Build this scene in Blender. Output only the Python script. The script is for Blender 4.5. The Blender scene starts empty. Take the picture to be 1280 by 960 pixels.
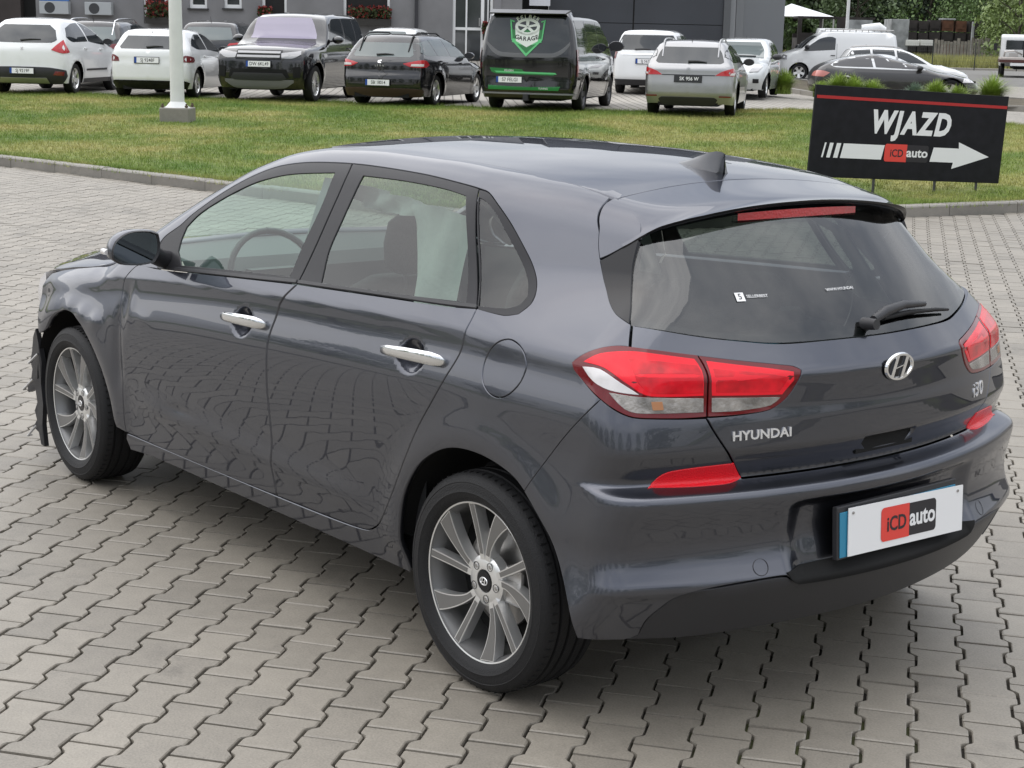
import bpy, bmesh, math, random
import numpy as np
from mathutils import Vector, Matrix
from mathutils.geometry import delaunay_2d_cdt
R = math.radians
random.seed(7); rng = np.random.default_rng(7)
sc = bpy.context.scene
C = sc.collection
# ---------------------------------------------------------------- camera
CP = np.array([-3.28813, 3.48989, 1.81587]); YAW, PIT, ROL, FOC = -0.692297, 0.216723, 0.022446, 1969.3
def cam_axes():
    cy, sy, cp, sp, cr, sr = math.cos(YAW), math.sin(YAW), math.cos(PIT), math.sin(PIT), math.cos(ROL), math.sin(ROL)
    f = np.array([cy*cp, sy*cp, -sp]); rt = np.array([sy, -cy, 0]); up = np.cross(rt, f)
    return rt*cr+up*sr, -rt*sr+up*cr, f
cR, cU, cF = cam_axes()
cam = bpy.data.objects.new('camera', bpy.data.cameras.new('camera')); C.objects.link(cam)
cam.matrix_world = Matrix(((cR[0], cU[0], -cF[0], CP[0]), (cR[1], cU[1], -cF[1], CP[1]), (cR[2], cU[2], -cF[2], CP[2]), (0, 0, 0, 1)))
cam.data.sensor_width = 36; cam.data.lens = 36*FOC/1280; cam.data.clip_end = 1500; cam.data.clip_start = .05
sc.camera = cam
def view_point(x, y, dist):          # a place in the world 'dist' metres out along a viewing direction (used while laying out)
    d = cF+cR*(x-640)/FOC-cU*(y-480)/FOC
    return CP+d/math.hypot(d[0], d[1])*dist
# ---------------------------------------------------------------- world, sun, exposure
W = bpy.data.worlds.new('World'); sc.world = W; W.use_nodes = True
nt = W.node_tree; nt.nodes.clear()
SUN_EL, SUN_AZ = R(60), R(25)       # azimuth of the direction towards the sun, measured from +X
sky = nt.nodes.new('ShaderNodeTexSky'); sky.sky_type = 'NISHITA'; sky.sun_disc = False
sky.sun_elevation = SUN_EL; sky.sun_rotation = math.pi/2-SUN_AZ; sky.air_density = 1.0; sky.dust_density = 2.5
bg = nt.nodes.new('ShaderNodeBackground'); out = nt.nodes.new('ShaderNodeOutputWorld')
tc = nt.nodes.new('ShaderNodeTexCoord'); mp = nt.nodes.new('ShaderNodeMapping'); mp.inputs['Scale'].default_value = (1, 1, 2.2)
nz = nt.nodes.new('ShaderNodeTexNoise'); nz.inputs['Scale'].default_value = 2.1; nz.inputs['Detail'].default_value = 7; nz.inputs['Roughness'].default_value = .55
rp = nt.nodes.new('ShaderNodeValToRGB'); rp.color_ramp.elements[0].position = .36; rp.color_ramp.elements[0].color = (4.2, 4.5, 5.1, 1)
rp.color_ramp.elements[1].position = .66; rp.color_ramp.elements[1].color = (8.6, 8.7, 8.9, 1)
mx = nt.nodes.new('ShaderNodeMix'); mx.data_type = 'RGBA'; mx.inputs['Factor'].default_value = .86
nt.links.new(tc.outputs['Generated'], mp.inputs['Vector']); nt.links.new(mp.outputs[0], nz.inputs['Vector']); nt.links.new(nz.outputs['Fac'], rp.inputs[0])
sx_ = nt.nodes.new('ShaderNodeSeparateXYZ'); mg = nt.nodes.new('ShaderNodeMapRange')       # overcast: the zenith is about twice as bright as the horizon
mg.inputs['From Min'].default_value = 0; mg.inputs['From Max'].default_value = 1; mg.inputs['To Min'].default_value = .66; mg.inputs['To Max'].default_value = 1.55
nt.links.new(tc.outputs['Generated'], sx_.inputs[0]); nt.links.new(sx_.outputs['Z'], mg.inputs['Value'])
vs_ = nt.nodes.new('ShaderNodeVectorMath'); vs_.operation = 'SCALE'; nt.links.new(rp.outputs[0], vs_.inputs[0]); nt.links.new(mg.outputs[0], vs_.inputs['Scale'])
nt.links.new(sky.outputs[0], mx.inputs['A']); nt.links.new(vs_.outputs[0], mx.inputs['B'])
nt.links.new(mx.outputs['Result'], bg.inputs['Color']); nt.links.new(bg.outputs[0], out.inputs[0]); bg.inputs['Strength'].default_value = .13
sl = bpy.data.lights.new('sun', 'SUN'); sl.energy = 1.5; sl.angle = R(110); sl.color = (1, .96, .90)
sun = bpy.data.objects.new('sun', sl); C.objects.link(sun)
sd = Vector((math.cos(SUN_EL)*math.cos(SUN_AZ), math.cos(SUN_EL)*math.sin(SUN_AZ), math.sin(SUN_EL)))
sun.rotation_euler = sd.to_track_quat('Z', 'Y').to_euler()
sc.view_settings.view_transform = 'Standard'; sc.view_settings.look = 'None'; sc.view_settings.gamma = 1; sc.view_settings.exposure = 0.45
sc.render.engine = 'CYCLES'; sc.render.resolution_x = 1024; sc.render.resolution_y = 768
sc.cycles.max_bounces = 8; sc.cycles.transparent_max_bounces = 12
# ---------------------------------------------------------------- materials
MATS = {}
def mat(name, col=(.5, .5, .5), rough=.5, metal=0, coat=0, coat_r=.03, spec=.5, trans=0, ior=1.45, noise=None, bump=None, flake=0):
    """noise=(scale, amount, detail); bump=(scale, strength)"""
    if name in MATS: return MATS[name]
    m = bpy.data.materials.new(name); m.use_nodes = True; n = m.node_tree; b = n.nodes['Principled BSDF']
    b.inputs['Base Color'].default_value = (*col, 1); b.inputs['Roughness'].default_value = rough; b.inputs['Metallic'].default_value = metal
    b.inputs['Coat Weight'].default_value = coat; b.inputs['Coat Roughness'].default_value = coat_r; b.inputs['Specular IOR Level'].default_value = spec
    b.inputs['Transmission Weight'].default_value = trans; b.inputs['IOR'].default_value = ior
    if noise or bump:
        t = n.nodes.new('ShaderNodeTexCoord')
    if noise:
        z = n.nodes.new('ShaderNodeTexNoise'); z.inputs['Scale'].default_value = noise[0]; z.inputs['Detail'].default_value = noise[2] if len(noise) > 2 else 5
        n.links.new(t.outputs['Object'], z.inputs['Vector'])
        r = n.nodes.new('ShaderNodeValToRGB'); a = noise[1]
        r.color_ramp.elements[0].position = .3; r.color_ramp.elements[1].position = .7
        r.color_ramp.elements[0].color = (*[c*(1-a) for c in col], 1); r.color_ramp.elements[1].color = (*[min(1, c*(1+a)) for c in col], 1)
        n.links.new(z.outputs['Fac'], r.inputs[0]); n.links.new(r.outputs[0], b.inputs['Base Color'])
    if bump:
        z = n.nodes.new('ShaderNodeTexNoise'); z.inputs['Scale'].default_value = bump[0]; z.inputs['Detail'].default_value = 4
        n.links.new(t.outputs['Object'], z.inputs['Vector'])
        k = n.nodes.new('ShaderNodeBump'); k.inputs['Strength'].default_value = bump[1]; k.inputs['Distance'].default_value = .01
        n.links.new(z.outputs['Fac'], k.inputs['Height']); n.links.new(k.outputs[0], b.inputs['Normal'])
    MATS[name] = m; return m
def glass(name, col, alpha_tint, rough=0.0, f0=.075):
    """thin tinted pane: straight-through tint plus a sharp mirror layer"""
    if name in MATS: return MATS[name]
    m = bpy.data.materials.new(name); m.use_nodes = True; n = m.node_tree; n.nodes.clear()
    o = n.nodes.new('ShaderNodeOutputMaterial'); t = n.nodes.new('ShaderNodeBsdfTransparent'); g = n.nodes.new('ShaderNodeBsdfGlossy')
    x = n.nodes.new('ShaderNodeMixShader'); 
    ge = n.nodes.new('ShaderNodeNewGeometry'); dt = n.nodes.new('ShaderNodeVectorMath'); dt.operation = 'DOT_PRODUCT'; n.links.new(ge.outputs['Incoming'], dt.inputs[0]); n.links.new(ge.outputs['Normal'], dt.inputs[1])
    def mth(op, a, b_=None):
        k = n.nodes.new('ShaderNodeMath'); k.operation = op
        for i_, v_ in enumerate((a, b_)):
            if v_ is None: continue
            if isinstance(v_, (int, float)): k.inputs[i_].default_value = v_
            else: n.links.new(v_, k.inputs[i_])
        return k.outputs[0]
    f = mth('ADD', mth('MULTIPLY', mth('POWER', mth('SUBTRACT', 1.0, mth('ABSOLUTE', dt.outputs['Value'])), 5.0), 1-f0), f0)
    t.inputs[0].default_value = (*alpha_tint, 1); g.inputs[0].default_value = (*col, 1); g.inputs['Roughness'].default_value = rough
    n.links.new(f, x.inputs[0]); n.links.new(t.outputs[0], x.inputs[1]); n.links.new(g.outputs[0], x.inputs[2]); n.links.new(x.outputs[0], o.inputs[0])
    MATS[name] = m; return m
paint = mat('dark_grey_metallic_paint', (.086, .090, .107), .29, .95, 1, .006)
paint.node_tree.nodes['Principled BSDF'].inputs['Coat IOR'].default_value = 1.5
paint.node_tree.nodes['Principled BSDF'].inputs['Specular Tint'].default_value = (.42, .43, .47, 1)
black_gloss = mat('black_gloss_plastic', (.010, .010, .012), .16, spec=.4)
black_plastic = mat('black_plastic', (.028, .028, .031), .42, bump=(900, .1))
trim_black = mat('window_trim_black', (.026, .026, .029), .42, spec=.3, bump=(700, .05))
under_black = mat('underbody_black', (.006, .006, .006), .9)
rubber = mat('tyre_rubber', (.012, .012, .013), .6, spec=.35, bump=(220, .25))
alloy = mat('alloy_silver', (.80, .80, .79), .28, .8, .3, .1)
alloy_dark = mat('alloy_grey_face', (.22, .218, .215), .36, .7, .3, .1)
chrome = mat('chrome', (.82, .83, .84), .07, 1)
steel = mat('brushed_steel', (.42, .41, .40), .38, .9)
white_print = mat('white_print', (.80, .80, .80), .4)
letter_metal = mat('satin_chrome_letters', (.86, .86, .87), .22, .7)
glass_clear = glass('window_glass_clear', (1, 1, 1), (.74, .88, .82), f0=.05)
glass_tint = glass('window_glass_tinted', (1, 1, 1), (.44, .51, .475), f0=.065)
glass_rear = glass('rear_glass_tinted', (1, 1, 1), (.25, .28, .27), f0=.09)
mirror_glass = mat('mirror_glass', (.30, .34, .36), .02, 1)
seat_cloth = mat('seat_cloth', (.045, .045, .048), .8, noise=(60, .3), bump=(300, .3))
dash_plastic = mat('dashboard_plastic', (.05, .052, .055), .55)
liner = mat('headliner_fabric', (.42, .42, .40), .9)
airbag = mat('airbag_cloth', (.72, .76, .72), .85, bump=(25, .5))
red_dark = mat('lamp_border_red', (.13, .003, .006), .10, 0, .5, .02, spec=.4)
red_lens = mat('lamp_lens_red', (.80, .008, .022), .2, 0, .35, .05, spec=.3)
red_mid = mat('lamp_lens_deep_red', (.60, .004, .014), .2, 0, .4, .05, spec=.3, noise=(22, .3, 2))
red_refl = mat('reflector_red', (.80, .008, .02), .3, 0, .4, .05, spec=.3, bump=(260, .4))
lamp_white = mat('lamp_lens_white', (.68, .66, .66), .16, 0, 1, .02)
lamp_clear = mat('lamp_lens_clear', (.30, .28, .26), .15, .3, .6, .03, noise=(18, .45, 2), bump=(60, .4))
amber = mat('lamp_bulb_amber', (.42, .20, .10), .2)
# ---------------------------------------------------------------- mesh helpers
class MB:
    def __init__(s): s.v = []; s.f = []
    def add(s, vs, fs):
        o = len(s.v); s.v += [tuple(map(float, p)) for p in vs]; s.f += [tuple(o+i for i in f) for f in fs]; return s
    def box(s, lo, hi, M=None):
        (x0, y0, z0), (x1, y1, z1) = lo, hi
        vs = [(x0, y0, z0), (x1, y0, z0), (x1, y1, z0), (x0, y1, z0), (x0, y0, z1), (x1, y0, z1), (x1, y1, z1), (x0, y1, z1)]
        if M is not None: vs = [tuple(M @ Vector(p)) for p in vs]
        return s.add(vs, [(0, 3, 2, 1), (4, 5, 6, 7), (0, 1, 5, 4), (1, 2, 6, 5), (2, 3, 7, 6), (3, 0, 4, 7)])
    def tube(s, pts, r, n=8, cap=True):
        pts = [np.array(p, float) for p in pts]; rr = r if hasattr(r, '__len__') else [r]*len(pts)
        rings = []
        ref = np.array([0, 0, 1.]) if abs((pts[-1]-pts[0])[2]) < .9*np.linalg.norm(pts[-1]-pts[0]) else np.array([1., 0, 0])
        for i, p in enumerate(pts):
            d = pts[min(i+1, len(pts)-1)]-pts[max(i-1, 0)]; d = d/(np.linalg.norm(d)+1e-9)
            a = np.cross(ref, d); a /= np.linalg.norm(a)+1e-9; b = np.cross(d, a)
            rings.append([p+rr[i]*(a*math.cos(t)+b*math.sin(t)) for t in np.linspace(0, 2*math.pi, n, endpoint=False)])
        vs = [q for g in rings for q in g]; fs = []
        for i in range(len(pts)-1):
            for j in range(n): fs.append((i*n+j, i*n+(j+1) % n, (i+1)*n+(j+1) % n, (i+1)*n+j))
        if cap: fs += [tuple(range(n))[::-1], tuple((len(pts)-1)*n+j for j in range(n))]
        return s.add(vs, fs)
    def lathe(s, prof, n=32, M=None, close=False):      # profile (r, h) turned about the local Y axis
        vs = []; fs = []
        for r, h in prof:
            for t in np.linspace(0, 2*math.pi, n, endpoint=False): vs.append((r*math.cos(t), h, r*math.sin(t)))
        if M is not None: vs = [tuple(M @ Vector(p)) for p in vs]
        k = len(prof)
        for i in range(k-1 if not close else k):
            i2 = (i+1) % k
            for j in range(n): fs.append((i*n+j, i*n+(j+1) % n, i2*n+(j+1) % n, i2*n+j))
        return s.add(vs, fs)
    def prism(s, poly, h0, h1, M=None):                # polygon (x, z) extruded along Y
        n = len(poly); vs = [(x, h0, z) for x, z in poly]+[(x, h1, z) for x, z in poly]
        if M is not None: vs = [tuple(M @ Vector(p)) for p in vs]
        return s.add(vs, [tuple(range(n)), tuple(range(n, 2*n))[::-1]]+[(i, i+n, (i+1) % n+n, (i+1) % n) for i in range(n)])
    def build(s, name, m, parent=None, smooth=None, bevel=0, kind=None):
        me = bpy.data.meshes.new(name); me.from_pydata(s.v, [], s.f); me.validate()
        b = bmesh.new(); b.from_mesh(me); bmesh.ops.remove_doubles(b, verts=b.verts, dist=1e-6); bmesh.ops.recalc_face_normals(b, faces=b.faces); b.to_mesh(me); b.free()
        if smooth is not None:
            for p in me.polygons: p.use_smooth = True
            me.set_sharp_from_angle(angle=R(smooth))
        me.materials.append(m)
        o = bpy.data.objects.new(name, me); C.objects.link(o); o.parent = parent
        if bevel:
            k = o.modifiers.new('bevel', 'BEVEL'); k.width = bevel; k.segments = 2; k.limit_method = 'ANGLE'
        if kind: o['kind'] = kind
        return o
def thing(name, label, cat, loc=(0, 0, 0), rz=0, group=None):
    o = bpy.data.objects.new(name, None); C.objects.link(o); o.location = loc; o.rotation_euler = (0, 0, rz)
    o.empty_display_size = .2; o['label'] = label; o['category'] = cat
    if group: o['group'] = group
    return o
def tag(o, label, cat, group=None):
    o['label'] = label; o['category'] = cat
    if group: o['group'] = group
    return o
def struct(o): o['kind'] = 'structure'; return o
def text_obj(name, txt, size, m, parent=None, M=None, extrude=.001, shear=0, bold=0, space=1.0, align='CENTER', sx=1.0):
    cu = bpy.data.curves.new(name, 'FONT'); cu.body = txt; cu.size = size; cu.extrude = extrude; cu.shear = shear; cu.offset = bold; cu.space_character = space
    cu.align_x = align; cu.align_y = 'CENTER'; cu.resolution_u = 3
    o = bpy.data.objects.new(name+'_tmp', cu); C.objects.link(o)
    dg = bpy.context.evaluated_depsgraph_get(); me = bpy.data.meshes.new_from_object(o.evaluated_get(dg)); bpy.data.objects.remove(o)
    if sx != 1.0: me.transform(Matrix.Scale(sx, 4, (1, 0, 0)))
    if M is not None: me.transform(M)
    me.materials.clear(); me.materials.append(m); o = bpy.data.objects.new(name, me); C.objects.link(o); o.parent = parent; return o
def frame_matrix(o, x, z):            # local axes: X along x, Z along z (text: X right, Y up -> use text_matrix)
    x = Vector(x).normalized(); z = Vector(z).normalized(); y = z.cross(x).normalized(); x = y.cross(z)
    return Matrix.Translation(Vector(o)) @ Matrix((x, y, z)).transposed().to_4x4()
# ---------------------------------------------------------------- the hatchback's body surface (an implicit solid in metres: x forward from the rear axle, y left, z up)
def pchip(xs,ys):
    xs=np.array(xs,float); ys=np.array(ys,float); h=np.diff(xs); d=np.diff(ys)/h
    m=np.zeros(len(xs)); 
    for i in range(1,len(xs)-1):
        if d[i-1]*d[i]>0:
            w1=2*h[i]+h[i-1]; w2=h[i]+2*h[i-1]; m[i]=(w1+w2)/(w1/d[i-1]+w2/d[i])
    m[0]=d[0]; m[-1]=d[-1]
    def f(x):
        x=np.asarray(x,float); i=np.clip(np.searchsorted(xs,x)-1,0,len(xs)-2)
        t=(x-xs[i])/h[i]; t2=np.clip(t,0,1)
        v=ys[i]*(2*t2**3-3*t2**2+1)+m[i]*h[i]*(t2**3-2*t2**2+t2)+ys[i+1]*(-2*t2**3+3*t2**2)+m[i+1]*h[i]*(t2**3-t2**2)
        return v+np.where(t<0,m[i]*h[i]*t,0)+np.where(t>1,m[i+1]*h[i]*(t-1),0)
    return f
def smax(a,b,k):
    h=np.clip(.5+.5*(a-b)/k,0,1); return b+(a-b)*h+k*h*(1-h)
def sst(a,b,x):
    t=np.clip((np.asarray(x,float)-a)/(b-a),0,1); return t*t*(3-2*t)
# --- side
Wx=pchip([-.8,-.5,-.2,0,.6,1.4,2.1,2.65,3.0,3.3,3.6],[.835,.865,.884,.893,.8955,.897,.894,.888,.868,.80,.70])
Zc=pchip([-.6,-.3,.035,.5,1.085,1.8,2.3,2.9,3.4],[1.02,1.022,1.022,1.007,.981,.933,.885,.80,.70])
# angle profile: alpha(deg from vertical, + = facing up) versus d = z - crease
_d=np.array([-.85,-.72,-.68,-.60,-.45,-.34,-.27,-.20,-.16,-.125,-.095,-.07,-.05,-.03,-.010,.006,.03,.07,.10,.2,.3,.38,.43,.5])
_a=np.array([-20,-14,-12,-4,-4,-3,-1,3,8,15,17,15,8.5,7.0,7.0,27,28,26,24,24,27,29,33,38.])
_dd=np.linspace(-.85,.5,5401); _aa=pchip(_d,_a)(_dd)
_yy=-np.concatenate([[0],np.cumsum(.5*(np.tan(np.radians(_aa[1:]))+np.tan(np.radians(_aa[:-1])))*np.diff(_dd))])
_yy-=_yy.max()
def side_profile(d): return np.interp(d,_dd,_yy)
def Ys(x,z):
    z=np.asarray(z,float)
    y=Wx(x)+side_profile(z-Zc(x))
    y=y-.15*sst(.35,-.42,x)*sst(.99,1.22,z)+.033*sst(.05,-.5,x)*sst(.80,.55,z)+.06*sst(-.1,-.5,x)*sst(.55,.28,z)
    # arch flares
    for xc in (0.,2.65):
        r=np.sqrt((x-xc)**2+(z-.32)**2); y=y+.014*np.exp(-((r-.40)/.07)**2)*sst(.25,.35,z)
    return y
# --- rear
R0=pchip([.20,.26,.32,.385,.42,.440,.452,.475,.50,.53,.56,.60,.64,.668,.680,.687,.692,.697,.701,.705,.712,.76,.80,.86,.90,.95,.975,.985,1.0,1.03,1.38,1.5],
 [-.61,-.668,-.708,-.748,-.768,-.781,-.780,-.768,-.754,-.743,-.739,-.742,-.750,-.753,-.749,-.741,-.727,-.708,-.694,-.686,-.682,-.702,-.719,-.7185,-.714,-.714,-.715,-.712,-.70,-.675,-.40,-.30])
R0b=pchip([.9,1.03,1.38,1.5],[-.75,-.672,-.335,-.23])
GLASS=[0]
Kz=pchip([.3,.45,.6,.7,.95,1.05,1.35,1.5],[.28,.30,.272,.265,.33,.36,.36,.30])
def Rr(y,z):
    a=np.abs(y)
    r=(R0b(z) if GLASS[0] else R0(z))+Kz(z)*a**2
    # plate recess in bumper
    rec=sst(.42,.33,a)*sst(.425,.455,z)*sst(.655,.625,z)
    if not GLASS[0]: r=r+(.022+.02*sst(.52,.44,z))*rec
    return r
# --- top (roof, screen, bonnet) centre line
T0=pchip([-.6,-.33,-.1,-.05,.12,.37,.6,.9,1.2,1.4,1.6,1.85,2.1,2.3,2.45,2.6,2.9,3.2,3.4,3.5,3.6],[1.325,1.388,1.425,1.435,1.458,1.478,1.486,1.487,1.477,1.456,1.405,1.305,1.19,1.09,1.01,.985,.935,.865,.79,.72,.60])
def Tt(x,y):
    a=np.abs(y); return T0(x)-.11*a**2-.3*np.maximum(a-.5,0)**2
def Ff(y,z):
    return 3.555-.30*y*y-.25*np.maximum(np.abs(y)-.5,0)**2 -.6*np.maximum(z-.62,0)**2-.5*np.maximum(.3-z,0)
def F(P):
    x,y,z=P[...,0],P[...,1],P[...,2]
    a=np.sqrt(y*y+1e-8)
    f=smax(a-Ys(x,z),Rr(y,z)-x,.085-.03*sst(.7,.5,z))
    f=smax(f,z-Tt(x,y),.075)
    f=smax(f,x-Ff(y,z),.12)
    return f
def grad(P,e=.002):
    g=np.stack([(F(P+np.eye(3)[i]*e)-F(P-np.eye(3)[i]*e)) for i in range(3)],-1)
    return g/np.linalg.norm(g,axis=-1,keepdims=True)
XC,YC,ZC=-.15,.40,.95
AL=.9
def chart_ray(s,v):
    s=np.asarray(s,float);v=np.asarray(v,float)
    sg=np.where(s>=-(AL+YC),1.,-1.); 
    sm=np.where(sg>0,s,-2*(AL+YC)-s)   # mirrored coordinate
    th=np.clip(-sm/AL,0,1)*np.pi/2
    ox=XC+np.maximum(sm,0); oy=YC-np.maximum(-sm-AL,0)
    ph=np.clip((v-ZC)/.5,0,np.pi/2)
    dx=-np.sin(th)*np.cos(ph);dy=np.cos(th)*np.cos(ph);dz=np.sin(ph)
    oz=np.minimum(v,ZC)
    oy2=oy-np.maximum(v-ZC-np.pi/4,0)
    return np.stack([ox,oy2*sg,oz],-1),np.stack([dx,dy*sg,dz],-1)
def root(O,D,tmax=1.2):
    lo=np.zeros(O.shape[:-1]);hi=np.full(O.shape[:-1],tmax)
    for _ in range(32):
        m=(lo+hi)/2; f=F(O+D*m[...,None]); neg=f<0
        lo=np.where(neg,m,lo);hi=np.where(neg,hi,m)
    return O+D*hi[...,None]
def surf(s,v):
    O,D=chart_ray(s,v); return root(O,D)
def inv(P):
    x,y,z=P[...,0],np.abs(P[...,1]),P[...,2]
    side=x>XC; rear=(~side)&(y<YC)
    rho=np.where(side,y-YC,np.where(rear,XC-x,np.hypot(XC-x,y-YC)))
    th=np.arctan2(XC-x,y-YC)
    s=np.where(side,x-XC,np.where(rear,-AL-(YC-y),-AL*th/(np.pi/2)))
    ph=np.arctan2(z-ZC,rho)
    v=np.where(z<=ZC,z,ZC+.5*ph)
    s=np.where(P[...,1]<0,-2*(AL+YC)-s,s)
    return s,v
def smooth_poly(pts, step=.02, corner=40, closed=True):
    p = np.array(pts, float); n = len(p); out = []
    def ang(i):
        a = p[i]-p[i-1]; b = p[(i+1) % n]-p[i]
        return abs(math.degrees(math.atan2(a[0]*b[1]-a[1]*b[0], a@b)))
    crn = [ang(i) > corner for i in range(n)]
    for i in range(n):
        p1, p2 = p[i], p[(i+1) % n]
        p0 = p[i-1] if not crn[i] else p1; p3 = p[(i+2) % n] if not crn[(i+1) % n] else p2
        L = np.linalg.norm(p2-p1); k = max(1, int(math.ceil(L/step)))
        # centripetal-ish: limit tangents by the segment length
        m1 = (p2-p0)/2; m2 = (p3-p1)/2
        for m in (m1, m2):
            l = np.linalg.norm(m)
            if l > L: m *= L/l
        for t in np.arange(k)/k:
            out.append((2*t**3-3*t**2+1)*p1+(t**3-2*t**2+t)*m1+(-2*t**3+3*t**2)*p2+(t**3-t**2)*m2)
    return np.array(out)
def inset(p, d):
    n = len(p); a = np.roll(p, 1, 0); b = np.roll(p, -1, 0); t = b-a; t /= np.linalg.norm(t, axis=1)[:, None]+1e-12
    area = .5*np.sum(p[:, 0]*b[:, 1]-b[:, 0]*p[:, 1]); nrm = np.stack([-t[:, 1], t[:, 0]], 1)*(1 if area > 0 else -1)
    return p+nrm*d
def inside(P, poly):
    x, y = P[:, 0], P[:, 1]; r = np.zeros(len(P), bool); n = len(poly); j = n-1
    for i in range(n):
        xi, yi = poly[i]; xj, yj = poly[j]
        if yi != yj: r ^= ((yi > y) != (yj > y)) & (x < (xj-xi)*(y-yi)/(yj-yi)+xi)
        j = i
    return r
def seg_dist(P, poly):
    d = np.full(len(P), 9.); n = len(poly)
    for i in range(n):
        a = poly[i]; b = poly[(i+1) % n]; ab = b-a; t = np.clip(((P-a)@ab)/(ab@ab+1e-12), 0, 1)
        d = np.minimum(d, np.linalg.norm(P-a-t[:, None]*ab, axis=1))
    return d
def flat_mesh(poly, holes=(), step=.03, rows=()):
    """triangulate an outline with holes and inner points -> 2D verts, tris, ordered loops of boundary indices"""
    allp = [poly]+list(holes)
    lo = poly.min(0); hi = poly.max(0)
    gx = np.arange(lo[0]+step/2, hi[0], step); gy = np.arange(lo[1]+step/2, hi[1], step)
    gy = np.sort(np.concatenate([gy]+[np.array(rows)])) if len(rows) else gy
    G = np.stack(np.meshgrid(gx, gy), -1).reshape(-1, 2)
    m = inside(G, poly)
    for h in holes: m &= ~inside(G, h)
    G = G[m]; d = np.full(len(G), 9.)
    for q in allp: d = np.minimum(d, seg_dist(G, q)) if len(G) else d
    G = G[d > (min(step*.45, .008) if not len(rows) else .0028)]
    vs = []; es = []
    for q in allp:
        o = len(vs); vs += q.tolist(); es += [(o+i, o+(i+1) % len(q)) for i in range(len(q))]
    nb = len(vs); vs += G.tolist()
    V, E_, Fc, ov, _, _ = delaunay_2d_cdt([Vector(v) for v in vs], es, [], 0, 1e-7)
    V = np.array([tuple(v) for v in V]); tr = np.array([f for f in Fc if len(f) == 3])
    c = V[tr].mean(1); k = inside(c, poly)
    for h in holes: k &= ~inside(c, h)
    tr = tr[k]
    mp = {}
    for i, o in enumerate(ov):
        for j in o: mp.setdefault(j, i)
    loops = []; o = 0
    for q in allp: loops.append([mp.get(o+i, o+i) for i in range(len(q))]); o += len(q)
    return V, tr, loops
def surface_panel(name, P, N, tr, loops, m, parent, lip=.012, mirror=False, rnd=.0009, off=0., smooth_edge=True):
    """mesh with analytic normals plus a small rolled edge going inwards"""
    P = P+N*off
    tr = np.array(tr)
    a, b, c = P[tr[:, 0]], P[tr[:, 1]], P[tr[:, 2]]
    fn = np.cross(b-a, c-a); fl = np.einsum('ij,ij->i', fn, N[tr[:, 0]]) < 0
    tr[fl] = tr[fl][:, ::-1]
    vs = [P]; ns = [N]; fs = [tuple(t) for t in tr]; cnt = len(P)
    edges = {}
    for t in tr:
        for i in range(3): edges[(t[i], t[(i+1) % 3])] = 1
    if lip > 0:
        for L in loops:
            L = [L[i] for i in range(len(L)) if L[i] != L[i-1]]
            n = len(L)
            fw = sum((L[i], L[(i+1) % n]) in edges for i in range(n)); bw = sum((L[(i+1) % n], L[i]) in edges for i in range(n))
            if bw > fw: L = L[::-1]
            q = P[L]; nn = N[L]; t = np.roll(q, -1, 0)-np.roll(q, 1, 0); t /= np.linalg.norm(t, axis=1)[:, None]+1e-12
            o = np.cross(t, nn); o /= np.linalg.norm(o, axis=1)[:, None]+1e-12
            r1 = q+o*rnd-nn*rnd; r2 = q+o*rnd-nn*lip
            vs += [r1, r2]; ns += [(nn+o)/1.4142, o]
            A = cnt; B = cnt+n; cnt += 2*n
            for i in range(n):
                j = (i+1) % n
                fs.append((L[j], L[i], A+i, A+j)); fs.append((A+j, A+i, B+i, B+j))
    V = np.concatenate(vs); Nn = np.concatenate(ns)
    if mirror:
        V = V*[1, -1, 1]; Nn = Nn*[1, -1, 1]; fs = [f[::-1] for f in fs]
    me = bpy.data.meshes.new(name); me.from_pydata(V.tolist(), [], fs)
    for p in me.polygons: p.use_smooth = True
    me.normals_split_custom_set_from_vertices(Nn.tolist())
    me.materials.append(m); o = bpy.data.objects.new(name, me); C.objects.link(o); o.parent = parent
    return o
def panel(name, poly, m, parent, holes=(), step=.03, lip=.022, off=0., gap=.0038, rows=(), mirror=False, glassy=0, dent=None, corner=40, bstep=.02, both=False, label=None):
    """a body panel whose outline is given in the (s, v) chart of the body surface"""
    q = inset(smooth_poly(poly, bstep, corner), gap) if gap else smooth_poly(poly, bstep, corner)
    hs = [inset(smooth_poly(h, bstep, corner), -gap) if gap else smooth_poly(h, bstep, corner) for h in holes]
    V, tr, loops = flat_mesh(q, hs, step, rows)
    GLASS[0] = glassy
    P = surf(V[:, 0], V[:, 1]); N = grad(P)
    if dent is not None:
        def shape(P_, N_): return P_+N_*dent(P_)[:, None]
        e = .004; P2 = shape(P, N)
        T1 = np.cross(N, [0, 0, 1.]); T1 /= np.linalg.norm(T1, axis=1)[:, None]+1e-9; T2 = np.cross(N, T1)
        A = shape(P+T1*e, N)-shape(P-T1*e, N); B = shape(P+T2*e, N)-shape(P-T2*e, N)
        N2 = np.cross(A, B); N2 /= np.linalg.norm(N2, axis=1)[:, None]; N2 *= np.sign(np.einsum('ij,ij->i', N2, N))[:, None]
        P, N = P2, N2
    GLASS[0] = 0
    o = surface_panel(name, P, N, tr, loops, m, parent, lip, mirror, off=off)
    if label: o['label'] = label
    if both:
        o2 = surface_panel(name, P, N, tr, loops, m, parent, lip, not mirror, off=off)
        return o, o2
    return o
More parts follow.
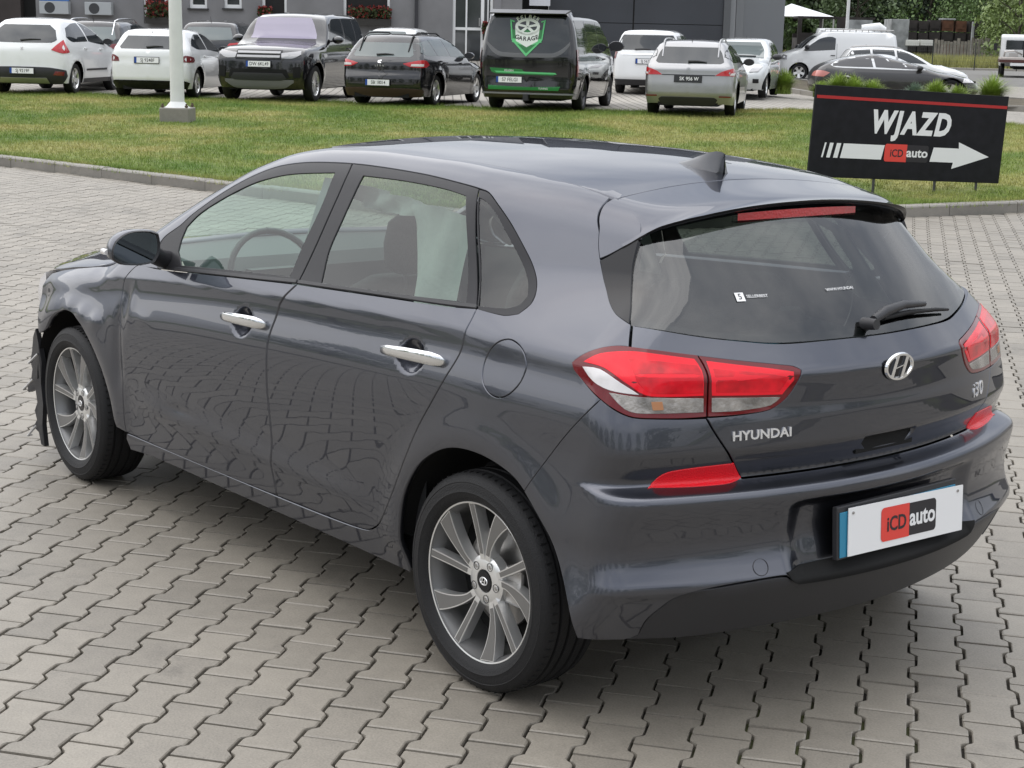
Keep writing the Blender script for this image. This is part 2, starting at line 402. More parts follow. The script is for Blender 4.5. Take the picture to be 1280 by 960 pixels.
def top_panel(name, poly, m, parent, step=.04, lip=.012, gap=.002, off=0., dent=None, corner=40):
    """a panel whose outline is given from above (x, y) and lies on the body surface"""
    q = inset(smooth_poly(poly, .03, corner), gap); V, tr, loops = flat_mesh(q, (), step)
    O = np.stack([V[:, 0], V[:, 1], np.full(len(V), .5)], 1); D = np.tile([0, 0, 1.], (len(V), 1))
    P = root(O, D); N = grad(P)
    if dent is not None:
        P = P+np.stack([np.zeros(len(P)), np.zeros(len(P)), dent(P)], 1)
    return surface_panel(name, P, N, tr, loops, m, parent, lip, off=off)
# ---------------------------------------------------------------- the damaged grey hatchback
car = thing('parked_car', 'dark grey metallic five-door hatchback with torn front corner, filling the foreground on the paving', 'car', (0, 0, 0))
car.rotation_euler = (.009, 0, 0); car.location = (0, .87*(1-math.cos(.009)), -.87*math.sin(.009))
MC = -2*(AL+YC)
def mir(p): return [(MC-s, v) for s, v in p][::-1]
def cup_dent(xc, zc):
    return lambda P: -.019*sst(0, 1, np.clip(1-((P[:, 0]-xc)/.070)**2-((P[:, 2]-zc)/.055)**2, 0, 1))
belt = [(1.17, 1.035), (1.441, 1.013), (1.657, .995), (1.90, .974), (2.142, .954)]
seamBlow = [(1.17, 1.035), (1.212, .985), (1.236, .95), (1.245, .913), (1.256, .866), (1.262, .819), (1.261, .747), (1.259, .66), (1.252, .58), (1.247, .474), (1.252, .40), (1.246, .304)]
seamF = [(2.300, .948), (2.345, .915), (2.372, .87), (2.372, .80), (2.362, .72), (2.345, .64), (2.338, .54), (2.340, .42), (2.341, .293)]
front_dent = lambda P: .55*(-.012*np.exp(-((P[:, 0]-2.17)/.030)**2-((P[:, 2]-.78)/.07)**2)+.007*np.exp(-((P[:, 0]-2.13)/.028)**2-((P[:, 2]-.80)/.06)**2)
    - .020*np.exp(-((P[:, 0]-2.22)/.03)**2)*sst(.42, .55, P[:, 2])*sst(.82, .72, P[:, 2]) + .006*np.exp(-((P[:, 0]-2.02)/.06)**2-((P[:, 2]-.765)/.025)**2))
def low_crease(P):        # soft pressed line low on the doors, rising towards the front wheel
    zc = .425+.02*(P[:, 0]-1.0); d = (P[:, 2]-zc)
    return .0085*np.exp(-(d/.045)**2)*sst(2.15, 1.9, P[:, 0])*sst(.45, .75, P[:, 0])
def ding(P): return -.006*np.exp(-((P[:, 0]-1.74)/.10)**2-((P[:, 2]-(.47-.02*(P[:, 0]-1.74)))/.018)**2)+.0007*np.sin(P[:, 0]*7+2*np.sin(P[:, 2]*5))*np.exp(-((P[:, 2]-.62)/.2)**2)
door_poly = belt+seamF+[(1.754, .293)]+[(1.246, .304)]+seamBlow[1:-1][::-1]
hs_f = panel('front_door', door_poly, paint, car, dent=lambda P: front_dent(P)+low_crease(P)+ding(P)+cup_dent(1.295, .864)(P), step=.016, rows=list(np.arange(.808, .922, .0065)), label='driver side front door with a dent at its leading edge')
panel('front_door', door_poly, paint, car, mirror=True, dent=low_crease, step=.04)
rseam = [(.261, 1.098), (.257, 1.055), (.259, 1.013), (.268, .952), (.307, .877), (.357, .80), (.413, .719), (.482, .597), (.549, .483), (.612, .395), (.653, .353), (.719, .322)]
rdoor = [(1.165, 1.036), (.70, 1.064), (.391, 1.083)]+rseam+[(.886, .312), (1.240, .304)]+[(s-.005, v) for s, v in seamBlow[1:-1][::-1]]
panel('rear_door', rdoor, paint, car, dent=lambda P: low_crease(P)+cup_dent(.335, .909)(P), step=.016, rows=list(np.arange(.853, .967, .0065)))
panel('rear_door', rdoor, paint, car, mirror=True, dent=low_crease, step=.04)
toptrim = [(2.09, 1.164), (2.035, 1.224), (1.897, 1.333), (1.754, 1.412), (1.626, 1.457), (1.493, 1.480), (1.343, 1.491), (1.154, 1.496)]
toptrim2 = [(1.154, 1.496), (.968, 1.494), (.745, 1.486), (.573, 1.474), (.451, 1.464)]
qtrim = [(.451, 1.464), (.409, 1.459), (.357, 1.436), (.266, 1.388), (.178, 1.319), (.129, 1.261), (.100, 1.204), (.090, 1.155), (.105, 1.113), (.148, 1.097), (.255, 1.093)]
fueld = [(.066, 1.030), (.016, 1.010), (-.012, .967), (-.002, .921), (.030, .883), (.066, .867), (.109, .872), (.145, .899), (.156, .943), (.142, .986), (.107, 1.019)]
frame_out = ([(.719, .322)]+rseam[::-1][1:]+qtrim[::-1][1:-1]+[(.451, 1.464)]+toptrim2[::-1][1:]+toptrim[::-1][1:]+[(2.175, 1.10), (2.20, 1.055), (2.20, 1.0), (2.142, .954), (2.300, .948), (2.40, 1.0), (2.43, 1.06), (2.36, 1.14), (2.2, 1.245), (2.0, 1.37), (1.8, 1.475), (1.6, 1.54), (1.45, 1.575), (1.25, 1.597),
   (1.0, 1.600), (.70, 1.592), (.45, 1.592), (.244, 1.597), (.05, 1.600), (.042, 1.575), (.036, 1.54), (.020, 1.503), (-.027, 1.446), (-.079, 1.400), (-.150, 1.335), (-.205, 1.283), (-.262, 1.218), (-.315, 1.170), (-.387, 1.130), (-.394, 1.060),
   (-.353, 1.059), (-.302, 1.049), (-.254, 1.030), (-.216, 1.003), (-.235, .982), (-.27, .959), (-.331, .925), (-.262, .855), (-.203, .792), (-.140, .718), (-.081, .641),
   (-.029, .668), (.063, .692), (.151, .700), (.241, .691), (.314, .665), (.391, .618), (.452, .553), (.495, .480), (.517, .400), (.527, .320), (.522, .235), (.893, .238), (1.57, .238), (2.115, .238), (2.33, .225), (2.352, .266), (2.341, .290), (1.246, .301), (.886, .309)])
for mm in (False, True):
    panel('side_frame', frame_out, paint, car, holes=[fueld] if not mm else [], mirror=mm, step=.024 if not mm else .05, gap=.0030, corner=48)
panel('fuel_flap', fueld, paint, car, gap=.0032, step=.015)
# black window surrounds with real openings, then the panes set back in them
fwin = [(2.035, 1.045), (2.045, 1.10), (2.040, 1.162), (1.977, 1.236), (1.85, 1.318), (1.698, 1.388), (1.559, 1.423), (1.441, 1.440), (1.215, 1.457), (1.205, 1.338), (1.224, 1.186), (1.232, 1.055), (1.409, 1.042), (1.677, 1.020), (1.97, .993)]
rwin = [(1.048, 1.457), (.819, 1.456), (.606, 1.447), (.49, 1.434), (.40, 1.294), (.315, 1.111), (.50, 1.095), (.691, 1.082), (1.041, 1.060), (1.066, 1.18), (1.056, 1.308)]
qwin = [(.432, 1.437), (.400, 1.431), (.337, 1.404), (.243, 1.337), (.187, 1.287), (.143, 1.231), (.118, 1.180), (.124, 1.144), (.162, 1.121), (.262, 1.108), (.345, 1.285)]
ftrim = [(1.172, 1.037)]+[(s, v+.001) for s, v in belt[1:]]+[(2.198, 1.0), (2.198, 1.055), (2.173, 1.10)]+toptrim[:-1]+[(1.157, 1.496), (1.140, 1.455), (1.138, 1.36), (1.150, 1.20)]
rtrim = [(1.166, 1.037), (1.144, 1.20), (1.132, 1.36), (1.134, 1.455), (1.150, 1.496)]+toptrim2[1:-1]+[(.457, 1.464), (.370, 1.303), (.265, 1.096), (.391, 1.084), (.70, 1.066)]
qtr = [(.452, 1.462)]+qtrim[1:-1]+[(.257, 1.095), (.362, 1.303)]
for mm in (False, True):
    panel('window_surround', ftrim, trim_black, car, holes=[fwin], mirror=mm, step=.03, lip=.006, off=-.0015, gap=.0016, corner=30)
    panel('window_surround', rtrim, trim_black, car, holes=[rwin], mirror=mm, step=.03, lip=.006, off=-.0015, gap=.0016, corner=30)
    panel('window_surround', qtr, trim_black, car, holes=[qwin], mirror=mm, step=.03, lip=.006, off=-.0015, gap=.0016, corner=30)
    panel('front_window', fwin, glass_clear, car, mirror=mm, step=.05, lip=0, off=-.005, gap=-.006, corner=30)
    panel('rear_window', rwin, glass_tint, car, mirror=mm, step=.05, lip=0, off=-.005, gap=-.006, corner=30)
    panel('quarter_window', qwin, glass_tint, car, mirror=mm, step=.05, lip=0, off=-.005, gap=-.006, corner=30)
    # matt rubber lip where each pane meets the sill of the doors
    panel('window_seal', [(1.175, 1.040), (1.44, 1.016), (1.66, .998), (2.0, .968), (2.0, .978), (1.66, 1.008), (1.44, 1.026), (1.18, 1.050)], black_plastic, car, mirror=mm, step=.05, lip=.006, off=.0035, gap=0)
    panel('window_seal', [(.262, 1.099), (.40, 1.087), (.70, 1.069), (1.165, 1.040), (1.163, 1.050), (.70, 1.079), (.40, 1.097), (.268, 1.109)], black_plastic, car, mirror=mm, step=.05, lip=.006, off=.0035, gap=0)
# roof, bonnet, windscreen
roof = [(-.093, 0), (-.097, .15), (-.104, .30), (-.115, .42), (-.122, .515), (-.02, .530), (.10, .540), (.45, .553), (.80, .553), (1.10, .540), (1.30, .527), (1.36, .40), (1.385, .2), (1.39, 0)]
roof = roof+[(x, -y) for x, y in roof[1:-1]][::-1]
top_panel('roof', roof, paint, car, gap=.0045, lip=.03)
ws = [(1.395, 0), (1.385, .25), (1.35, .45), (1.33, .535), (1.62, .600), (1.90, .640), (2.12, .675), (2.30, .70), (2.39, .50), (2.44, .25), (2.455, 0)]
ws = ws+[(x, -y) for x, y in ws[1:-1]][::-1]
top_panel('windscreen', ws, glass_clear, car, gap=.004, lip=0, off=-.003, step=.08)
hood_d = lambda P: .020*np.exp(-((P[:, 0]-2.78)/.17)**2-((P[:, 1]-.58)/.14)**2)+.022*np.exp(-((P[:, 0]-3.15)/.16)**2-((P[:, 1]-.52)/.2)**2)+.012*np.exp(-((P[:, 0]-2.85)/.12)**2-((P[:, 1]-.35)/.3)**2)
hd = [(2.46, 0), (2.445, .25), (2.40, .50), (2.36, .70), (2.52, .785), (2.80, .790), (3.05, .765), (3.22, .70), (3.34, .55), (3.42, .3), (3.44, 0)]
hd = hd+[(x, -y) for x, y in hd[1:-1]][::-1]
top_panel('bonnet', hd, paint, car, dent=hood_d, lip=.02)
fend = [(2.341, .293)]+seamF[::-1][1:]+[(2.40, .985), (2.49, .945), (2.62, .903), (2.72, .888), (3.024, .838), (3.20, .80), (3.24, .74), (3.22, .66), (3.17, .60), (3.12, .56), (3.05, .59), (2.985, .650), (2.909, .685), (2.834, .700), (2.744, .690), (2.659, .655), (2.57, .590), (2.49, .50), (2.44, .40), (2.42, .30)]
f_d = lambda P: (front_dent(P)-.006*np.exp(-((P[:, 0]-2.55)/.13)**2-((P[:, 2]-.76)/.05)**2)+.007*np.exp(-((P[:, 0]-2.40)/.05)**2-((P[:, 2]-.70)/.025)**2)
    - .010*np.exp(-((P[:, 0]-3.02)/.07)**2-((P[:, 2]-.72)/.06)**2)+.003*np.sin(P[:, 0]*42+P[:, 2]*20)*np.exp(-((P[:, 2]-.71)/.035)**2-((P[:, 0]-2.6)/.18)**2))
panel('front_wing', fend, paint, car, dent=f_d, step=.018, label='crumpled front wing')
panel('front_wing', fend, paint, car, mirror=True, step=.05)
# hatch: spoiler, side fins, rear glass, painted tailgate
sp_l = [(.036, 1.604), (.045, 1.714), (.062, 1.862), (.066, 1.969), (.068, 2.080), (.069, 2.125)]
sp_side = [(.031, 1.600), (.036, 1.575), (.030, 1.54), (.014, 1.503), (-.033, 1.446), (-.079, 1.405)]
sp_tr = [(-.215, 1.444), (-.358, 1.472), (-.506, 1.500), (-.761, 1.524), (-1.025, 1.526), (-1.30, 1.527)]
def sp_surface():
    """spoiler skin built as rows from the roof seam back to the trailing edge, then folded under"""
    n = 60; rows = []
    ys = np.linspace(-1, 1, 2*n+1)
    front = smooth_poly([(x, y) for x, y in [(-.126, -.515), (-.119, -.42), (-.108, -.30), (-.101, -.15), (-.097, 0), (-.101, .15), (-.108, .30), (-.119, .42), (-.126, .515)]], .01)[:]
    fr = np.array([(-.097-.050*(abs(u)*.515/.515)**2.2*.58, .515*u) for u in ys])
    Ff_ = root(np.stack([fr[:, 0], fr[:, 1], np.full(len(fr), .5)], 1), np.tile([0, 0, 1.], (len(fr), 1)))
    tl = smooth_poly(sp_tr+mir(sp_tr)[1:], .01, closed=False); tl = tl[:np.argmin(np.abs(tl[:, 0]-mir(sp_tr)[-1][0]))+1]
    Pt = surf(tl[:, 0], tl[:, 1]); L = np.concatenate([[0], np.cumsum(np.linalg.norm(np.diff(Pt, axis=0), axis=1))]); L /= L[-1]
    Ft = np.stack([np.interp((1-ys)/2, L, Pt[:, i]) for i in range(3)], 1)
    return Ff_, Ft
Ff_, Ft = sp_surface()
K = 14; rowsP = []
for t in np.linspace(0, 1, K+1):
    q = Ff_*(1-t)+Ft*t; q = q[:, :]
    O = q.copy(); O[:, 2] -= .25; D = np.tile([0, 0, 1.], (len(q), 1)); h = root(O, D, .6)
    far = np.clip((t-.75)/.25, 0, 1); rowsP.append(h*(1-far**2)+q*far**2 if t < 1 else Ft)
SP = np.array(rowsP); SP[-1] += [-.012, 0, .004]
def grid_mesh(G, name, m, parent, closed=False, smooth=45, kind=None):
    b = MB(); k, n = G.shape[:2]; b.add(G.reshape(-1, 3), [(i*n+j, i*n+j+1, (i+1)*n+j+1, (i+1)*n+j) for i in range(k-1) for j in range(n-1)])
    return b.build(name, m, parent, smooth=smooth, kind=kind)
und = [SP[-1], SP[-1]+[.002, 0, -.007], SP[-1]+[.012, 0, -.013], SP[-1]+[.055, 0, -.030], SP[-1]+[.085, 0, -.036]]
sp_o = grid_mesh(SP, 'spoiler', paint, car, smooth=60)
grid_mesh(np.array(und), 'spoiler_underside', black_gloss, sp_o, smooth=60)
for mm in (False, True):        # painted spoiler ends that wrap down beside the glass, and the gloss black fins below them
    panel('spoiler_end', [(.034, 1.604), (.036, 1.570), (.030, 1.54), (.014, 1.503), (-.033, 1.446), (-.082, 1.402), (-.215, 1.440), (-.358, 1.470), (-.340, 1.52), (-.22, 1.57), (-.08, 1.60)], paint, sp_o, mirror=mm, step=.02, lip=.02, off=.001, gap=.001, corner=50)
    panel('rear_fin', [(-.087, 1.396), (-.150, 1.331), (-.205, 1.279), (-.262, 1.214), (-.315, 1.166), (-.381, 1.131), (-.372, 1.20), (-.352, 1.285), (-.335, 1.38), (-.352, 1.462), (-.215, 1.437)], black_gloss, car, mirror=mm, step=.02, lip=.035, off=.001, gap=.003, corner=50)
gl = [(-.330, 1.48), (-.325, 1.385), (-.347, 1.27), (-.372, 1.180), (-.388, 1.131), (-.568, 1.113), (-.796, 1.084), (-.933, 1.064), (-1.021, 1.058), (-1.16, 1.054)]
gtop = [(-1.30, 1.555), (-1.02, 1.555), (-.76, 1.548), (-.5, 1.525), (-.35, 1.50)]
rg = panel('rear_glass', gl+[(-1.30, 1.052)]+mir(gl)+mir(gtop)[:-1]+[(-1.30, 1.555)]+gtop[1:], glass_rear, car, glassy=1, step=.05, lip=0, off=-.006, gap=0)
# dark printed border along the bottom of the rear glass
panel('glass_border', gl[4:]+[(-1.30, 1.052)]+mir(gl[4:])+[(-2.20, 1.155), (-1.9, 1.118), (-1.6, 1.085), (-1.3, 1.075), (-1.0, 1.085), (-.7, 1.118), (-.40, 1.155)], mat('printed_glass_border', (.05, .052, .055), .5), rg, glassy=1, step=.05, lip=0, off=-.0085, gap=0)
tg = [(-.396, 1.126), (-.402, 1.055), (-.494, 1.051), (-.623, 1.040), (-.835, 1.013), (-.936, .997), (-.954, .987), (-.940, .960), (-.905, .918), (-.852, .892), (-.749, .883), (-.641, .881), (-.662, .849), (-.701, .801), (-.742, .754), (-.784, .7085)]
tgt = [(-1.30, 1.048), (-1.021, 1.053), (-.933, 1.058), (-.796, 1.078), (-.568, 1.107)]
tpoly = tg+[(-1.30, .7085)]+mir(tg)+mir(tgt)[:-1]+tgt
rows = [.712, .715]+list(np.arange(.72, 1.04, .008))
hdl = [(-1.187, .786), (-1.413, .786), (-1.413, .765), (-1.385, .745), (-1.215, .745), (-1.187, .765)]
tgo = panel('tailgate', tpoly, paint, car, holes=[hdl], step=.03, rows=rows, lip=.018, gap=.0022, corner=32, bstep=.015)
b = MB(); hc = surf(np.array([-1.3]), np.array([.765]))[0]; b.box((hc[0]+.012, -.125, .735), (hc[0]+.05, .125, .80)); b.build('handle_recess', under_black, tgo)
b = MB(); b.tube([(hc[0]+.010, .112, .784), (hc[0]+.006, .05, .789), (hc[0]+.006, -.05, .789), (hc[0]+.010, -.112, .784)], .007, 8); b.build('release_handle', black_plastic, tgo, smooth=60)
# bumper
arch_r = [(-.081, .641), (-.188, .554), (-.24, .483), (-.285, .391), (-.312, .304)]
bl = [(-.428, .294), (-.465, .306), (-.484, .355), (-.519, .392), (-.554, .421), (-.603, .438), (-.697, .449), (-.82, .456), (-.886, .455), (-.912, .438), (-1.30, .437)]
bup = [(-.203, .792), (-.262, .855), (-.331, .925), (-.371, .904), (-.410, .890), (-.442, .885), (-.556, .880), (-.636, .879), (-.657, .848), (-.696, .800), (-.737, .754), (-.781, .703)]
bup[-1] = (-.784, .7065)
bump = arch_r+bl+mir(arch_r+bl[:-1])+[(MC-s_, v_) for s_, v_ in [(-.140, .718)]+bup]+[(-1.30, .7065)]+bup[::-1]+[(-.140, .718)]
bump_rows = [.434, .44, .448, .455, .463, .62, .628, .636, .644, .652, .66, .668, .676, .682, .684, .687, .690, .693, .696, .699, .702, .712]
def bump_low(P): return -.055*np.exp(-((P[:, 2]-.535)/.050)**2)*0+.0*P[:, 0]
bpo = panel('rear_bumper', bump, paint, car, step=.017, rows=bump_rows, lip=.02, gap=.0018, corner=34, bstep=.016)
lowb = [(-.428, .291), (-.465, .302), (-.486, .352), (-.521, .388), (-.556, .418), (-.604, .434), (-.697, .445), (-.82, .452), (-.886, .451), (-.914, .434), (-1.30, .432)]
bot = [(-1.30, .280), (-1.036, .282), (-.824, .280), (-.60, .279), (-.428, .288)]
panel('bumper_lower', lowb+mir(lowb[:-1])+mir(bot[:-1])+bot[:-1], black_plastic, car, step=.035, lip=.03, gap=.003, off=-.003, corner=34)
sl_ = [(-.885, .462), (-.895, .444), (-.925, .427), (-1.30, .425)]
panel('bumper_slot', sl_+mir(sl_[:-1])+[(-1.30, .470)], under_black, bpo, step=.03, lip=.004, off=.005, gap=0)
for sx in (1, -1):
    b = MB(); c = surf(np.array([-.81 if sx > 0 else MC+.81]), np.array([.482]))[0]; nn = grad(c[None])[0]
    M_ = Matrix.Translation(Vector(c+nn*.0008)) @ Vector(nn).to_track_quat('Y', 'Z').to_matrix().to_4x4()
    b.lathe([(.0215, .0), (.0225, .0008), (.0235, .0)], 28, M_, False); b.build('parking_sensor_ring', mat('paint_gap', (.03, .03, .035), .4), bpo, smooth=60)
# side reflectors let into the bumper
refl = [(-.742, .756), (-.670, .754), (-.600, .751), (-.529, .744), (-.498, .729), (-.470, .700), (-.584, .697), (-.723, .697), (-.771, .702), (-.783, .709)]
for mm in (False, True): panel('reflector', refl, red_refl, bpo, mirror=mm, step=.02, lip=.006, off=.003, gap=.003, rows=list(np.arange(.69, .72, .004)))
# tail lamps: outer half on the body, inner half on the tailgate
lo_ = [(-.216, 1.003), (-.254, 1.029), (-.302, 1.049), (-.353, 1.059), (-.394, 1.059), (-.494, 1.053), (-.619, 1.041), (-.636, 1.002), (-.638, .962), (-.636, .884), (-.556, .883), (-.442, .887), (-.410, .892), (-.371, .907), (-.329, .928), (-.27, .960), (-.228, .985)]
li_ = [(-.628, 1.039), (-.835, 1.012), (-.930, .997), (-.950, .987), (-.938, .963), (-.905, .920), (-.852, .893), (-.749, .885), (-.644, .884), (-.646, .962), (-.645, 1.002)]
o_red1 = [(-.262, 1.010), (-.310, 1.034), (-.400, 1.046), (-.494, 1.041), (-.606, 1.030), (-.624, 1.000), (-.626, .938), (-.52, .938), (-.454, .943), (-.405, .968), (-.33, 1.002)]
o_red2 = [(-.400, 1.026), (-.500, 1.022), (-.612, 1.012), (-.622, .99), (-.624, .945), (-.47, .948), (-.43, .975)]
o_white = [(-.262, .997), (-.320, .996), (-.395, .964), (-.435, .944), (-.355, .951), (-.303, .967)]
o_clear = [(-.355, .944), (-.454, .936), (-.626, .930), (-.626, .896), (-.442, .898), (-.400, .908)]
i_red = [(-.648, 1.024), (-.835, .999), (-.926, .984), (-.925, .965), (-.890, .930), (-.655, .937), (-.652, 1.0)]
i_red2 = [(-.664, 1.003), (-.835, .985), (-.910, .973), (-.880, .938), (-.668, .945)]
i_clear = [(-.655, .930), (-.884, .922), (-.852, .904), (-.750, .895), (-.655, .895)]
for mm in (False, True):
    lab = None if not mm else None
    t = panel('tail_lamp', lo_, red_dark, car, mirror=mm, step=.02, lip=.01, off=.0025, gap=.0005, corner=34)
    for nm, pl, mt, of in (('red_lens', o_red1, red_lens, .0040), ('inner_lens', o_red2, red_mid, .0048), ('white_lens', o_white, lamp_white, .0045), ('clear_lens', o_clear, lamp_clear, .0043)):
        panel(nm, pl, mt, t, mirror=mm, step=.02, lip=.002, off=of, gap=.0, corner=34)
    panel('bulb', [(-.470, .925), (-.50, .925), (-.505, .905), (-.475, .905)], amber, t, mirror=mm, step=.01, lip=.001, off=.0052, gap=0)
    t = panel('tail_lamp', li_, red_dark, tgo, mirror=mm, step=.02, lip=.01, off=.0025, gap=.0005, corner=34)
    for nm, pl, mt, of in (('red_lens', i_red, red_lens, .0040), ('inner_lens', i_red2, red_mid, .0048), ('clear_lens', i_clear, lamp_clear, .0043)):
        panel(nm, pl, mt, t, mirror=mm, step=.02, lip=.002, off=of, gap=.0, corner=34) if False else None
# inner lamp lenses belong to the lamp half on the body side so that nothing goes past three levels
for mm in (False, True):
    for nm, pl, mt, of in (('red_lens', i_red, red_lens, .0040), ('inner_lens', i_red2, red_mid, .0048), ('clear_lens', i_clear, lamp_clear, .0043)):
        panel(nm, pl, mt, tgo, mirror=mm, step=.02, lip=.002, off=of, gap=.0, corner=34)
# high brake lamp under the spoiler edge
b = MB(); k = 20; vs = []
for i in range(k+1):
    u = i/k*2-1; y = .255*u; xt = -.352+.26*y*y*1.2; z0 = 1.366-.10*y*y
    vs += [(xt, y, z0), (xt-.001, y, z0-.026), (xt+.03, y, z0-.026)]
b.add(vs, [(3*i, 3*i+1, 3*i+4, 3*i+3) for i in range(k)]+[(3*i+1, 3*i+2, 3*i+5, 3*i+4) for i in range(k)])
b.build('high_brake_lamp', mat('brake_lamp_red', (.42, .012, .018), .2, 0, 1, .03, bump=(120, .5)), sp_o, smooth=50)
# badge, lettering, aerial, wiper
def on_rear(y, z, off=.001):
    s = -(AL)-(YC-abs(y)); s = s if y >= 0 else MC-s; p = surf(np.array([s]), np.array([z]))[0]; n_ = grad(p[None])[0]; return p+n_*off, n_
def rear_matrix(y, z, off=.001, up=(0, 0, 1)):
    p, n_ = on_rear(y, z, off); n_ = Vector(n_); x = Vector(up).cross(n_).normalized(); u = n_.cross(x)
    return Matrix.Translation(Vector(p)) @ Matrix((x, u, n_)).transposed().to_4x4()
Mb = rear_matrix(0, .968, .004)
def ring(b, rx, ry, w, h, n=40, M=None, skew=0):
    pts = []; 
    for t in np.linspace(0, 2*math.pi, n, endpoint=False):
        pts.append([(math.cos(t)*(rx+d)+skew*math.sin(t)*(ry+d), math.sin(t)*(ry+d), z) for d, z in ((w, 0), (w*.5, h), (-w*.5, h), (-w, 0))])
    vs = [M @ Vector(p) for q in pts for p in q]; fs = [(4*i+k, 4*i+k+1, 4*((i+1) % n)+k+1, 4*((i+1) % n)+k) for i in range(n) for k in range(3)]
    b.add(vs, fs)
bd = MB(); ring(bd, .056, .034, .0055, .006, M=Mb); badge = bd.build('maker_badge', chrome, tgo, smooth=50)
b = MB(); b.add([Mb @ Vector((.056*math.cos(t), .034*math.sin(t), .0005)) for t in np.linspace(0, 2*math.pi, 32, endpoint=False)], [tuple(range(32))]); b.build('badge_field', black_gloss, badge)
b = MB()
def bar(b, pts, M, h=.005):
    n = len(pts); b.add([M @ Vector((x, y, .001)) for x, y in pts]+[M @ Vector((x, y, h)) for x, y in pts], [tuple(range(n)), tuple(range(n, 2*n))]+[(i, (i+1) % n, n+(i+1) % n, n+i) for i in range(n)])
bar(b, [(-.036, -.025), (-.024, -.030), (-.006, .031), (-.018, .032)], Mb); bar(b, [(.006, -.031), (.018, -.032), (.036, .025), (.024, .030)], Mb); bar(b, [(-.022, -.006), (-.012, -.001), (.022, .006), (.012, .001), (.0, -.010)][:4], Mb)
b.build('badge_letter', chrome, badge)
text_obj('maker_lettering', 'HYUNDAI', .034, letter_metal, tgo, rear_matrix(.478, .829, .001), .0022, bold=.0008, space=1.02, sx=1.18)
text_obj('model_lettering', 'i30', .060, letter_metal, tgo, rear_matrix(-.500, .836, .001), .0015, shear=.1, bold=.0002, space=1.12, sx=1.05)
# shark fin aerial
prof = [(.15, 0, .018), (.10, .018, .030), (.06, .036, .030), (.03, .050, .026), (.00, .060, .018), (-.02, .062, .010), (-.035, .060, .004)]
b = MB(); rings = []
for x, h, w in prof:
    xr = x; zr = float(root(np.array([[xr, 0, .5]]), np.array([[0, 0, 1.]]))[0, 2])-.004
    rings.append([(x-(.012 if h > .03 else 0)*0, w*1.35, zr), (x-.000, w*.9, zr+.012 if h > .012 else zr+h), (x, w*.30, zr+h*.72+.004), (x, 0, zr+h+.004), (x, -w*.30, zr+h*.72+.004), (x, -w*.9, zr+.012 if h > .012 else zr+h), (x, -w*1.35, zr)])
vs = [p for r_ in rings for p in r_]; n = 7
tail = [(-.022, .034, rings[-1][0][2]), (-.030, .018, rings[-1][0][2]+.012), (-.026, .006, rings[-1][0][2]+.04), (-.036, 0, rings[-1][0][2]+.062), (-.026, -.006, rings[-1][0][2]+.04), (-.030, -.018, rings[-1][0][2]+.012), (-.022, -.034, rings[-1][0][2])]
vs += tail; k = len(rings)
b.add(vs, [(i*n+j, i*n+j+1, (i+1)*n+j+1, (i+1)*n+j) for i in range(k) for j in range(n-1)]+[tuple(range(k*n, k*n+n))])
b.build('roof_aerial', mat('aerial_grey', (.045, .048, .056), .3, .3, .5), car, smooth=42)
# rear wiper
def on_glass(y, z, off=.0):
    GLASS[0] = 1; s = -(AL)-(YC-abs(y)) if abs(y) < YC else 0; s = s if y >= 0 else MC-s; p = surf(np.array([s]), np.array([z]))[0]; n_ = grad(p[None])[0]; GLASS[0] = 0; return p+n_*off
b = MB(); p0 = on_glass(.05, 1.072, .012); b.tube([p0+[.02, 0, 0], p0+[-.025, 0, .004]], [.018, .015], 14); b.tube([on_glass(.04, 1.078, .025), on_glass(-.02, 1.094, .03), on_glass(-.12, 1.108, .026), on_glass(-.24, 1.108, .018)], [.012, .015, .012, .008], 10)
wp = b.build('rear_wiper', black_plastic, car, smooth=50)
b = MB(); b.tube([on_glass(-.02, 1.085, .012), on_glass(-.15, 1.092, .010), on_glass(-.30, 1.090, .010), on_glass(-.385, 1.086, .008)], [.008, .007, .006, .004], 8); b.build('wiper_blade', rubber, wp, smooth=50)
# number plate holder with the dealer's plate
pm = Matrix.Translation(Vector((-.752, -.035, .540))) @ Matrix(((0, 0, -1, 0), (-1, 0, 0, 0), (0, 1, 0, 0), (0, 0, 0, 1)))      # local X to the car's right, Y up, Z out of the back
pc = pm @ Matrix.Rotation(R(-5), 4, 'X')
b = MB(); b.box((-.30, -.068, -.03), (.262, .078, .0)); 
for v_ in range(0, 0): pass
hold = MB(); 
def pbox(nm, lo, hi, m, par, M=pc, bevel=0): q = MB(); q.box(lo, hi, M); return q.build(nm, m, par, bevel=bevel)
ph = pbox('plate_holder', (-.288, -.068, -.018), (.243, .078, .0), black_plastic, car, bevel=.003)
pbox('registration_plate', (-.280, -.062, .0005), (.235, .062, .003), mat('plate_blue', (.03, .22, .36), .4), ph, bevel=.001)
pt = pc @ Matrix.Translation((0, -.002, .006)) @ Matrix.Rotation(R(-1.6), 4, 'Z')
dp = pbox('dealer_plate', (-.252, -.066, 0), (.262, .066, .003), white_print, ph, M=pt)
def rrect(w, h, r, cx=0, cy=0, n=5):
    return [(cx+sx*(w/2-r)+r*math.cos(a), cy+sy*(h/2-r)+r*math.sin(a)) for sx, sy, a0 in ((1, 1, 0), (-1, 1, 90), (-1, -1, 180), (1, -1, 270)) for a in [R(a0+90*i/n) for i in range(n+1)]]
def flat(nm, poly, z, m, par, M): q = MB(); q.add([M @ Vector((x, y, z)) for x, y in poly], [tuple(range(len(poly)))]); return q.build(nm, m, par)
logo_red = mat('logo_red', (.72, .06, .045), .45); logo_dark = mat('logo_dark', (.022, .020, .024), .45)
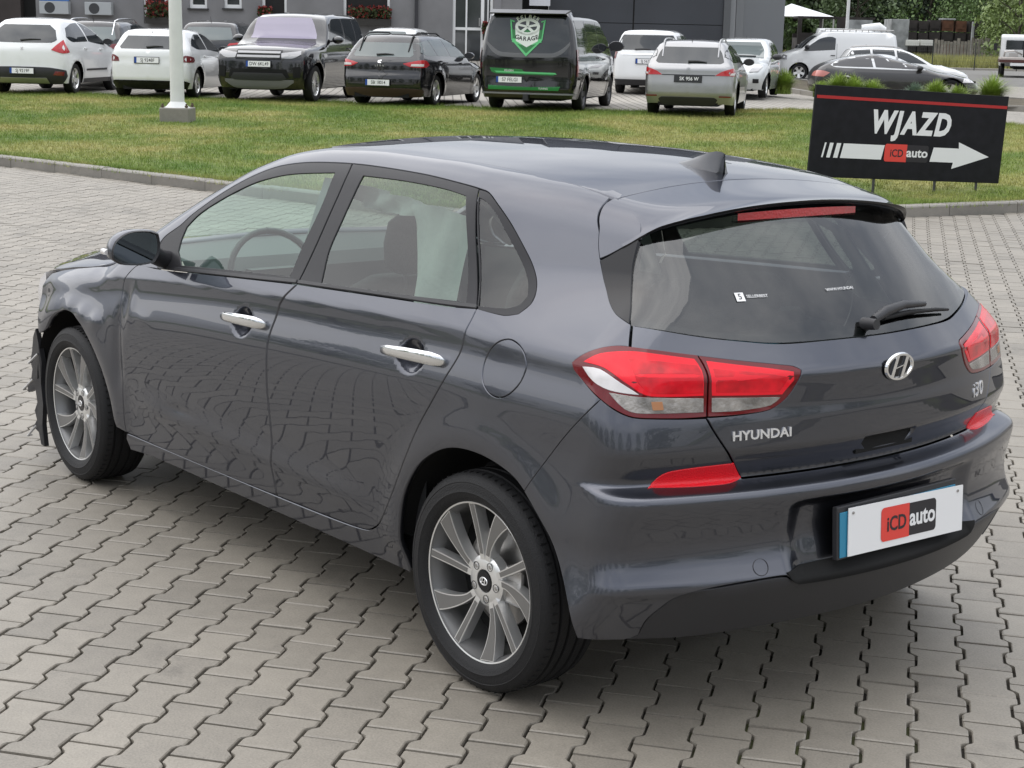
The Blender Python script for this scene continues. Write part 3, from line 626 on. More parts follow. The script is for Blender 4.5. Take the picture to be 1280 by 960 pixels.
def dealer_logo(par, M, w, h, z0):
    r = h*.14
    q = MB(); q.add([M @ Vector((x, y, z0)) for x, y in rrect(w, h, r)], [tuple(range(24))]); q.build('logo_panel', logo_dark, par)
    redp = [(x, y) for x, y in rrect(w*1.02, h*1.0, r, -w*.012, -h*.02) if x < -w*.02]+[]
    redp = [(-w*.0, h*.5)]+[(x, y) for x, y in rrect(w, h, r) if x < -w*.1]+[(-w*.0, -h*.5)]
    q = MB(); q.add([M @ Vector((x*1.02-w*.005, y*1.03, z0+.0006)) for x, y in redp], [tuple(range(len(redp)))]); q.build('logo_panel', logo_red, par)
    text_obj('logo_lettering', 'iCD', h*.62, logo_dark, par, M @ Matrix.Translation((-w*.235, -h*.03, z0+.0012)), .0003, bold=h*.012, sx=.92)
    text_obj('logo_lettering', 'auto', h*.74, white_print, par, M @ Matrix.Translation((w*.24, h*.03, z0+.0012)), .0003, bold=h*.018, sx=.95 if w < .4 else 1.15)
dealer_logo(dp, pt @ Matrix.Translation((.012, 0, 0)), .245, .092, .0036)
for px_ in (.235, -.235):
    q = MB(); q.tube([pt @ Vector((px_, .052, .002)), pt @ Vector((px_, .052, .006))], .004, 8); q.build('plate_screw', steel, ph)
# chrome door handles over their cups
def side_pt(x, z, off=0.):
    p = surf(np.array([x-XC]), np.array([z]))[0]; n_ = grad(p[None])[0]; return p+n_*off, n_
def handle(x0, z0, x1, z1, sgn, parent):
    cx, cz = (x0+x1)/2+.02, (z0+z1)/2-.004
    cup = MB(); n = 28; ringo = []; 
    for r_, dep in ((1, .0012), (.9, -.004), (.55, -.016), (.0, -.020)):
        for t in np.linspace(0, 2*math.pi, n, endpoint=False):
            p, q = side_pt(cx+.060*r_*math.cos(t), cz+.046*r_*math.sin(t), dep if dep > 0 else .0014+dep*.0); ringo.append(p*[1, sgn, 1])
    cup.add(ringo, [(k*n+i, k*n+(i+1) % n, (k+1)*n+(i+1) % n, (k+1)*n+i) for k in range(2) for i in range(n)])
    pts = []; prof_ = []
    h = MB(); P_ = []
    for t, off, hh in ((0, .000, .006), (.04, .012, .013), (.2, .026, .0165), (.45, .032, .018), (.72, .033, .019), (.9, .028, .019), (.97, .014, .015), (1, .000, .008)):
        x = x0+(x1-x0)*t; z = z0+(z1-z0)*t; p, q = side_pt(x, z, off)
        P_.append([p*[1, sgn, 1]+np.array([0, 0, hh*math.sin(a)])+q*[1, sgn, 1]*(.008*math.cos(a)) for a in np.linspace(0, 2*math.pi, 12, endpoint=False)])
    vs = [v for r_ in P_ for v in r_]; m_ = 12
    h.add(vs, [(i*m_+j, i*m_+(j+1) % m_, (i+1)*m_+(j+1) % m_, (i+1)*m_+j) for i in range(len(P_)-1) for j in range(m_)]+[tuple(range(m_)), tuple(range((len(P_)-1)*m_, len(P_)*m_))])
    return h.build('door_handle', chrome, parent, smooth=50)
fds = [o for o in car.children if o.name.startswith('front_door')]; rds = [o for o in car.children if o.name.startswith('rear_door')]
for i, sg in enumerate((1, -1)):
    handle(1.425, .862, 1.140, .876, sg, fds[i]); handle(.475, .905, .170, .920, sg, rds[i])
# door mirrors
def mirror_unit(sg):
    def Q(p): return (p[0], p[1]*sg, p[2])
    shell = MB(); 
    outline = [(u*.82, w*.78) for u, w in [(-.115, -.038), (-.118, .0), (-.100, .045), (-.055, .078), (.0, .090), (.070, .086), (.108, .070), (.116, .02), (.108, -.030), (.085, -.066), (.02, -.074), (-.07, -.066)]]   # (out..in, up)
    rings_ = []
    for d, sc_ in ((0, .97), (.012, 1.0), (.05, .93), (.09, .74), (.115, .45), (.122, .12)):
        rings_.append([(1.85+d+.10*(-u)*.25, .985-u*sc_, 1.048+w*sc_+.006*d/.1) for u, w in smooth_poly(outline, .02)])
    n = len(rings_[0]); vs = [Q(p) for r_ in rings_ for p in r_]
    shell.add(vs, [(i*n+j, i*n+(j+1) % n, (i+1)*n+(j+1) % n, (i+1)*n+j) for i in range(len(rings_)-1) for j in range(n)]+[tuple(range((len(rings_)-1)*n, len(rings_)*n))])
    sh = shell.build('door_mirror', paint, car, smooth=50)
    rim = MB(); sp_ = smooth_poly(outline, .02)
    a_ = [Q((1.85+.025*(-u), .985-u*.97, 1.048+w*.97)) for u, w in sp_]; b_ = [Q((1.843+.025*(-u), .985-u*.93, 1.048+w*.92)) for u, w in sp_]; c_ = [Q((1.857+.025*(-u), .985-u*.86, 1.048+w*.84)) for u, w in sp_]
    rim.add(a_+b_+c_, [(k*n+j, k*n+(j+1) % n, (k+1)*n+(j+1) % n, (k+1)*n+j) for k in range(2) for j in range(n)]); rim.build('mirror_rim', black_plastic, sh, smooth=50)
    g = MB(); g.add([Q((1.854+.025*(-u)+.0, .985-u*.89, 1.048+w*.87)) for u, w in sp_], [tuple(range(n))]); g.build('mirror_glass', mirror_glass, sh)
    q = MB(); q.tube([Q((1.91, .90, 1.025)), Q((1.94, .85, 1.0)), Q((1.95, .80, .985))], [.035, .032, .036], 10); q.build('mirror_foot', black_plastic, sh, smooth=50)
    q = MB(); q.tube([Q((1.885, 1.080, 1.04)), Q((1.92, 1.078, 1.04)), Q((1.95, 1.05, 1.04))], [.010, .012, .006], 8); q.build('indicator_lens', lamp_white, sh, smooth=50)
mirror_unit(1); mirror_unit(-1)
# ---------------------------------------------------------------- wheels
def build_wheel(x, y, sg, steer=0, name='wheel', simple=False):
    w = bpy.data.objects.new(name, None); C.objects.link(w); w.parent = car; w.location = (x, y, .317); w.rotation_euler = (0, 0, steer+(0 if sg > 0 else math.pi)); w.empty_display_size = .1
    # local: +Y is the outside
    t = MB(); W2 = .108
    prof_ = [(.228, -.085), (.250, -.100), (.275, -.106), (.298, -.100), (.310, -.088)]
    for g0 in (-.055, -.02, .02, .055): prof_ += [(.3165, g0-.006), (.309, g0-.004), (.309, g0+.004), (.3165, g0+.006)]
    prof_ += [(.311, .088), (.300, .099), (.290, .1035), (.2885, .1048), (.2865, .1038), (.272, .1075), (.262, .1078), (.2605, .1088), (.259, .1075), (.250, .105), (.240, .099), (.231, .090), (.226, .082)]
    t.lathe(prof_, 96); tyre = t.build('tyre', rubber, w, smooth=35)
    g = MB()                              # shoulder cuts in the tread
    for i in range(72):
        a = 2*math.pi*i/72; M_ = Matrix.Rotation(a, 4, 'Y') @ Matrix.Translation((.3120, .077, 0))
        g.box((-.004, -.013, -.0016), (.0036, .008, .0016), M_)
    g.build('tread_cut', under_black, tyre, kind='stuff')
    r_ = MB(); r_.lathe([(.226, -.08), (.218, -.06), (.213, .02), (.217, .066), (.2245, .080), (.2262, .0895), (.2305, .0905), (.2325, .088), (.231, .083)], 80); rim = r_.build('rim', mat('barrel_gap_shade', (.22, .22, .22), .4, .7), w, smooth=40)  # barrel colour darkened to put shade into the gaps between the spokes
    r_ = MB(); r_.lathe([(.2255, .084), (.2265, .0898), (.2305, .0912), (.2325, .089)], 80); r_.build('rim_lip', alloy, w, smooth=40)
    d = MB(); d.lathe([(.0, .0), (.14, .0), (.142, .008), (.142, -.01)], 48); d.build('brake_disc', steel, w, smooth=30)
    d = MB(); d.lathe([(.0, -.02), (.205, -.02)], 40); d.build('brake_shield', under_black, w)
    d = MB(); d.box((-.135, -.03, -.05), (-.06, .045, .06)); d.build('brake_caliper', steel, w, bevel=.01)
    sp1 = MB(); sp2 = MB(); face = MB()
    def pol(r, a): return (r*math.cos(a), r*math.sin(a))
    RO = .2265; N_ = 12
    def yy(r): return .062+.024*(r/RO)**1.6
    for k in range(5):
        a0 = R(72*k+17)
        for base, lean, wl, wr_ in ((R(-9), R(-1), (.0100, .0120), (.0100, .0130)), (R(8), R(13), (.0100, .0120), (.0110, .050))):
            L_ = []; R__ = []; Li = []; Ri = []
            for i in range(N_):
                u = i/(N_-1); r = .046+(RO-.046)*u; a = a0+base+lean*u**1.1
                l = (wl[0]+(wl[1]-wl[0])*u)/r; q_ = (wr_[0]+(wr_[1]-wr_[0])*max(0, u-.28)**1.25/.66)/r
                L_.append((r, a-l)); R__.append((r, a+q_)); e_ = .0036/r
                if i > 1: Li.append((min(r, RO-.003), a-l+e_)); Ri.append((min(r, RO-.003), a+q_-e_))
            pts_ = L_+R__[::-1]; n = len(pts_)
            top = [(pol(r, a)[0], yy(r), pol(r, a)[1]) for r, a in pts_]; low = [(pol(r, a)[0], yy(r)-.034, pol(r, a)[1]) for r, a in pts_]
            sp1.add(top+low, [(i, n-1-i, n-2-i, i+1) for i in range(N_-1)]+[(i, i+1, n+i+1, n+i) for i in range(n-1)]+[(n-1, 0, n, 2*n-1)])
            m_ = len(Li); q2 = Li+Ri[::-1]
            face.add([(pol(r, a)[0], yy(r)+.0010-(.004 if j >= m_ and r > .12 else 0)*0, pol(r, a)[1]) for j, (r, a) in enumerate(q2)], [(i, 2*m_-1-i, 2*m_-2-i, i+1) for i in range(m_-1)])
    sp1.build('spoke_set', alloy, w, smooth=30); face.build('spoke_inlay', alloy_dark, w, smooth=30)
    h = MB(); h.lathe([(.078, .030), (.074, .058), (.060, .066), (.034, .066), (.032, .062)], 40); h.build('hub', alloy, w, smooth=40)
    h = MB(); h.lathe([(.031, .060), (.030, .0675), (.0, .0685)], 28); hcap = h.build('centre_cap', black_gloss, w, smooth=40)
    Mh = Matrix.Translation((0, .0692, 0)) @ Matrix(((-1, 0, 0, 0), (0, 0, 1, 0), (0, 1, 0, 0), (0, 0, 0, 1)))
    e = MB(); ring(e, .0155, .0105, .0022, .0015, 24, Mh); bar(e, [(-.010, -.007), (-.006, -.0085), (-.002, .009), (-.006, .009)], Mh, .0016); bar(e, [(.002, -.009), (.006, -.009), (.010, .007), (.006, .0085)], Mh, .0016); bar(e, [(-.006, -.001), (-.003, .001), (.006, .001), (.003, -.001)], Mh, .0016)
    e.build('cap_emblem', letter_metal, hcap)
    for k in range(5):
        a = R(72*k+44); M_ = Matrix.Translation((.052*math.cos(a), .052, .052*math.sin(a)))
        lug = MB(); nut = MB(); lug.lathe([(.0125, .0150), (.0110, .0155), (.0105, .004), (.0, .004)], 16, M_); nut.lathe([(.008, .004), (.008, .0135), (.006, .0155), (.0, .0155)], 6, M_); lug.build('bolt_recess', mat('recess_dark', (.05, .05, .05), .5), w, smooth=40); nut.build('wheel_bolt', steel, w)
    return w
build_wheel(0, .785, 1); build_wheel(2.65, .785, 1, R(-2)); build_wheel(0, -.785, -1); build_wheel(2.65, -.785, -1, R(-2))
# arch liners, floor pan, inner dark shell
for xc in (0., 2.65):
    for sg in (1, -1):
        b = MB(); n = 28; vs = []
        for i in range(n+1):
            a = R(4+172*i/n)
            for yy_ in (.865, .50): vs.append((xc+.405*math.cos(a), yy_*sg, .32+.40*math.sin(a)))
        b.add(vs, [(2*i, 2*i+1, 2*i+3, 2*i+2) for i in range(n)]); b.add([(xc+.405*math.cos(R(4+172*i/n)), .5*sg, .32+.40*math.sin(R(4+172*i/n))) for i in range(n+1)], [tuple(range(n+1))])
        b.build('arch_liner', under_black, car, smooth=40)
b = MB(); b.box((-.20, -.50, .20), (3.2, .50, .34)); b.box((.42, -.80, .245), (2.23, .80, .33)); b.box((-.55, -.72, .36), (-.42, .72, .60)); b.box((3.0, -.70, .30), (3.3, .70, .70)); b.build('floor_pan', under_black, car)
# cabin
def loft(rows_, nm, m, par, smooth=50):
    b = MB(); n = len(rows_[0]); b.add([p for r_ in rows_ for p in r_], [(i*n+j, i*n+(j+1) % n, (i+1)*n+(j+1) % n, (i+1)*n+j) for i in range(len(rows_)-1) for j in range(n)]+[tuple(range(n)), tuple(range((len(rows_)-1)*n, len(rows_)*n))])
    return b.build(nm, m, par, smooth=smooth)
def rr3(cx, cy, cz, hw, hd, tilt=0, n=20, e=3.2):       # rounded section in the (depth x, width y) plane at height cz
    out = []
    for t in np.linspace(0, 2*math.pi, n, endpoint=False):
        c_, s_ = math.cos(t), math.sin(t); out.append((cx+hd*abs(c_)**(2/e)*(1 if c_ > 0 else -1), cy+hw*abs(s_)**(2/e)*(1 if s_ > 0 else -1), cz))
    return out
for sy in (.37, -.37):
    st = loft([rr3(1.02+.0*i, sy, .62+.02, .25, .10) for i in (0,)]+[rr3(1.16-.22*(z-.60), sy, z, w_, d_) for z, w_, d_ in ((.64, .24, .09), (.75, .25, .085), (.90, .24, .08), (.99, .20, .07), (1.02, .14, .05))], 'front_seat', seat_cloth, car)
    loft([rr3(1.00-.12*(z-1.04), sy, z, w_, d_) for z, w_, d_ in ((1.035, .085, .035), (1.06, .125, .052), (1.14, .135, .058), (1.21, .125, .052), (1.245, .08, .03))], 'headrest', seat_cloth, st)
    loft([rr3(1.38, sy, z, w_, d_) for z, w_, d_ in ((.42, .24, .27), (.55, .25, .27), (.60, .23, .25))], 'seat_cushion', seat_cloth, st)
    b = MB(); [b.tube([(1.0, sy+q, .98), (1.0, sy+q, 1.07)], .006, 6) for q in (-.05, .05)]; b.build('headrest_post', steel, st)
rb = loft([rr3(.22-.25*(z-.60), 0, z, w_, d_) for z, w_, d_ in ((.55, .62, .09), (.80, .63, .085), (.93, .62, .08), (.965, .58, .05))], 'rear_bench', seat_cloth, car)
for sy in (.36, 0, -.36): loft([rr3(.135, sy, z, w_, .05) for z, w_ in ((.965, .09), (.99, .12), (1.06, .12), (1.09, .07))], 'headrest', seat_cloth, rb)
loft([rr3(.48, 0, z, w_, d_) for z, w_, d_ in ((.42, .62, .26), (.55, .62, .26), (.58, .58, .23))], 'bench_cushion', seat_cloth, rb)
b = MB(); b.add([(2.02, -.70, .78), (2.02, .70, .78), (2.00, .70, .92), (2.05, .70, .965), (2.45, .66, .985), (2.45, -.66, .985), (2.05, -.70, .965), (2.00, -.70, .92)], [(0, 1, 2, 7), (7, 2, 3, 6), (6, 3, 4, 5)]); b.build('dashboard', dash_plastic, car, smooth=30)
b = MB(); b.tube([(1.93+.16*.38*math.cos(a), .37+.19*math.sin(a), .90+.17*math.cos(a)) for a in np.linspace(0, 2*math.pi, 33)], .013, 8, cap=False); b.box((1.93, .27, .87), (1.98, .47, .93)); b.tube([(1.95, .37, .9), (2.08, .37, .86)], .03, 8); b.build('steering_wheel', black_plastic, car, smooth=50)
for s_ in (1, -1): b = MB(); b.add([(x, s_*.80, z) for x, z in ((.35, .35), (2.1, .35), (2.1, .93), (1.2, .98), (.35, 1.03))], [(0, 1, 2, 3, 4)]); b.build('door_lining', dash_plastic, car)
b = MB(); b.add([(-.36, -.62, .90), (-.36, .62, .90), (.12, .62, .93), (.12, -.62, .93)], [(0, 1, 2, 3)]); b.build('parcel_shelf', mat('shelf_grey', (.06, .062, .066), .8), car)
b = MB(); b.add([(-.10, .40, .935), (-.18, .22, .935), (-.20, -.2, .938), (-.16, -.33, .937), (-.08, -.2, .938), (-.06, .2, .936)], [tuple(range(6))]); b.build('blue_reflection', mat('reflection_blue', (.10, .30, .42), .5), car)  # flat blue patch added to stand for a blue reflection in the rear glass
hl = top_panel('headliner', [(x*.985+.01, y*.97) for x, y in roof], liner, car, off=-.03, lip=0, step=.1)
for sg in (1, -1):        # inner trims of the pillars
    pm_ = liner if sg < 0 else mat('pillar_grey', (.16, .165, .165), .8)
    b = MB(); b.add([(x, y*sg, z) for x, y, z in ((1.04, .64, 1.35), (1.16, .64, 1.35), (1.17, .78, .95), (.98, .78, .95))], [(0, 1, 2, 3)]); b.build('pillar_trim', pm_, car)
    b = MB(); b.add([(x, y*sg, z) for x, y, z in ((.38, .60, 1.34), (.28, .58, 1.34), (-.12, .48, 1.26), (-.25, .58, 1.03), (-.02, .70, 1.01), (.08, .75, 1.03), (.0, .70, 1.10), (.08, .66, 1.22))], [(0, 1, 2, 7), (2, 3, 4, 6), (4, 5, 6), (2, 6, 7)]); b.build('pillar_trim', pm_, car)
# spent curtain airbag hanging down behind the rear door glass
b = MB(); nu, nv = 26, 16; G = []
for i in range(nu+1):
    u = i/nu; row = []
    for j in range(nv+1):
        v = j/nv; x = .98-.60*u+.10*v*(1-u)-.03*v; drop = .05+.05*math.sin(6*u)*.3+(.29*sst(.55, .80, np.array([u]))[0] if True else 0)
        z = 1.345-.05*u-v*drop; y = .625+.10*v*sst(.5, .8, np.array([u]))[0]+.012*math.sin(23*u+3*v)+.008*math.sin(41*u-5*v); row.append((x, y, z))
    G.append(row)
G = np.array(G); b.add(G.reshape(-1, 3), [(i*(nv+1)+j, i*(nv+1)+j+1, (i+1)*(nv+1)+j+1, (i+1)*(nv+1)+j) for i in range(nu) for j in range(nv)]); b.build('curtain_airbag', airbag, car, smooth=60)
# stickers inside the rear glass
def glass_matrix(y, z, off):
    p = on_glass(y, z, off); GLASS[0] = 1; n_ = Vector(grad(p[None])[0]); GLASS[0] = 0; x = Vector((0, 0, 1)).cross(n_).normalized(); u = n_.cross(x); return Matrix.Translation(Vector(p)) @ Matrix((x, u, n_)).transposed().to_4x4()
Mg = glass_matrix(.375, 1.222, -.004)
q = MB(); q.add([Mg @ Vector((x, y, 0)) for x, y in ((-.045, -.014), (-.018, -.014), (-.018, .014), (-.045, .014))], [(0, 1, 2, 3)]); stk = q.build('glass_sticker', white_print, rg)
text_obj('sticker_lettering', '5', .026, logo_dark, rg, Mg @ Matrix.Translation((-.0315, 0, .0008)), .0001)
text_obj('sticker_lettering', 'SELLERBEST', .013, white_print, rg, Mg @ Matrix.Translation((.022, .0, .0008)), .0001)
text_obj('sticker_lettering', 'WWW.HYUNDAI', .014, white_print, rg, glass_matrix(.06, 1.20, -.004), .0001)
# torn front end: lamp, crash bar, ragged bumper remains
def frag(nm, pts, m, th=.012, parent=car, label=None):
    q = MB(); n = len(pts); p_ = [np.array(p, float) for p in pts]; q.add([tuple(p) for p in p_]+[tuple(p-np.array([0, th, 0])) for p in p_], [tuple(range(n)), tuple(range(n, 2*n))[::-1]]+[(i, (i+1) % n, n+(i+1) % n, n+i) for i in range(n)]); o = q.build(nm, m, parent)
    if label: o['label'] = label
    return o
for sg in (1, -1):
    rows_ = []
    for t in np.linspace(0, 1, 7):
        y = .775-.30*t; xo = 3.16+.22*math.sin(t*1.3); rows_.append([(xo+dx, y*sg, z) for dx, z in ((-.02, .79-.02*t), (.04, .755-.02*t), (.07, .70-.01*t), (.055, .645), (-.03, .625))])
    loft(rows_, 'headlamp', lamp_white, car)
b = MB(); b.box((3.30, -.62, .42), (3.36, .62, .54)); b.box((3.16, -.48, .36), (3.24, .48, .64)); b.build('crash_bar', black_plastic, car, bevel=.01)
fb = []
for t in np.linspace(-1, .1, 14):
    y = .83*t; xo = 3.52-.34*t*t-.10*max(0, abs(t)-.75)*2; fb.append([(xo-.03, y, .66), (xo, y, .60), (xo+.01, y, .45), (xo-.01, y, .30), (xo-.05, y, .22), (xo-.10, y, .22), (xo-.08, y, .5)])
loft(fb, 'front_bumper', paint, car)
frag('bumper_remains', [(3.030, .875, 0.570), (3.070, .87, 0.530), (3.100, .865, 0.460), (3.135, .86, 0.410), (3.110, .862, 0.380), (3.125, .862, 0.340), (3.165, .865, 0.300), (3.155, .865, 0.270), (3.090, .86, 0.295), (3.075, .86, 0.240), (3.100, .862, 0.200), (3.085, .86, 0.160), (3.115, .865, 0.125), (3.070, .86, 0.110), (3.050, .86, 0.060), (3.025, .855, 0.055), (3.030, .86, 0.150), (3.015, .86, 0.240), (3.030, .86, 0.330), (3.015, .86, 0.430), (3.020, .87, 0.510)], black_plastic, .02, label='torn black remains of the front bumper')
frag('bumper_remains', [(3.100, .83, 0.510), (3.150, .82, 0.430), (3.135, .82, 0.360), (3.100, .82, 0.310), (3.125, .82, 0.240), (3.070, .82, 0.190), (3.050, .83, 0.310), (3.060, .83, 0.430)], under_black, .05)
for p0, p1 in (((3.09, .87, .34), (3.155, .875, .285)), ((3.07, .87, .14), (3.115, .872, .09)), ((3.03, .87, .46), (3.08, .875, .42))):
    q = MB(); q.tube([p0, ((p0[0]+p1[0])/2, .90, (p0[2]+p1[2])/2-.02), p1], [.006, .005, .003], 6); q.build('loose_bracket', steel, car)
# ---------------------------------------------------------------- parked vehicles in the lot behind: a generic car body solid, panels and fittings laid on it
def angle_profile(tumble):
    d = np.array([-1.2, -.75, -.62, -.5, -.3, -.12, -.03, .0, .03, .10, .22, .34, .45, .6]); low = [-16, -14, -9, -3, 0, 4, 9]
    a = np.array(low+[t for t in tumble]); dd = np.linspace(-1.2, .7, 381); aa = np.interp(dd, d, a)
    yy = -np.concatenate([[0], np.cumsum(.5*(np.tan(np.radians(aa[1:]))+np.tan(np.radians(aa[:-1])))*np.diff(dd))]); yy -= yy.max()
    return lambda q: np.interp(q, dd, yy)
class Shape:
    def __init__(s, W, wb, fo, ro, wr, belt, T, Rr_, Fn, tumble=(16, 17, 18, 20, 24, 30, 40), kr=.10, kt=.09, kf=.16, curve=.22, fcurve=.35, taper=(.05, .10), flare=.02):
        s.W, s.wb, s.fo, s.ro, s.wr = W, wb, fo, ro, wr; s.belt = pchip(*zip(*belt)) if len(belt) > 2 else (lambda x, b=belt: b[0][1]+(b[1][1]-b[0][1])*(np.asarray(x)-b[0][0])/(b[1][0]-b[0][0]))
        s.T = pchip(*zip(*T)); s.R = pchip(*zip(*Rr_)); s.Fn = pchip(*zip(*Fn)); s.pf = angle_profile(tumble); s.kr, s.kt, s.kf, s.curve, s.fcurve, s.taper, s.flare = kr, kt, kf, curve, fcurve, taper, flare
        s.xa = -ro+.62; s.xb = wb+fo-.95; s.yc = W/2-.48; s.zc = belt[0][1]-.04; s.AL = .75; s.Ls = s.xb-s.xa; s.S = 2*s.yc+2*s.AL+s.Ls
    def F(s, P):
        x, y, z = P[..., 0], P[..., 1], P[..., 2]; a = np.sqrt(y*y+1e-8)
        Y = s.W/2*(1-s.taper[0]*sst(.3, -s.ro, x)-s.taper[1]*sst(s.wb-.2, s.wb+s.fo, x))+s.pf(z-s.belt(x))
        for xc in (0, s.wb):
            r = np.hypot(x-xc, z-s.wr); Y = Y+s.flare*np.exp(-((r-s.wr*1.22)/.07)**2)
        f = smax(a-Y, s.R(z)+s.curve*a*a-x, s.kr); f = smax(f, x-(s.Fn(z)-s.fcurve*a*a), s.kf); return smax(f, z-(s.T(x)-.07*a*a), s.kt)
    def grad(s, P, e=.004):
        g = np.stack([(s.F(P+np.eye(3)[i]*e)-s.F(P-np.eye(3)[i]*e)) for i in range(3)], -1); return g/(np.linalg.norm(g, axis=-1, keepdims=True)+1e-12)
    def root(s, O, D, tmax=2.2):
        lo = np.zeros(len(O)); hi = np.full(len(O), tmax)
        for _ in range(22):
            m = (lo+hi)/2; neg = s.F(O+D*m[:, None]) < 0; lo = np.where(neg, m, lo); hi = np.where(neg, hi, m)
        return O+D*hi[:, None]
    def ray(s, S_, v):
        sg = np.sign(S_); a = np.abs(S_); yc, AL, Ls = s.yc, s.AL, s.Ls; PI2 = math.pi/2
        th = np.where(a < yc, 0, np.where(a < yc+AL, (a-yc)/AL*PI2, np.where(a < yc+AL+Ls, PI2, np.where(a < yc+2*AL+Ls, PI2+(a-yc-AL-Ls)/AL*PI2, math.pi))))
        ox = s.xa+np.clip(a-yc-AL, 0, Ls); oy = np.where(a < yc, a, np.where(a < yc+2*AL+Ls, yc, np.maximum(s.S-a, 0)))
        ph = np.clip((v-s.zc)/.5, 0, PI2); oz = np.minimum(v, s.zc)
        return np.stack([ox, oy*sg, oz], -1), np.stack([-np.cos(th)*np.cos(ph), np.sin(th)*np.cos(ph)*np.where(sg == 0, 1, sg), np.sin(ph)], -1)
    def sx(s, x): return s.yc+s.AL+(x-s.xa)
    def project(s, mode, q, side=1):
        n = len(q); z = np.zeros(n)
        if mode == 'side': O = np.stack([q[:, 0], z, q[:, 1]], 1); D = np.tile([0, float(side), 0], (n, 1))
        elif mode == 'rear': O = np.stack([z+.3, q[:, 0], q[:, 1]], 1); D = np.tile([-1., 0, 0], (n, 1))
        elif mode == 'front': O = np.stack([z+s.wb-.9, q[:, 0], q[:, 1]], 1); D = np.tile([1., 0, 0], (n, 1))
        elif mode == 'top': O = np.stack([q[:, 0], q[:, 1], z+.5], 1); D = np.tile([0, 0, 1.], (n, 1))
        else: O, D = s.ray(q[:, 0]*side, q[:, 1])
        return s.root(O, D)
def lay(sh, nm, mode, poly, m, parent, off=.004, step=.12, lip=.005, side=1, gap=0, corner=35, label=None, bstep=.06, holes=()):
    q = smooth_poly(poly, bstep, corner); V, tr, loops = flat_mesh(q, holes, step); P = sh.project(mode, V, side); N = sh.grad(P)
    o = surface_panel(nm, P, N, tr, loops, m, parent, lip, off=off)
    if label: o['label'] = label
    return o
CARGLASS = mat('car_glass_dark', (.018, .022, .025), .03, 0, 0, spec=1.0)
CARGLASS2 = mat('car_glass_see_through', (.10, .125, .125), .04, 0, 0, spec=1.0)
WHEELS = {}
def car_wheel(parent, x, y, r, sg, style='ten', dark=False, rimr=.66):
    key = (round(r, 3), style, dark)
    w = bpy.data.objects.new('wheel', None); C.objects.link(w); w.parent = parent; w.location = (x, y, r); w.rotation_euler = (0, random.random()*2, 0 if sg > 0 else math.pi); w.empty_display_size = .1
    if key not in WHEELS:
        t = MB(); t.lathe([(r*rimr, -.08), (r*.8, -.105), (r*.95, -.095), (r, -.07), (r, .07), (r*.95, .095), (r*.8, .102), (r*(rimr+.02), .09), (r*(rimr-.01), .08)], 40); a = t.build('tyre', rubber, None, smooth=40).data
        al = mat('alloy_dark_wheel', (.09, .09, .095), .35, .7) if dark else alloy
        m_ = MB(); m_.lathe([(r*(rimr-.03), -.06), (r*(rimr-.07), .05), (r*(rimr-.01), .084), (r*(rimr+.015), .086)], 40)
        n = {'five': 5, 'ten': 10, 'multi': 16, 'seven': 7}[style]
        for i in range(n):
            aa = 2*math.pi*i/n; hw = {'five': .055, 'ten': .022, 'multi': .012, 'seven': .035}[style]
            M_ = Matrix.Rotation(aa, 4, 'Y'); m_.add([M_ @ Vector(p) for p in ((.03, .05, -hw*.8), (r*(rimr-.03), .075, -hw), (r*(rimr-.03), .075, hw), (.03, .05, hw*.8), (.03, .03, -hw*.8), (r*(rimr-.03), .05, -hw), (r*(rimr-.03), .05, hw), (.03, .03, hw*.8))], [(0, 1, 2, 3), (0, 4, 5, 1), (3, 2, 6, 7), (1, 5, 6, 2)])
        m_.lathe([(.07, .03), (.065, .062), (.0, .066)], 20); b_ = m_.build('rim', al, None, smooth=35).data
        d = MB(); d.lathe([(0, 0), (r*(rimr-.05), 0)], 24); c_ = d.build('wheel_back', under_black, None).data
        for nm in ('tyre', 'rim', 'wheel_back'):
            for o in [o for o in bpy.data.objects if o.parent is None and o.type == 'MESH' and o.data in (a, b_, c_)]: bpy.data.objects.remove(o)
        WHEELS[key] = (a, b_, c_)
    for nm, me in zip(('tyre', 'rim', 'wheel_back'), WHEELS[key]):
        o = bpy.data.objects.new(nm, me); C.objects.link(o); o.parent = w
    return w
def arch_notch(x0, r, zb, n=14):
    # going in +x along the bottom edge at height zb, hop over a wheel at x0
    a0 = math.asin((zb-.0)/r-0) if False else math.asin(max(-.99, min(.99, (zb-r/1.16)/r)))
    return [(x0+r*math.cos(t), r/1.16+r*math.sin(t)) for t in np.linspace(math.pi-a0, a0, n)]
def plate_on(parent, M, w, h, txt, blue=True, black=False):
    q = MB(); q.box((-w/2-.012, -h/2-.012, -.015), (w/2+.012, h/2+.012, .0), M); hd_ = q.build('plate_holder', black_plastic, parent)
    q = MB(); q.box((-w/2, -h/2, 0), (w/2, h/2, .003), M); pl = q.build('registration_plate', mat('black_plate', (.02, .02, .022), .4) if black else white_print, hd_)
    if blue:
        q = MB(); q.box((-w/2, -h/2, .003), (-w/2+.045, h/2, .004), M); q.build('plate_band', mat('eu_blue', (.01, .06, .30), .4), hd_)
    text_obj('plate_lettering', txt, h*.86, white_print if black else logo_dark, hd_, M @ Matrix.Translation((.02, -.002, .0045)), .0003, sx=.80 if len(txt) > 8 else .9, bold=.0006)
def surf_matrix(sh, mode, a, z, off=.004):
    P = sh.project(mode, np.array([[a, z]])); n_ = Vector(sh.grad(P)[0]); x = Vector((0, 0, 1)).cross(n_).normalized(); u = n_.cross(x); return Matrix.Translation(Vector(P[0])+n_*off) @ Matrix((x, u, n_)).transposed().to_4x4()
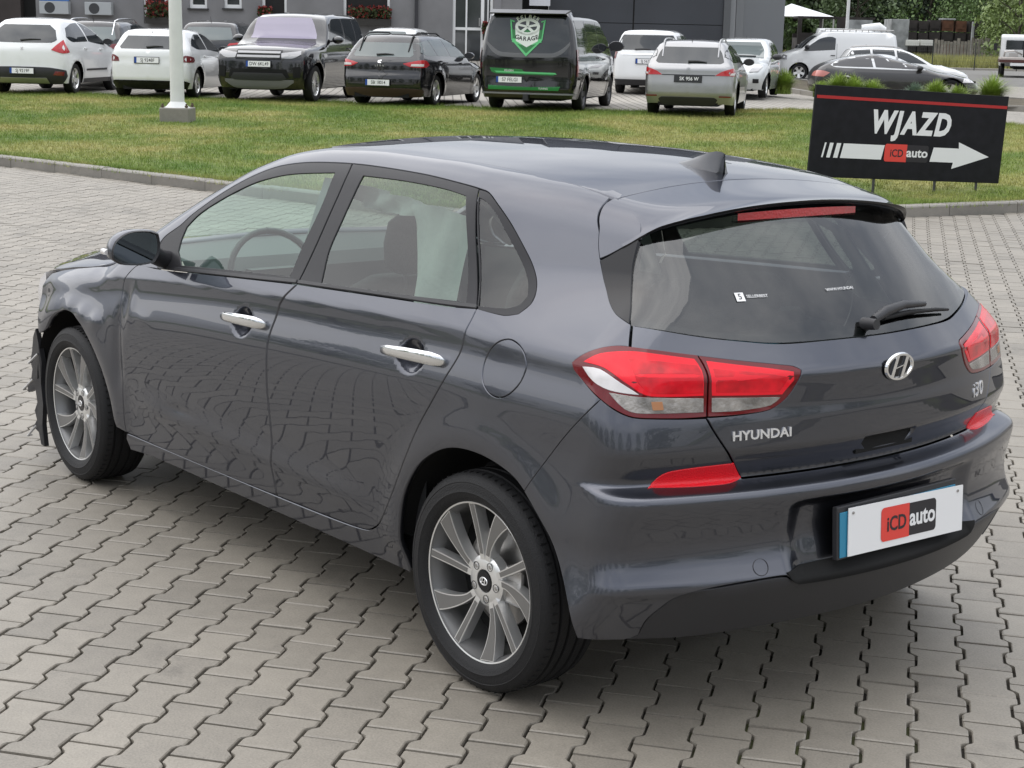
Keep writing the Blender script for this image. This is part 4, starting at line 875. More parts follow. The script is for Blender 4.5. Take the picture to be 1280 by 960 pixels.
def vehicle(name, label, cat, sh, m, pos, yaw, group, wheel='ten', clear=.20, arch=1.16, roofm=None, dark_wheels=False, seams=(), bodyname='body', step=.10):
    t = thing(name, label, cat, pos, yaw, group)
    s = sh; ar = s.wr*arch; b0, b1 = clear+.02, clear
    def notch(xc): return [(s.sx(x), z) for x, z in arch_notch(xc, ar, clear)]
    half = [(0, clear+.03), (s.yc+.3, clear+.02), (s.sx(-ar-.12), clear)]+notch(0)+[(s.sx(ar+.1), clear), (s.sx(s.wb-ar-.1), clear)]+notch(s.wb)+[(s.yc+s.AL+s.Ls+.35, clear+.01), (s.S-.2, clear+.02), (s.S, clear+.02)]
    top = [(s.S, s.zc+math.pi/4), (0, s.zc+math.pi/4)]
    for side in (1, -1):
        q = np.array([p for p in half+top]); qq = []
        for i in range(len(q)):
            a, b_ = q[i], q[(i+1) % len(q)]; k = max(1, int(np.linalg.norm(b_-a)/.08)); qq += [a+(b_-a)*j/k for j in range(k)]
        V, tr, loops = flat_mesh(np.array(qq), (), step); P = s.project('chart', V, side); 
        # the fold lines of the chart: keep the seam points on the centre plane
        P[np.abs(V[:, 0]) < 1e-6, 1] *= 0; P[np.abs(V[:, 0]-s.S) < 1e-6, 1] *= 0
        N = s.grad(P); surface_panel(bodyname, P, N, tr, loops, m, t, .0)
    q = np.array([(x, y) for x, y in [(s.xa, -s.yc), (s.xb, -s.yc), (s.xb, s.yc), (s.xa, s.yc)]]); qq = []
    for i in range(4):
        a, b_ = q[i], q[(i+1) % 4]; k = int(np.linalg.norm(b_-a)/.08); qq += [a+(b_-a)*j/k for j in range(k)]
    V, tr, loops = flat_mesh(np.array(qq), (), .12); P = s.project('top', V); surface_panel('roof', P, s.grad(P), tr, loops, roofm or m, t, 0)
    b = MB(); w2 = s.W/2
    b.box((-s.ro+.15, -w2+.32, clear-.02), (s.wb+s.fo-.2, w2-.32, s.wr*1.9)); b.box((s.wr*1.2, -w2+.08, clear-.01), (s.wb-s.wr*1.2, w2-.08, s.wr*1.6)); b.build('underbody', under_black, t)
    for xc in (0, s.wb):
        for sg in (1, -1):
            yy_ = w2*(1-.02)-.115; car_wheel(t, xc, sg*yy_, s.wr, sg, wheel, dark_wheels)
    for x0, z0, x1, z1 in seams:
        for sg in (1, -1):
            n = 10; pts = [np.array([x0+(x1-x0)*i/n, z0+(z1-z0)*i/n]) for i in range(n+1)]
            A = s.project('side', np.array(pts), sg); Nn = s.grad(A); B_ = MB(); dx = np.array([.006, 0, 0]) if abs(z1-z0) > abs(x1-x0) else np.array([0, 0, .006])
            B_.add(list(A+Nn*.0015-dx)+list(A+Nn*.0015+dx), [(i, i+1, n+1+i+1, n+1+i) for i in range(n)]); B_.build('door_seam', mat('panel_gap', (.03, .03, .03), .6), t)
    return t
def side_glass(sh, t, polys, m=None, trim=None):
    for sg in (1, -1):
        for p in polys: lay(sh, 'side_window', 'side', p, m or CARGLASS, t, side=sg, off=.003)
def mirrors(sh, t, x, z, m, size=1.0):
    for sg in (1, -1):
        p = sh.project('side', np.array([[x, z]]), sg)[0]; b = MB(); o = np.array([0, sg*.13*size, .03])+p; k = []
        for dx, sc_ in ((-.05, .9), (0, 1), (.07, .8), (.11, .3)): k.append([(o[0]+dx, o[1]+sg*.115*size*sc_*math.cos(a), o[2]+.075*size*sc_*math.sin(a)) for a in np.linspace(0, 2*math.pi, 12, endpoint=False)])
        b.add([q for r_ in k for q in r_], [(i*12+j, i*12+(j+1) % 12, (i+1)*12+(j+1) % 12, (i+1)*12+j) for i in range(3) for j in range(12)]+[tuple(range(12)), tuple(range(36, 48))]); b.tube([p, o], .022, 6); b.build('door_mirror', m, t, smooth=50)
def handles(sh, t, pts, m):
    for sg in (1, -1):
        for x, z in pts:
            p = sh.project('side', np.array([[x, z]]), sg)[0]; q = MB(); y_ = sorted([p[1]-sg*.005, p[1]+sg*.035]); q.box((p[0]-.09, y_[0], p[2]-.016), (p[0]+.09, y_[1], p[2]+.016)); q.build('door_handle', m, t, bevel=.008)
def roof_rails(sh, t, x0, x1, y, m, h=.045):
    for sg in (1, -1):
        xs = np.linspace(x0, x1, 9); P = sh.project('top', np.array([[x, sg*y] for x in xs])); P[1:-1, 2] += h; P[0, 2] += .0; P[-1, 2] += .0; q = MB(); q.tube(P, .016, 8); q.build('roof_rail', m, t, smooth=50)
def wiper(sh, t, y0, z0, y1, z1, mode='rear'):
    P = sh.project(mode, np.array([[y0, z0], [(y0+y1)/2, (z0+z1)/2+.01], [y1, z1]])); N = sh.grad(P); q = MB(); q.tube(list(P+N*.02), [.022, .018, .008], 6); q.build('wiper', black_plastic, t, smooth=50)
def aerial(sh, t, x, h=.06):
    P = sh.project('top', np.array([[x, 0.]]))[0]; q = MB(); q.tube([P-[0, 0, .01], P+[-h*.7, 0, h]], [.008, .003], 5); q.build('roof_aerial', black_plastic, t)
white_paint = mat('white_paint', (.76, .77, .77), .22, 0, 1, .03)
silver_paint = mat('silver_paint', (.36, .36, .365), .34, .7, .8, .03)
black_paint = mat('black_paint', (.010, .010, .012), .12, 0, 1, .015)
grey_paint = mat('graphite_paint', (.055, .053, .052), .28, .5, 1, .03)
GR = 'cars parked in the lot behind the lawn'
def ground_z(x, y):
    """height of the land: flat paved yard, gentle bank, higher lot behind"""
    x = np.asarray(x, float); y = np.asarray(y, float); d = np.hypot(x-CP[0], y-CP[1]); az = np.degrees(np.arctan2(y-CP[1], x-CP[0]))
    lot = .38+.22*sst(38, 50, d)*sst(-50, -46, az)+.35*sst(50, 62, d)*sst(-46, -42, az)-.16*sst(38, 46, d)*sst(-49, -52, az)*sst(62, 52, d)
    return lot
def put(wx, wy): return (wx, wy, float(ground_z(wx, wy)))
def by_wheel(wx, wy, yaw, lx, ly):      # place so that local point (lx, ly) comes to stand at (wx, wy)
    c_, s_ = math.cos(yaw), math.sin(yaw); x = wx-(lx*c_-ly*s_); y = wy-(lx*s_+ly*c_); return put(x, y)
rlab = mat('lamp_red_far', (.50, .015, .02), .15, 0, 1, .02); rdark = mat('lamp_dark_red_far', (.16, .02, .022), .15, 0, 1, .02)
# -- white crossover, far left
sh = Shape(1.84, 2.61, .92, .83, .335, [(-.8, 1.05), (3.5, .93)],
    [(-.95, 1.30), (-.62, 1.535), (-.3, 1.59), (.3, 1.635), (.9, 1.63), (1.3, 1.56), (1.6, 1.46), (2.25, 1.12), (2.45, 1.07), (3.0, .98), (3.35, .86), (3.53, .65)],
    [(.2, -.70), (.30, -.78), (.45, -.83), (.60, -.82), (.95, -.79), (1.06, -.74), (1.30, -.60), (1.55, -.40)], [(.2, 3.42), (.45, 3.53), (.7, 3.52), (.9, 3.40), (1.0, 3.2)], kr=.13, tumble=(15, 18, 21, 24, 28, 36, 45))
t = vehicle('parked_car', 'white crossover with tall arrow-shaped red tail lamps, at the far left of the lot', 'car', sh, white_paint, by_wheel(30.05, -11.45, R(-44), 0, -.83), R(-44), GR, 'five', .24)
side_glass(sh, t, [[(-.30, 1.22), (-.12, 1.41), (.35, 1.50), (.80, 1.53), (.90, 1.13), (.15, 1.12), (-.12, 1.13)], [(.97, 1.13), (.92, 1.53), (1.30, 1.46), (1.65, 1.31), (2.05, 1.11), (1.95, 1.06), (1.5, 1.08)]])
lay(sh, 'rear_window', 'rear', [(-.60, 1.10), (-.70, 1.16), (-.64, 1.36), (-.50, 1.47), (.50, 1.47), (.64, 1.36), (.70, 1.16), (.60, 1.10)], CARGLASS, t)
lay(sh, 'lower_bumper', 'chart', [(-.80, .23), (-.92, .40), (-.86, .52), (-.5, .58), (.5, .58), (.86, .52), (.92, .40), (.80, .23)], black_plastic, t, off=.012)
lay(sh, 'skid_plate', 'chart', [(-.55, .25), (-.5, .36), (.5, .36), (.55, .25)], steel, t, off=.02)
for sg in (1, -1):
    lay(sh, 'tail_lamp', 'chart', [(.60, .95), (.72, 1.06), (.88, 1.17), (.92, 1.04), (1.05, .90), (.80, .88)], rlab, t, side=sg, off=.01)
    lay(sh, 'fog_lamp', 'chart', [(.62, .42), (.66, .50), (.82, .49), (.80, .41)], rdark, t, side=sg, off=.016)
    lay(sh, 'door_rub_strip', 'side', [(.62, .50), (.62, .54), (1.95, .54), (1.95, .50)], black_plastic, t, side=sg, off=.012)
    lay(sh, 'sill_trim', 'side', [(.45, .24), (.45, .33), (2.2, .33), (2.2, .24)], black_plastic, t, side=sg, off=.008)
plate_on(t, surf_matrix(sh, 'rear', 0.0, .50, .03), .52, .114, 'SJ 9219F'); wiper(sh, t, .05, 1.14, -.38, 1.16); handles(sh, t, [(.62, .98), (1.62, .96)], white_paint); mirrors(sh, t, 1.92, 1.10, black_plastic)
q = MB(); M_ = surf_matrix(sh, 'rear', 0, .97); q.add([M_ @ Vector(p) for p in ((-.03, -.03, 0), (-.01, -.035, 0), (.03, .03, 0), (.01, .035, 0), (-.035, .02, 0), (-.02, .03, 0), (.035, -.02, 0), (.02, -.03, 0))], [(0, 1, 2, 3), (4, 5, 6, 7)]); q.build('maker_badge', steel, t)
for x0, z0, x1, z1 in ((.92, .35, .92, 1.06), (1.98, .35, 1.98, 1.0)): pass
# -- white hatchback behind the lamp post
sh = Shape(1.80, 2.62, .87, .76, .315, [(-.75, .98), (3.4, .86)],
    [(-.9, 1.22), (-.55, 1.39), (-.2, 1.43), (.4, 1.46), (.9, 1.45), (1.3, 1.385), (1.6, 1.27), (2.15, .98), (2.4, .93), (3.0, .85), (3.35, .72), (3.49, .55)],
    [(.2, -.62), (.30, -.70), (.45, -.76), (.66, -.755), (.75, -.73), (.95, -.71), (1.0, -.66), (1.36, -.36)], [(.2, 3.35), (.45, 3.48), (.65, 3.46), (.8, 3.3), (.9, 3.1)], kr=.12, tumble=(20, 22, 24, 27, 31, 38, 45))
t = vehicle('parked_car', 'small white hatchback seen from behind the white pole', 'car', sh, white_paint, by_wheel(27.75, -13.18, R(-44), 0, -.80), R(-44), GR, 'ten', .20)
side_glass(sh, t, [[(-.22, 1.10), (-.05, 1.22), (.30, 1.33), (.72, 1.36), (.82, 1.02), (.1, 1.03)], [(.89, 1.02), (.84, 1.37), (1.2, 1.32), (1.55, 1.18), (1.98, .97), (1.6, .97)]])
lay(sh, 'rear_window', 'rear', [(-.62, 1.02), (-.66, 1.06), (-.52, 1.29), (.52, 1.29), (.66, 1.06), (.62, 1.02)], CARGLASS, t)
lay(sh, 'lower_bumper', 'chart', [(-.80, .20), (-.82, .33), (-.70, .37), (.70, .37), (.82, .33), (.80, .20)], black_gloss, t, off=.01)
for sg in (1, -1): lay(sh, 'tail_lamp', 'chart', [(.62, .76), (.64, .84), (.74, .90), (1.02, .86), (1.06, .80), (1.0, .76)], rdark, t, side=sg, off=.008)
plate_on(t, surf_matrix(sh, 'rear', .02, .79, .02), .52, .114, 'SJ 9248F'); wiper(sh, t, .05, 1.05, -.30, 1.07); handles(sh, t, [(.5, .88), (1.55, .86)], white_paint); mirrors(sh, t, 1.80, .99, black_plastic); aerial(sh, t, -.35)
# -- black off-roader facing the camera
sh = Shape(2.04, 2.92, .88, 1.17, .385, [(-1.1, 1.20), (3.8, 1.13)],
    [(-1.2, 1.74), (-.9, 1.84), (-.3, 1.87), (.6, 1.87), (1.3, 1.84), (1.62, 1.78), (2.18, 1.30), (2.35, 1.235), (3.0, 1.19), (3.55, 1.10), (3.72, 1.0), (3.82, .8)],
    [(.2, -1.05), (.45, -1.17), (1.1, -1.14), (1.3, -1.10), (1.8, -.95)], [(.2, 3.60), (.35, 3.74), (.6, 3.80), (.85, 3.79), (1.05, 3.70), (1.15, 3.5)], kf=.12, fcurve=.16, taper=(.03, .05), tumble=(9, 12, 14, 16, 18, 22, 30), kt=.07)
t = vehicle('parked_car', 'large black off-roader facing the camera with a pale lilac reflection coloured into its windscreen', 'car', sh, black_paint, by_wheel(25.54, -14.78, R(130), 2.92, .92), R(130), GR, 'multi', .27)
violet = mat('windscreen_lilac_reflection', (.30, .27, .36), .05, 0, 0, spec=1)  # lilac base colour stands in for the sky reflected in the windscreen
lay(sh, 'windscreen', 'front', [(-.74, 1.30), (-.66, 1.60), (-.60, 1.74), (.60, 1.74), (.66, 1.60), (.74, 1.30)], violet, t, off=.006)
side_glass(sh, t, [[(-.95, 1.30), (-.80, 1.70), (-.2, 1.73), (-.14, 1.28)], [(-.06, 1.27), (-.14, 1.73), (.62, 1.75), (.74, 1.25)], [(.84, 1.25), (.74, 1.75), (1.25, 1.73), (1.50, 1.66), (1.95, 1.27), (1.9, 1.24)]])
lay(sh, 'panoramic_roof', 'top', [(-.2, -.42), (1.35, -.45), (1.35, .45), (-.2, .42)], CARGLASS, t, off=.003)
for sg in (1, -1): lay(sh, 'headlamp', 'front', [(sg*.50, .90), (sg*.48, 1.0), (sg*.86, 1.05), (sg*.88, .98), (sg*.72, .90)], mat('headlamp_glass_far', (.30, .30, .31), .1, .3, 1, .02), t, off=.012)
for z0 in (.93, 1.01): lay(sh, 'grille_bar', 'front', [(-.46, z0-.022), (-.46, z0+.020), (.46, z0+.020), (.46, z0-.022)], mat('grille_silver', (.35, .35, .36), .4, .5), t, off=.02, lip=.015)
lay(sh, 'grille_panel', 'front', [(-.49, .87), (-.49, 1.06), (.49, 1.06), (.49, .87)], black_gloss, t, off=.010)
lay(sh, 'lower_intake', 'front', [(-.66, .50), (-.60, .68), (.60, .68), (.66, .50)], under_black, t, off=.008); lay(sh, 'bumper_bar', 'front', [(-.60, .50), (-.52, .60), (.52, .60), (.60, .50), (.5, .46), (-.5, .46)], black_plastic, t, off=.03)
lay(sh, 'skid_plate', 'front', [(-.74, .42), (-.74, .47), (.74, .47), (.74, .42), (.5, .30), (-.5, .30)], mat('skid_grey', (.16, .16, .16), .6), t, off=.025)
for sg in (1, -1): lay(sh, 'side_intake', 'front', [(sg*.74, .50), (sg*.72, .72), (sg*.88, .74), (sg*.88, .52)], under_black, t, off=.01)
for sg in (1, -1): lay(sh, 'wing_vent', 'side', [(2.28, .92), (2.26, .99), (2.50, .99), (2.47, .92)], alloy, t, side=sg, off=.008)
plate_on(t, surf_matrix(sh, 'front', .02, .78, .03), .52, .114, 'DW 6KL49'); mirrors(sh, t, 1.82, 1.26, black_paint, 1.15); handles(sh, t, [(.62, 1.10), (-.35, 1.12)], black_paint)
q = MB(); q.box((1.52, -.07, 1.70), (1.60, .07, 1.765)); q.build('mirror_sensor', black_plastic, t)
# -- black estate
sh = Shape(1.82, 2.64, .86, 1.04, .32, [(-1.0, .97), (3.4, .86)],
    [(-1.15, 1.16), (-.85, 1.37), (-.5, 1.415), (.3, 1.45), (.9, 1.45), (1.3, 1.39), (1.6, 1.28), (2.15, .98), (2.4, .93), (3.0, .86), (3.35, .74), (3.5, .55)],
    [(.2, -.90), (.32, -.99), (.45, -1.04), (.60, -1.035), (.66, -1.0), (.84, -1.0), (.93, -.97), (1.0, -.90), (1.34, -.58)], [(.2, 3.35), (.45, 3.49), (.65, 3.47), (.8, 3.3), (.9, 3.1)], kr=.11, tumble=(20, 23, 25, 28, 32, 38, 45))
t = vehicle('parked_car', 'black estate car with a curved roof rail, parked between the off-roader and the black van', 'car', sh, black_paint, by_wheel(23.41, -16.35, R(-56.5), 0, -.80), R(-56.5), GR, 'five', .20)
side_glass(sh, t, [[(-.72, 1.14), (-.58, 1.26), (-.1, 1.33), (.05, 1.02), (-.55, 1.03)], [(.10, 1.02), (-.04, 1.335), (.70, 1.36), (.82, 1.01)], [(.89, 1.01), (.78, 1.36), (1.2, 1.32), (1.55, 1.18), (1.98, .97), (1.6, .97)]], CARGLASS2)
lay(sh, 'rear_window', 'rear', [(-.60, .99), (-.65, 1.03), (-.54, 1.27), (.54, 1.27), (.65, 1.03), (.60, .99)], CARGLASS2, t)
for sg in (1, -1): lay(sh, 'tail_lamp', 'chart', [(.48, .86), (.62, .80), (.95, .79), (1.12, .84), (1.0, .92), (.8, .93)], rlab, t, side=sg, off=.01); lay(sh, 'reverse_lamp', 'chart', [(.62, .815), (.64, .855), (.86, .86), (.86, .81)], lamp_white, t, side=sg, off=.014)
plate_on(t, surf_matrix(sh, 'rear', .02, .48, .03), .52, .114, 'SBI 18014'); wiper(sh, t, .10, 1.02, -.26, 1.03); roof_rails(sh, t, -.75, 1.1, .53, mat('rail_black', (.02, .02, .02), .5, spec=.2)); mirrors(sh, t, 1.80, .99, black_paint); handles(sh, t, [(.45, .88), (1.5, .86)], black_paint)
lay(sh, 'lower_bumper', 'chart', [(-.86, .20), (-.9, .34), (-.6, .37), (.6, .37), (.9, .34), (.86, .20)], mat('dull_brown_trim', (.07, .04, .035), .4), t, off=.008)
M_ = surf_matrix(sh, 'rear', 0, .90); q = MB(); q.add([M_ @ Vector(p) for p in ((-.04, .02, 0), (.04, .035, 0), (.04, .01, 0), (-.02, -.005, 0), (.03, -.015, 0), (.03, -.04, 0), (-.04, -.03, 0))], [(0, 3, 2, 1), (3, 6, 5, 4), (0, 6, 3)]); q.build('maker_badge', alloy, t)
text_obj('model_lettering', 'LEON', .05, alloy, t, surf_matrix(sh, 'rear', 0, .815), .002, space=1.9)
# -- black van with the garage emblem
sh = Shape(1.99, 2.93, .99, 1.05, .34, [(-1.0, 1.18), (3.9, 1.10)],
    [(-1.2, 1.90), (-.98, 1.965), (-.6, 1.98), (1.0, 1.98), (1.9, 1.94), (2.3, 1.82), (2.95, 1.25), (3.3, 1.15), (3.75, .98), (3.9, .8)],
    [(.2, -.98), (.30, -1.03), (.48, -1.05), (.60, -1.03), (1.0, -1.03), (1.3, -1.0), (1.9, -.90)], [(.2, 3.80), (.5, 3.92), (.8, 3.9), (1.0, 3.75), (1.2, 3.4)], kr=.10, curve=.05, kt=.09, taper=(.015, .08), tumble=(5, 7, 9, 10, 11, 13, 20))
VG = mat('van_black_paint', (.007, .007, .008), .08, 0, 1, .01)
t = vehicle('parked_van', 'black van with a white and green garage emblem on its rear window', 'van', sh, VG, by_wheel(20.77+.11, -18.30+.13, R(-53), 0, -.88), R(-53), None, 'five', .24, dark_wheels=True)
side_glass(sh, t, [[(-.72, 1.28), (-.70, 1.78), (.15, 1.79), (.17, 1.26)], [(.24, 1.26), (.22, 1.79), (1.35, 1.79), (1.38, 1.24)], [(1.46, 1.22), (1.44, 1.79), (1.95, 1.76), (2.25, 1.66), (2.80, 1.24), (2.6, 1.18), (1.9, 1.18)]])
lay(sh, 'rear_window', 'rear', [(-.78, 1.12), (-.83, 1.30), (-.78, 1.84), (.78, 1.84), (.83, 1.30), (.78, 1.12)], CARGLASS, t)
lay(sh, 'tailgate_band', 'rear', [(-.84, 1.30), (-.70, 1.14), (-.5, 1.06), (.5, 1.06), (.70, 1.14), (.84, 1.30), (.84, 1.36), (.68, 1.22), (.5, 1.14), (-.5, 1.14), (-.68, 1.22), (-.84, 1.36)], mat('smoke_grey_band', (.10, .10, .105), .2, 0, .8), t, off=.010)
q = MB(); q.add([(-1.10, -.76, 1.90), (-1.10, .76, 1.90), (-.80, .80, 1.97), (-.80, -.80, 1.97), (-1.09, -.76, 1.875), (-1.09, .76, 1.875), (-.8, .8, 1.93), (-.8, -.8, 1.93)], [(0, 1, 2, 3), (4, 7, 6, 5), (0, 4, 5, 1), (1, 5, 6, 2), (3, 7, 4, 0)]); q.build('roof_spoiler', black_gloss, t)
for sg in (1, -1): lay(sh, 'tail_lamp', 'chart', [(.88, .70), (.885, 1.20), (.98, 1.22), (1.02, .95), (1.0, .70)], rdark, t, side=sg, off=.010); lay(sh, 'reverse_lamp', 'chart', [(.90, .78), (.90, .90), (.965, .92), (.965, .78)], mat('pink_lens', (.55, .30, .30), .2), t, side=sg, off=.015)
gg = mat('wrap_green', (.012, .17, .035), .3, 0, .6); gl2 = mat('wrap_light_green', (.12, .52, .20), .35)
lay(sh, 'green_stripe', 'rear', [(.72, .76), (.76, .84), (.10, .82), (.02, .76), (-.55, .735), (-.55, .715), (.62, .73)], gg, t, off=.008, lip=.001); lay(sh, 'green_stripe', 'rear', [(-.60, .735), (-.57, .765), (.66, .78), (.62, .75)], gl2, t, off=.010, lip=.001)
lay(sh, 'green_stripe', 'rear', [(.78, .42), (.78, .50), (.02, .48), (-.68, .50), (-.64, .42)], gg, t, off=.008, lip=.001)
plate_on(t, surf_matrix(sh, 'rear', .36, .615, .01), .52, .114, 'S7 FELGI')
text_obj('stripe_lettering', 'TUNING', .05, white_print, t, surf_matrix(sh, 'rear', -.34, .455, .012), .0005); text_obj('stripe_lettering', 'FELGEN', .055, white_print, t, surf_matrix(sh, 'rear', .36, .79, .014), .0005)
lay(sh, 'bumper_strip', 'chart', [(-.95, .34), (-.95, .37), (.95, .37), (.95, .34)], mat('dull_strip', (.2, .2, .21), .4), t, off=.02)
q = MB(); q.box((-1.12, -.05, .22), (-.95, .05, .34)); q.build('tow_bar', black_plastic, t)
Me = surf_matrix(sh, 'rear', 0.02, 1.48, .014)
def flatpoly(nm, polys, m_, par, M, z=0):
    q = MB(); [q.add([M @ Vector((x, y, z)) for x, y in p], [tuple(range(len(p)))]) for p in polys]; return q.build(nm, m_, par)
shield = [(-.36, .30), (-.27, .27), (-.27, .24), (-.32, .26), (-.29, -.08), (-.0, -.36), (.29, -.08), (.32, .26), (.27, .24), (.27, .27), (.36, .30), (.31, -.10), (0, -.42), (-.31, -.10)]
em = flatpoly('garage_emblem', [shield], gl2, t, Me, .001); flatpoly('emblem_field', [[(-.30, .1), (-.29, -.08), (0, -.36), (.29, -.08), (.30, .1)]], gg, em, Me, .0005)
flatpoly('emblem_band', [[(-.30, -.14), (-.28, -.07), (-.14, -.10), (-.10, -.20)], [(.30, -.14), (.28, -.07), (.14, -.10), (.10, -.20)]], gl2, em, Me, .002)
def annulus(rx0, ry0, rx1, ry1, cy=0, a0=0, a1=360, n=36): return [[(rx1*math.cos(R(a)), cy+ry1*math.sin(R(a))), (rx1*math.cos(R(b_)), cy+ry1*math.sin(R(b_))), (rx0*math.cos(R(b_)), cy+ry0*math.sin(R(b_))), (rx0*math.cos(R(a)), cy+ry0*math.sin(R(a)))] for a, b_ in [(a0+(a1-a0)*i/n, a0+(a1-a0)*(i+1)/n) for i in range(n)]]
pale = mat('emblem_white', (.72, .76, .72), .4)
flatpoly('emblem_wheel', annulus(.19, .11, .25, .165, .16)+[[(-.25, .16), (-.22, -.12), (0, -.24), (.22, -.12), (.25, .16), (.2, .08), (0, .01), (-.2, .08)]], pale, em, Me, .003)
sp5 = []
for i in range(5):
    a = R(90+72*i); sp5.append([(.03*math.cos(a+1.2), .16+.02*math.sin(a+1.2)), (.20*math.cos(a+.18), .16+.125*math.sin(a+.18)), (.20*math.cos(a-.18), .16+.125*math.sin(a-.18)), (.03*math.cos(a-1.2), .16+.02*math.sin(a-1.2))])
flatpoly('emblem_spokes', sp5, pale, em, Me, .0035)
for i, ch in enumerate('FELBER'):
    a = R(126-(i)*14.4); text_obj('emblem_lettering', ch, .115, pale, em, Me @ Matrix.Translation((.33*math.cos(a), .10+.245*math.sin(a), .004)) @ Matrix.Rotation(a-math.pi/2, 4, 'Z'), .0005, bold=.003)
for i, ch in enumerate('GARAGE'):
    a = R(-90+(i-2.5)*16); text_obj('emblem_lettering', ch, .115, logo_dark, em, Me @ Matrix.Translation((.31*math.sin(a+math.pi/2), -.01-.09*math.cos(a+math.pi/2)*0-.10*math.cos((i-2.5)*.35)+.03, .0045)) @ Matrix.Rotation((i-2.5)*.10, 4, 'Z'), .0005, bold=.003)
mirrors(sh, t, 2.55, 1.26, black_plastic, 1.5); handles(sh, t, [(1.30, 1.05), (2.0, 1.02)], black_paint)
# -- silver estate
sh = Shape(1.80, 2.73, .88, .97, .32, [(-.95, .98), (3.5, .87)],
    [(-1.08, 1.20), (-.78, 1.39), (-.4, 1.44), (.4, 1.465), (.9, 1.455), (1.35, 1.39), (1.65, 1.28), (2.2, .99), (2.45, .94), (3.1, .86), (3.45, .73), (3.6, .55)],
    [(.2, -.84), (.32, -.92), (.45, -.97), (.62, -.965), (.78, -.945), (.95, -.93), (1.0, -.88), (1.36, -.57)], [(.2, 3.45), (.45, 3.6), (.65, 3.57), (.8, 3.4), (.9, 3.2)], kr=.12, tumble=(20, 22, 24, 27, 31, 38, 45))
t = vehicle('parked_car', 'silver estate car with a black number plate, right of the black van', 'car', sh, silver_paint, by_wheel(18.39+.08, -20.16+.09, R(-51.5), 0, -.80), R(-51.5), GR, 'ten', .22)
side_glass(sh, t, [[(-.66, 1.14), (-.52, 1.27), (-.1, 1.34), (.02, 1.03), (-.5, 1.04)], [(.08, 1.03), (-.04, 1.345), (.74, 1.375), (.86, 1.02)], [(.93, 1.02), (.84, 1.37), (1.25, 1.33), (1.6, 1.19), (2.03, .98), (1.6, .98)]])
lay(sh, 'rear_window', 'rear', [(-.60, 1.01), (-.66, 1.05), (-.60, 1.22), (-.52, 1.32), (.52, 1.32), (.60, 1.22), (.66, 1.05), (.60, 1.01)], CARGLASS, t)
lay(sh, 'lower_bumper', 'chart', [(-.52, .22), (-.56, .33), (-.50, .37), (.50, .37), (.56, .33), (.52, .22)], black_plastic, t, off=.01)
for sg in (1, -1):
    lay(sh, 'tail_lamp', 'chart', [(.50, .79), (.62, .87), (.82, .93), (.98, .90), (1.10, .78)], rlab, t, side=sg, off=.009); lay(sh, 'reverse_lamp', 'chart', [(.74, .80), (.78, .84), (.94, .84), (.96, .80)], lamp_white, t, side=sg, off=.013)
    lay(sh, 'reflector', 'chart', [(.58, .38), (.58, .405), (.80, .40), (.78, .375)], rdark, t, side=sg, off=.006)
lay(sh, 'tailgate_strip', 'chart', [(-.5, .785), (-.5, .80), (.5, .80), (.5, .785)], black_plastic, t, off=.008)
plate_on(t, surf_matrix(sh, 'rear', .0, .72, .02), .52, .114, 'SK 956 W', blue=False, black=True); wiper(sh, t, .02, 1.04, -.34, 1.03); roof_rails(sh, t, -.7, 1.1, .54, silver_paint); aerial(sh, t, -.45); mirrors(sh, t, 1.85, 1.0, black_plastic); handles(sh, t, [(.5, .88), (1.55, .86)], silver_paint)
# -- white people carrier beyond
sh = Shape(1.82, 2.72, .92, .90, .325, [(-.85, 1.08), (3.5, .98)],
    [(-1.0, 1.42), (-.72, 1.58), (-.4, 1.63), (.4, 1.65), (1.0, 1.62), (1.45, 1.52), (1.75, 1.40), (2.5, 1.05), (2.7, 1.0), (3.2, .90), (3.5, .78), (3.64, .6)],
    [(.2, -.78), (.32, -.85), (.45, -.90), (.70, -.885), (1.0, -.85), (1.06, -.82), (1.5, -.66)], [(.2, 3.5), (.45, 3.62), (.65, 3.6), (.85, 3.4), (.95, 3.2)], kr=.13, tumble=(11, 13, 15, 18, 22, 30, 40))
t = vehicle('parked_car', 'white people carrier with a chrome tailgate strip, beyond the silver estate', 'car', sh, white_paint, put(26.9, -26.0), R(-52), GR, 'ten', .24)
side_glass(sh, t, [[(-.60, 1.18), (-.48, 1.48), (-.02, 1.50), (.04, 1.14)], [(.12, 1.14), (.06, 1.50), (.88, 1.50), (.95, 1.12)], [(1.02, 1.12), (.96, 1.50), (1.4, 1.44), (1.75, 1.30), (2.2, 1.08), (1.8, 1.06)]])
lay(sh, 'rear_window', 'rear', [(-.72, 1.12), (-.74, 1.30), (-.64, 1.50), (.64, 1.50), (.74, 1.30), (.72, 1.12)], CARGLASS, t); lay(sh, 'chrome_strip', 'rear', [(-.66, 1.00), (-.66, 1.03), (.66, 1.03), (.66, 1.00)], chrome, t, off=.01)
lay(sh, 'lower_bumper', 'chart', [(-.95, .24), (-.95, .38), (.95, .38), (.95, .24)], black_plastic, t, off=.01)
for sg in (1, -1): lay(sh, 'tail_lamp', 'chart', [(.78, .90), (.76, 1.06), (.90, 1.10), (1.05, 1.0), (1.0, .88)], rdark, t, side=sg, off=.009)
plate_on(t, surf_matrix(sh, 'rear', .0, .84, .02), .52, .114, 'SJ 5670F'); wiper(sh, t, .30, 1.13, -.1, 1.14); aerial(sh, t, -.45); mirrors(sh, t, 2.0, 1.1, black_plastic)
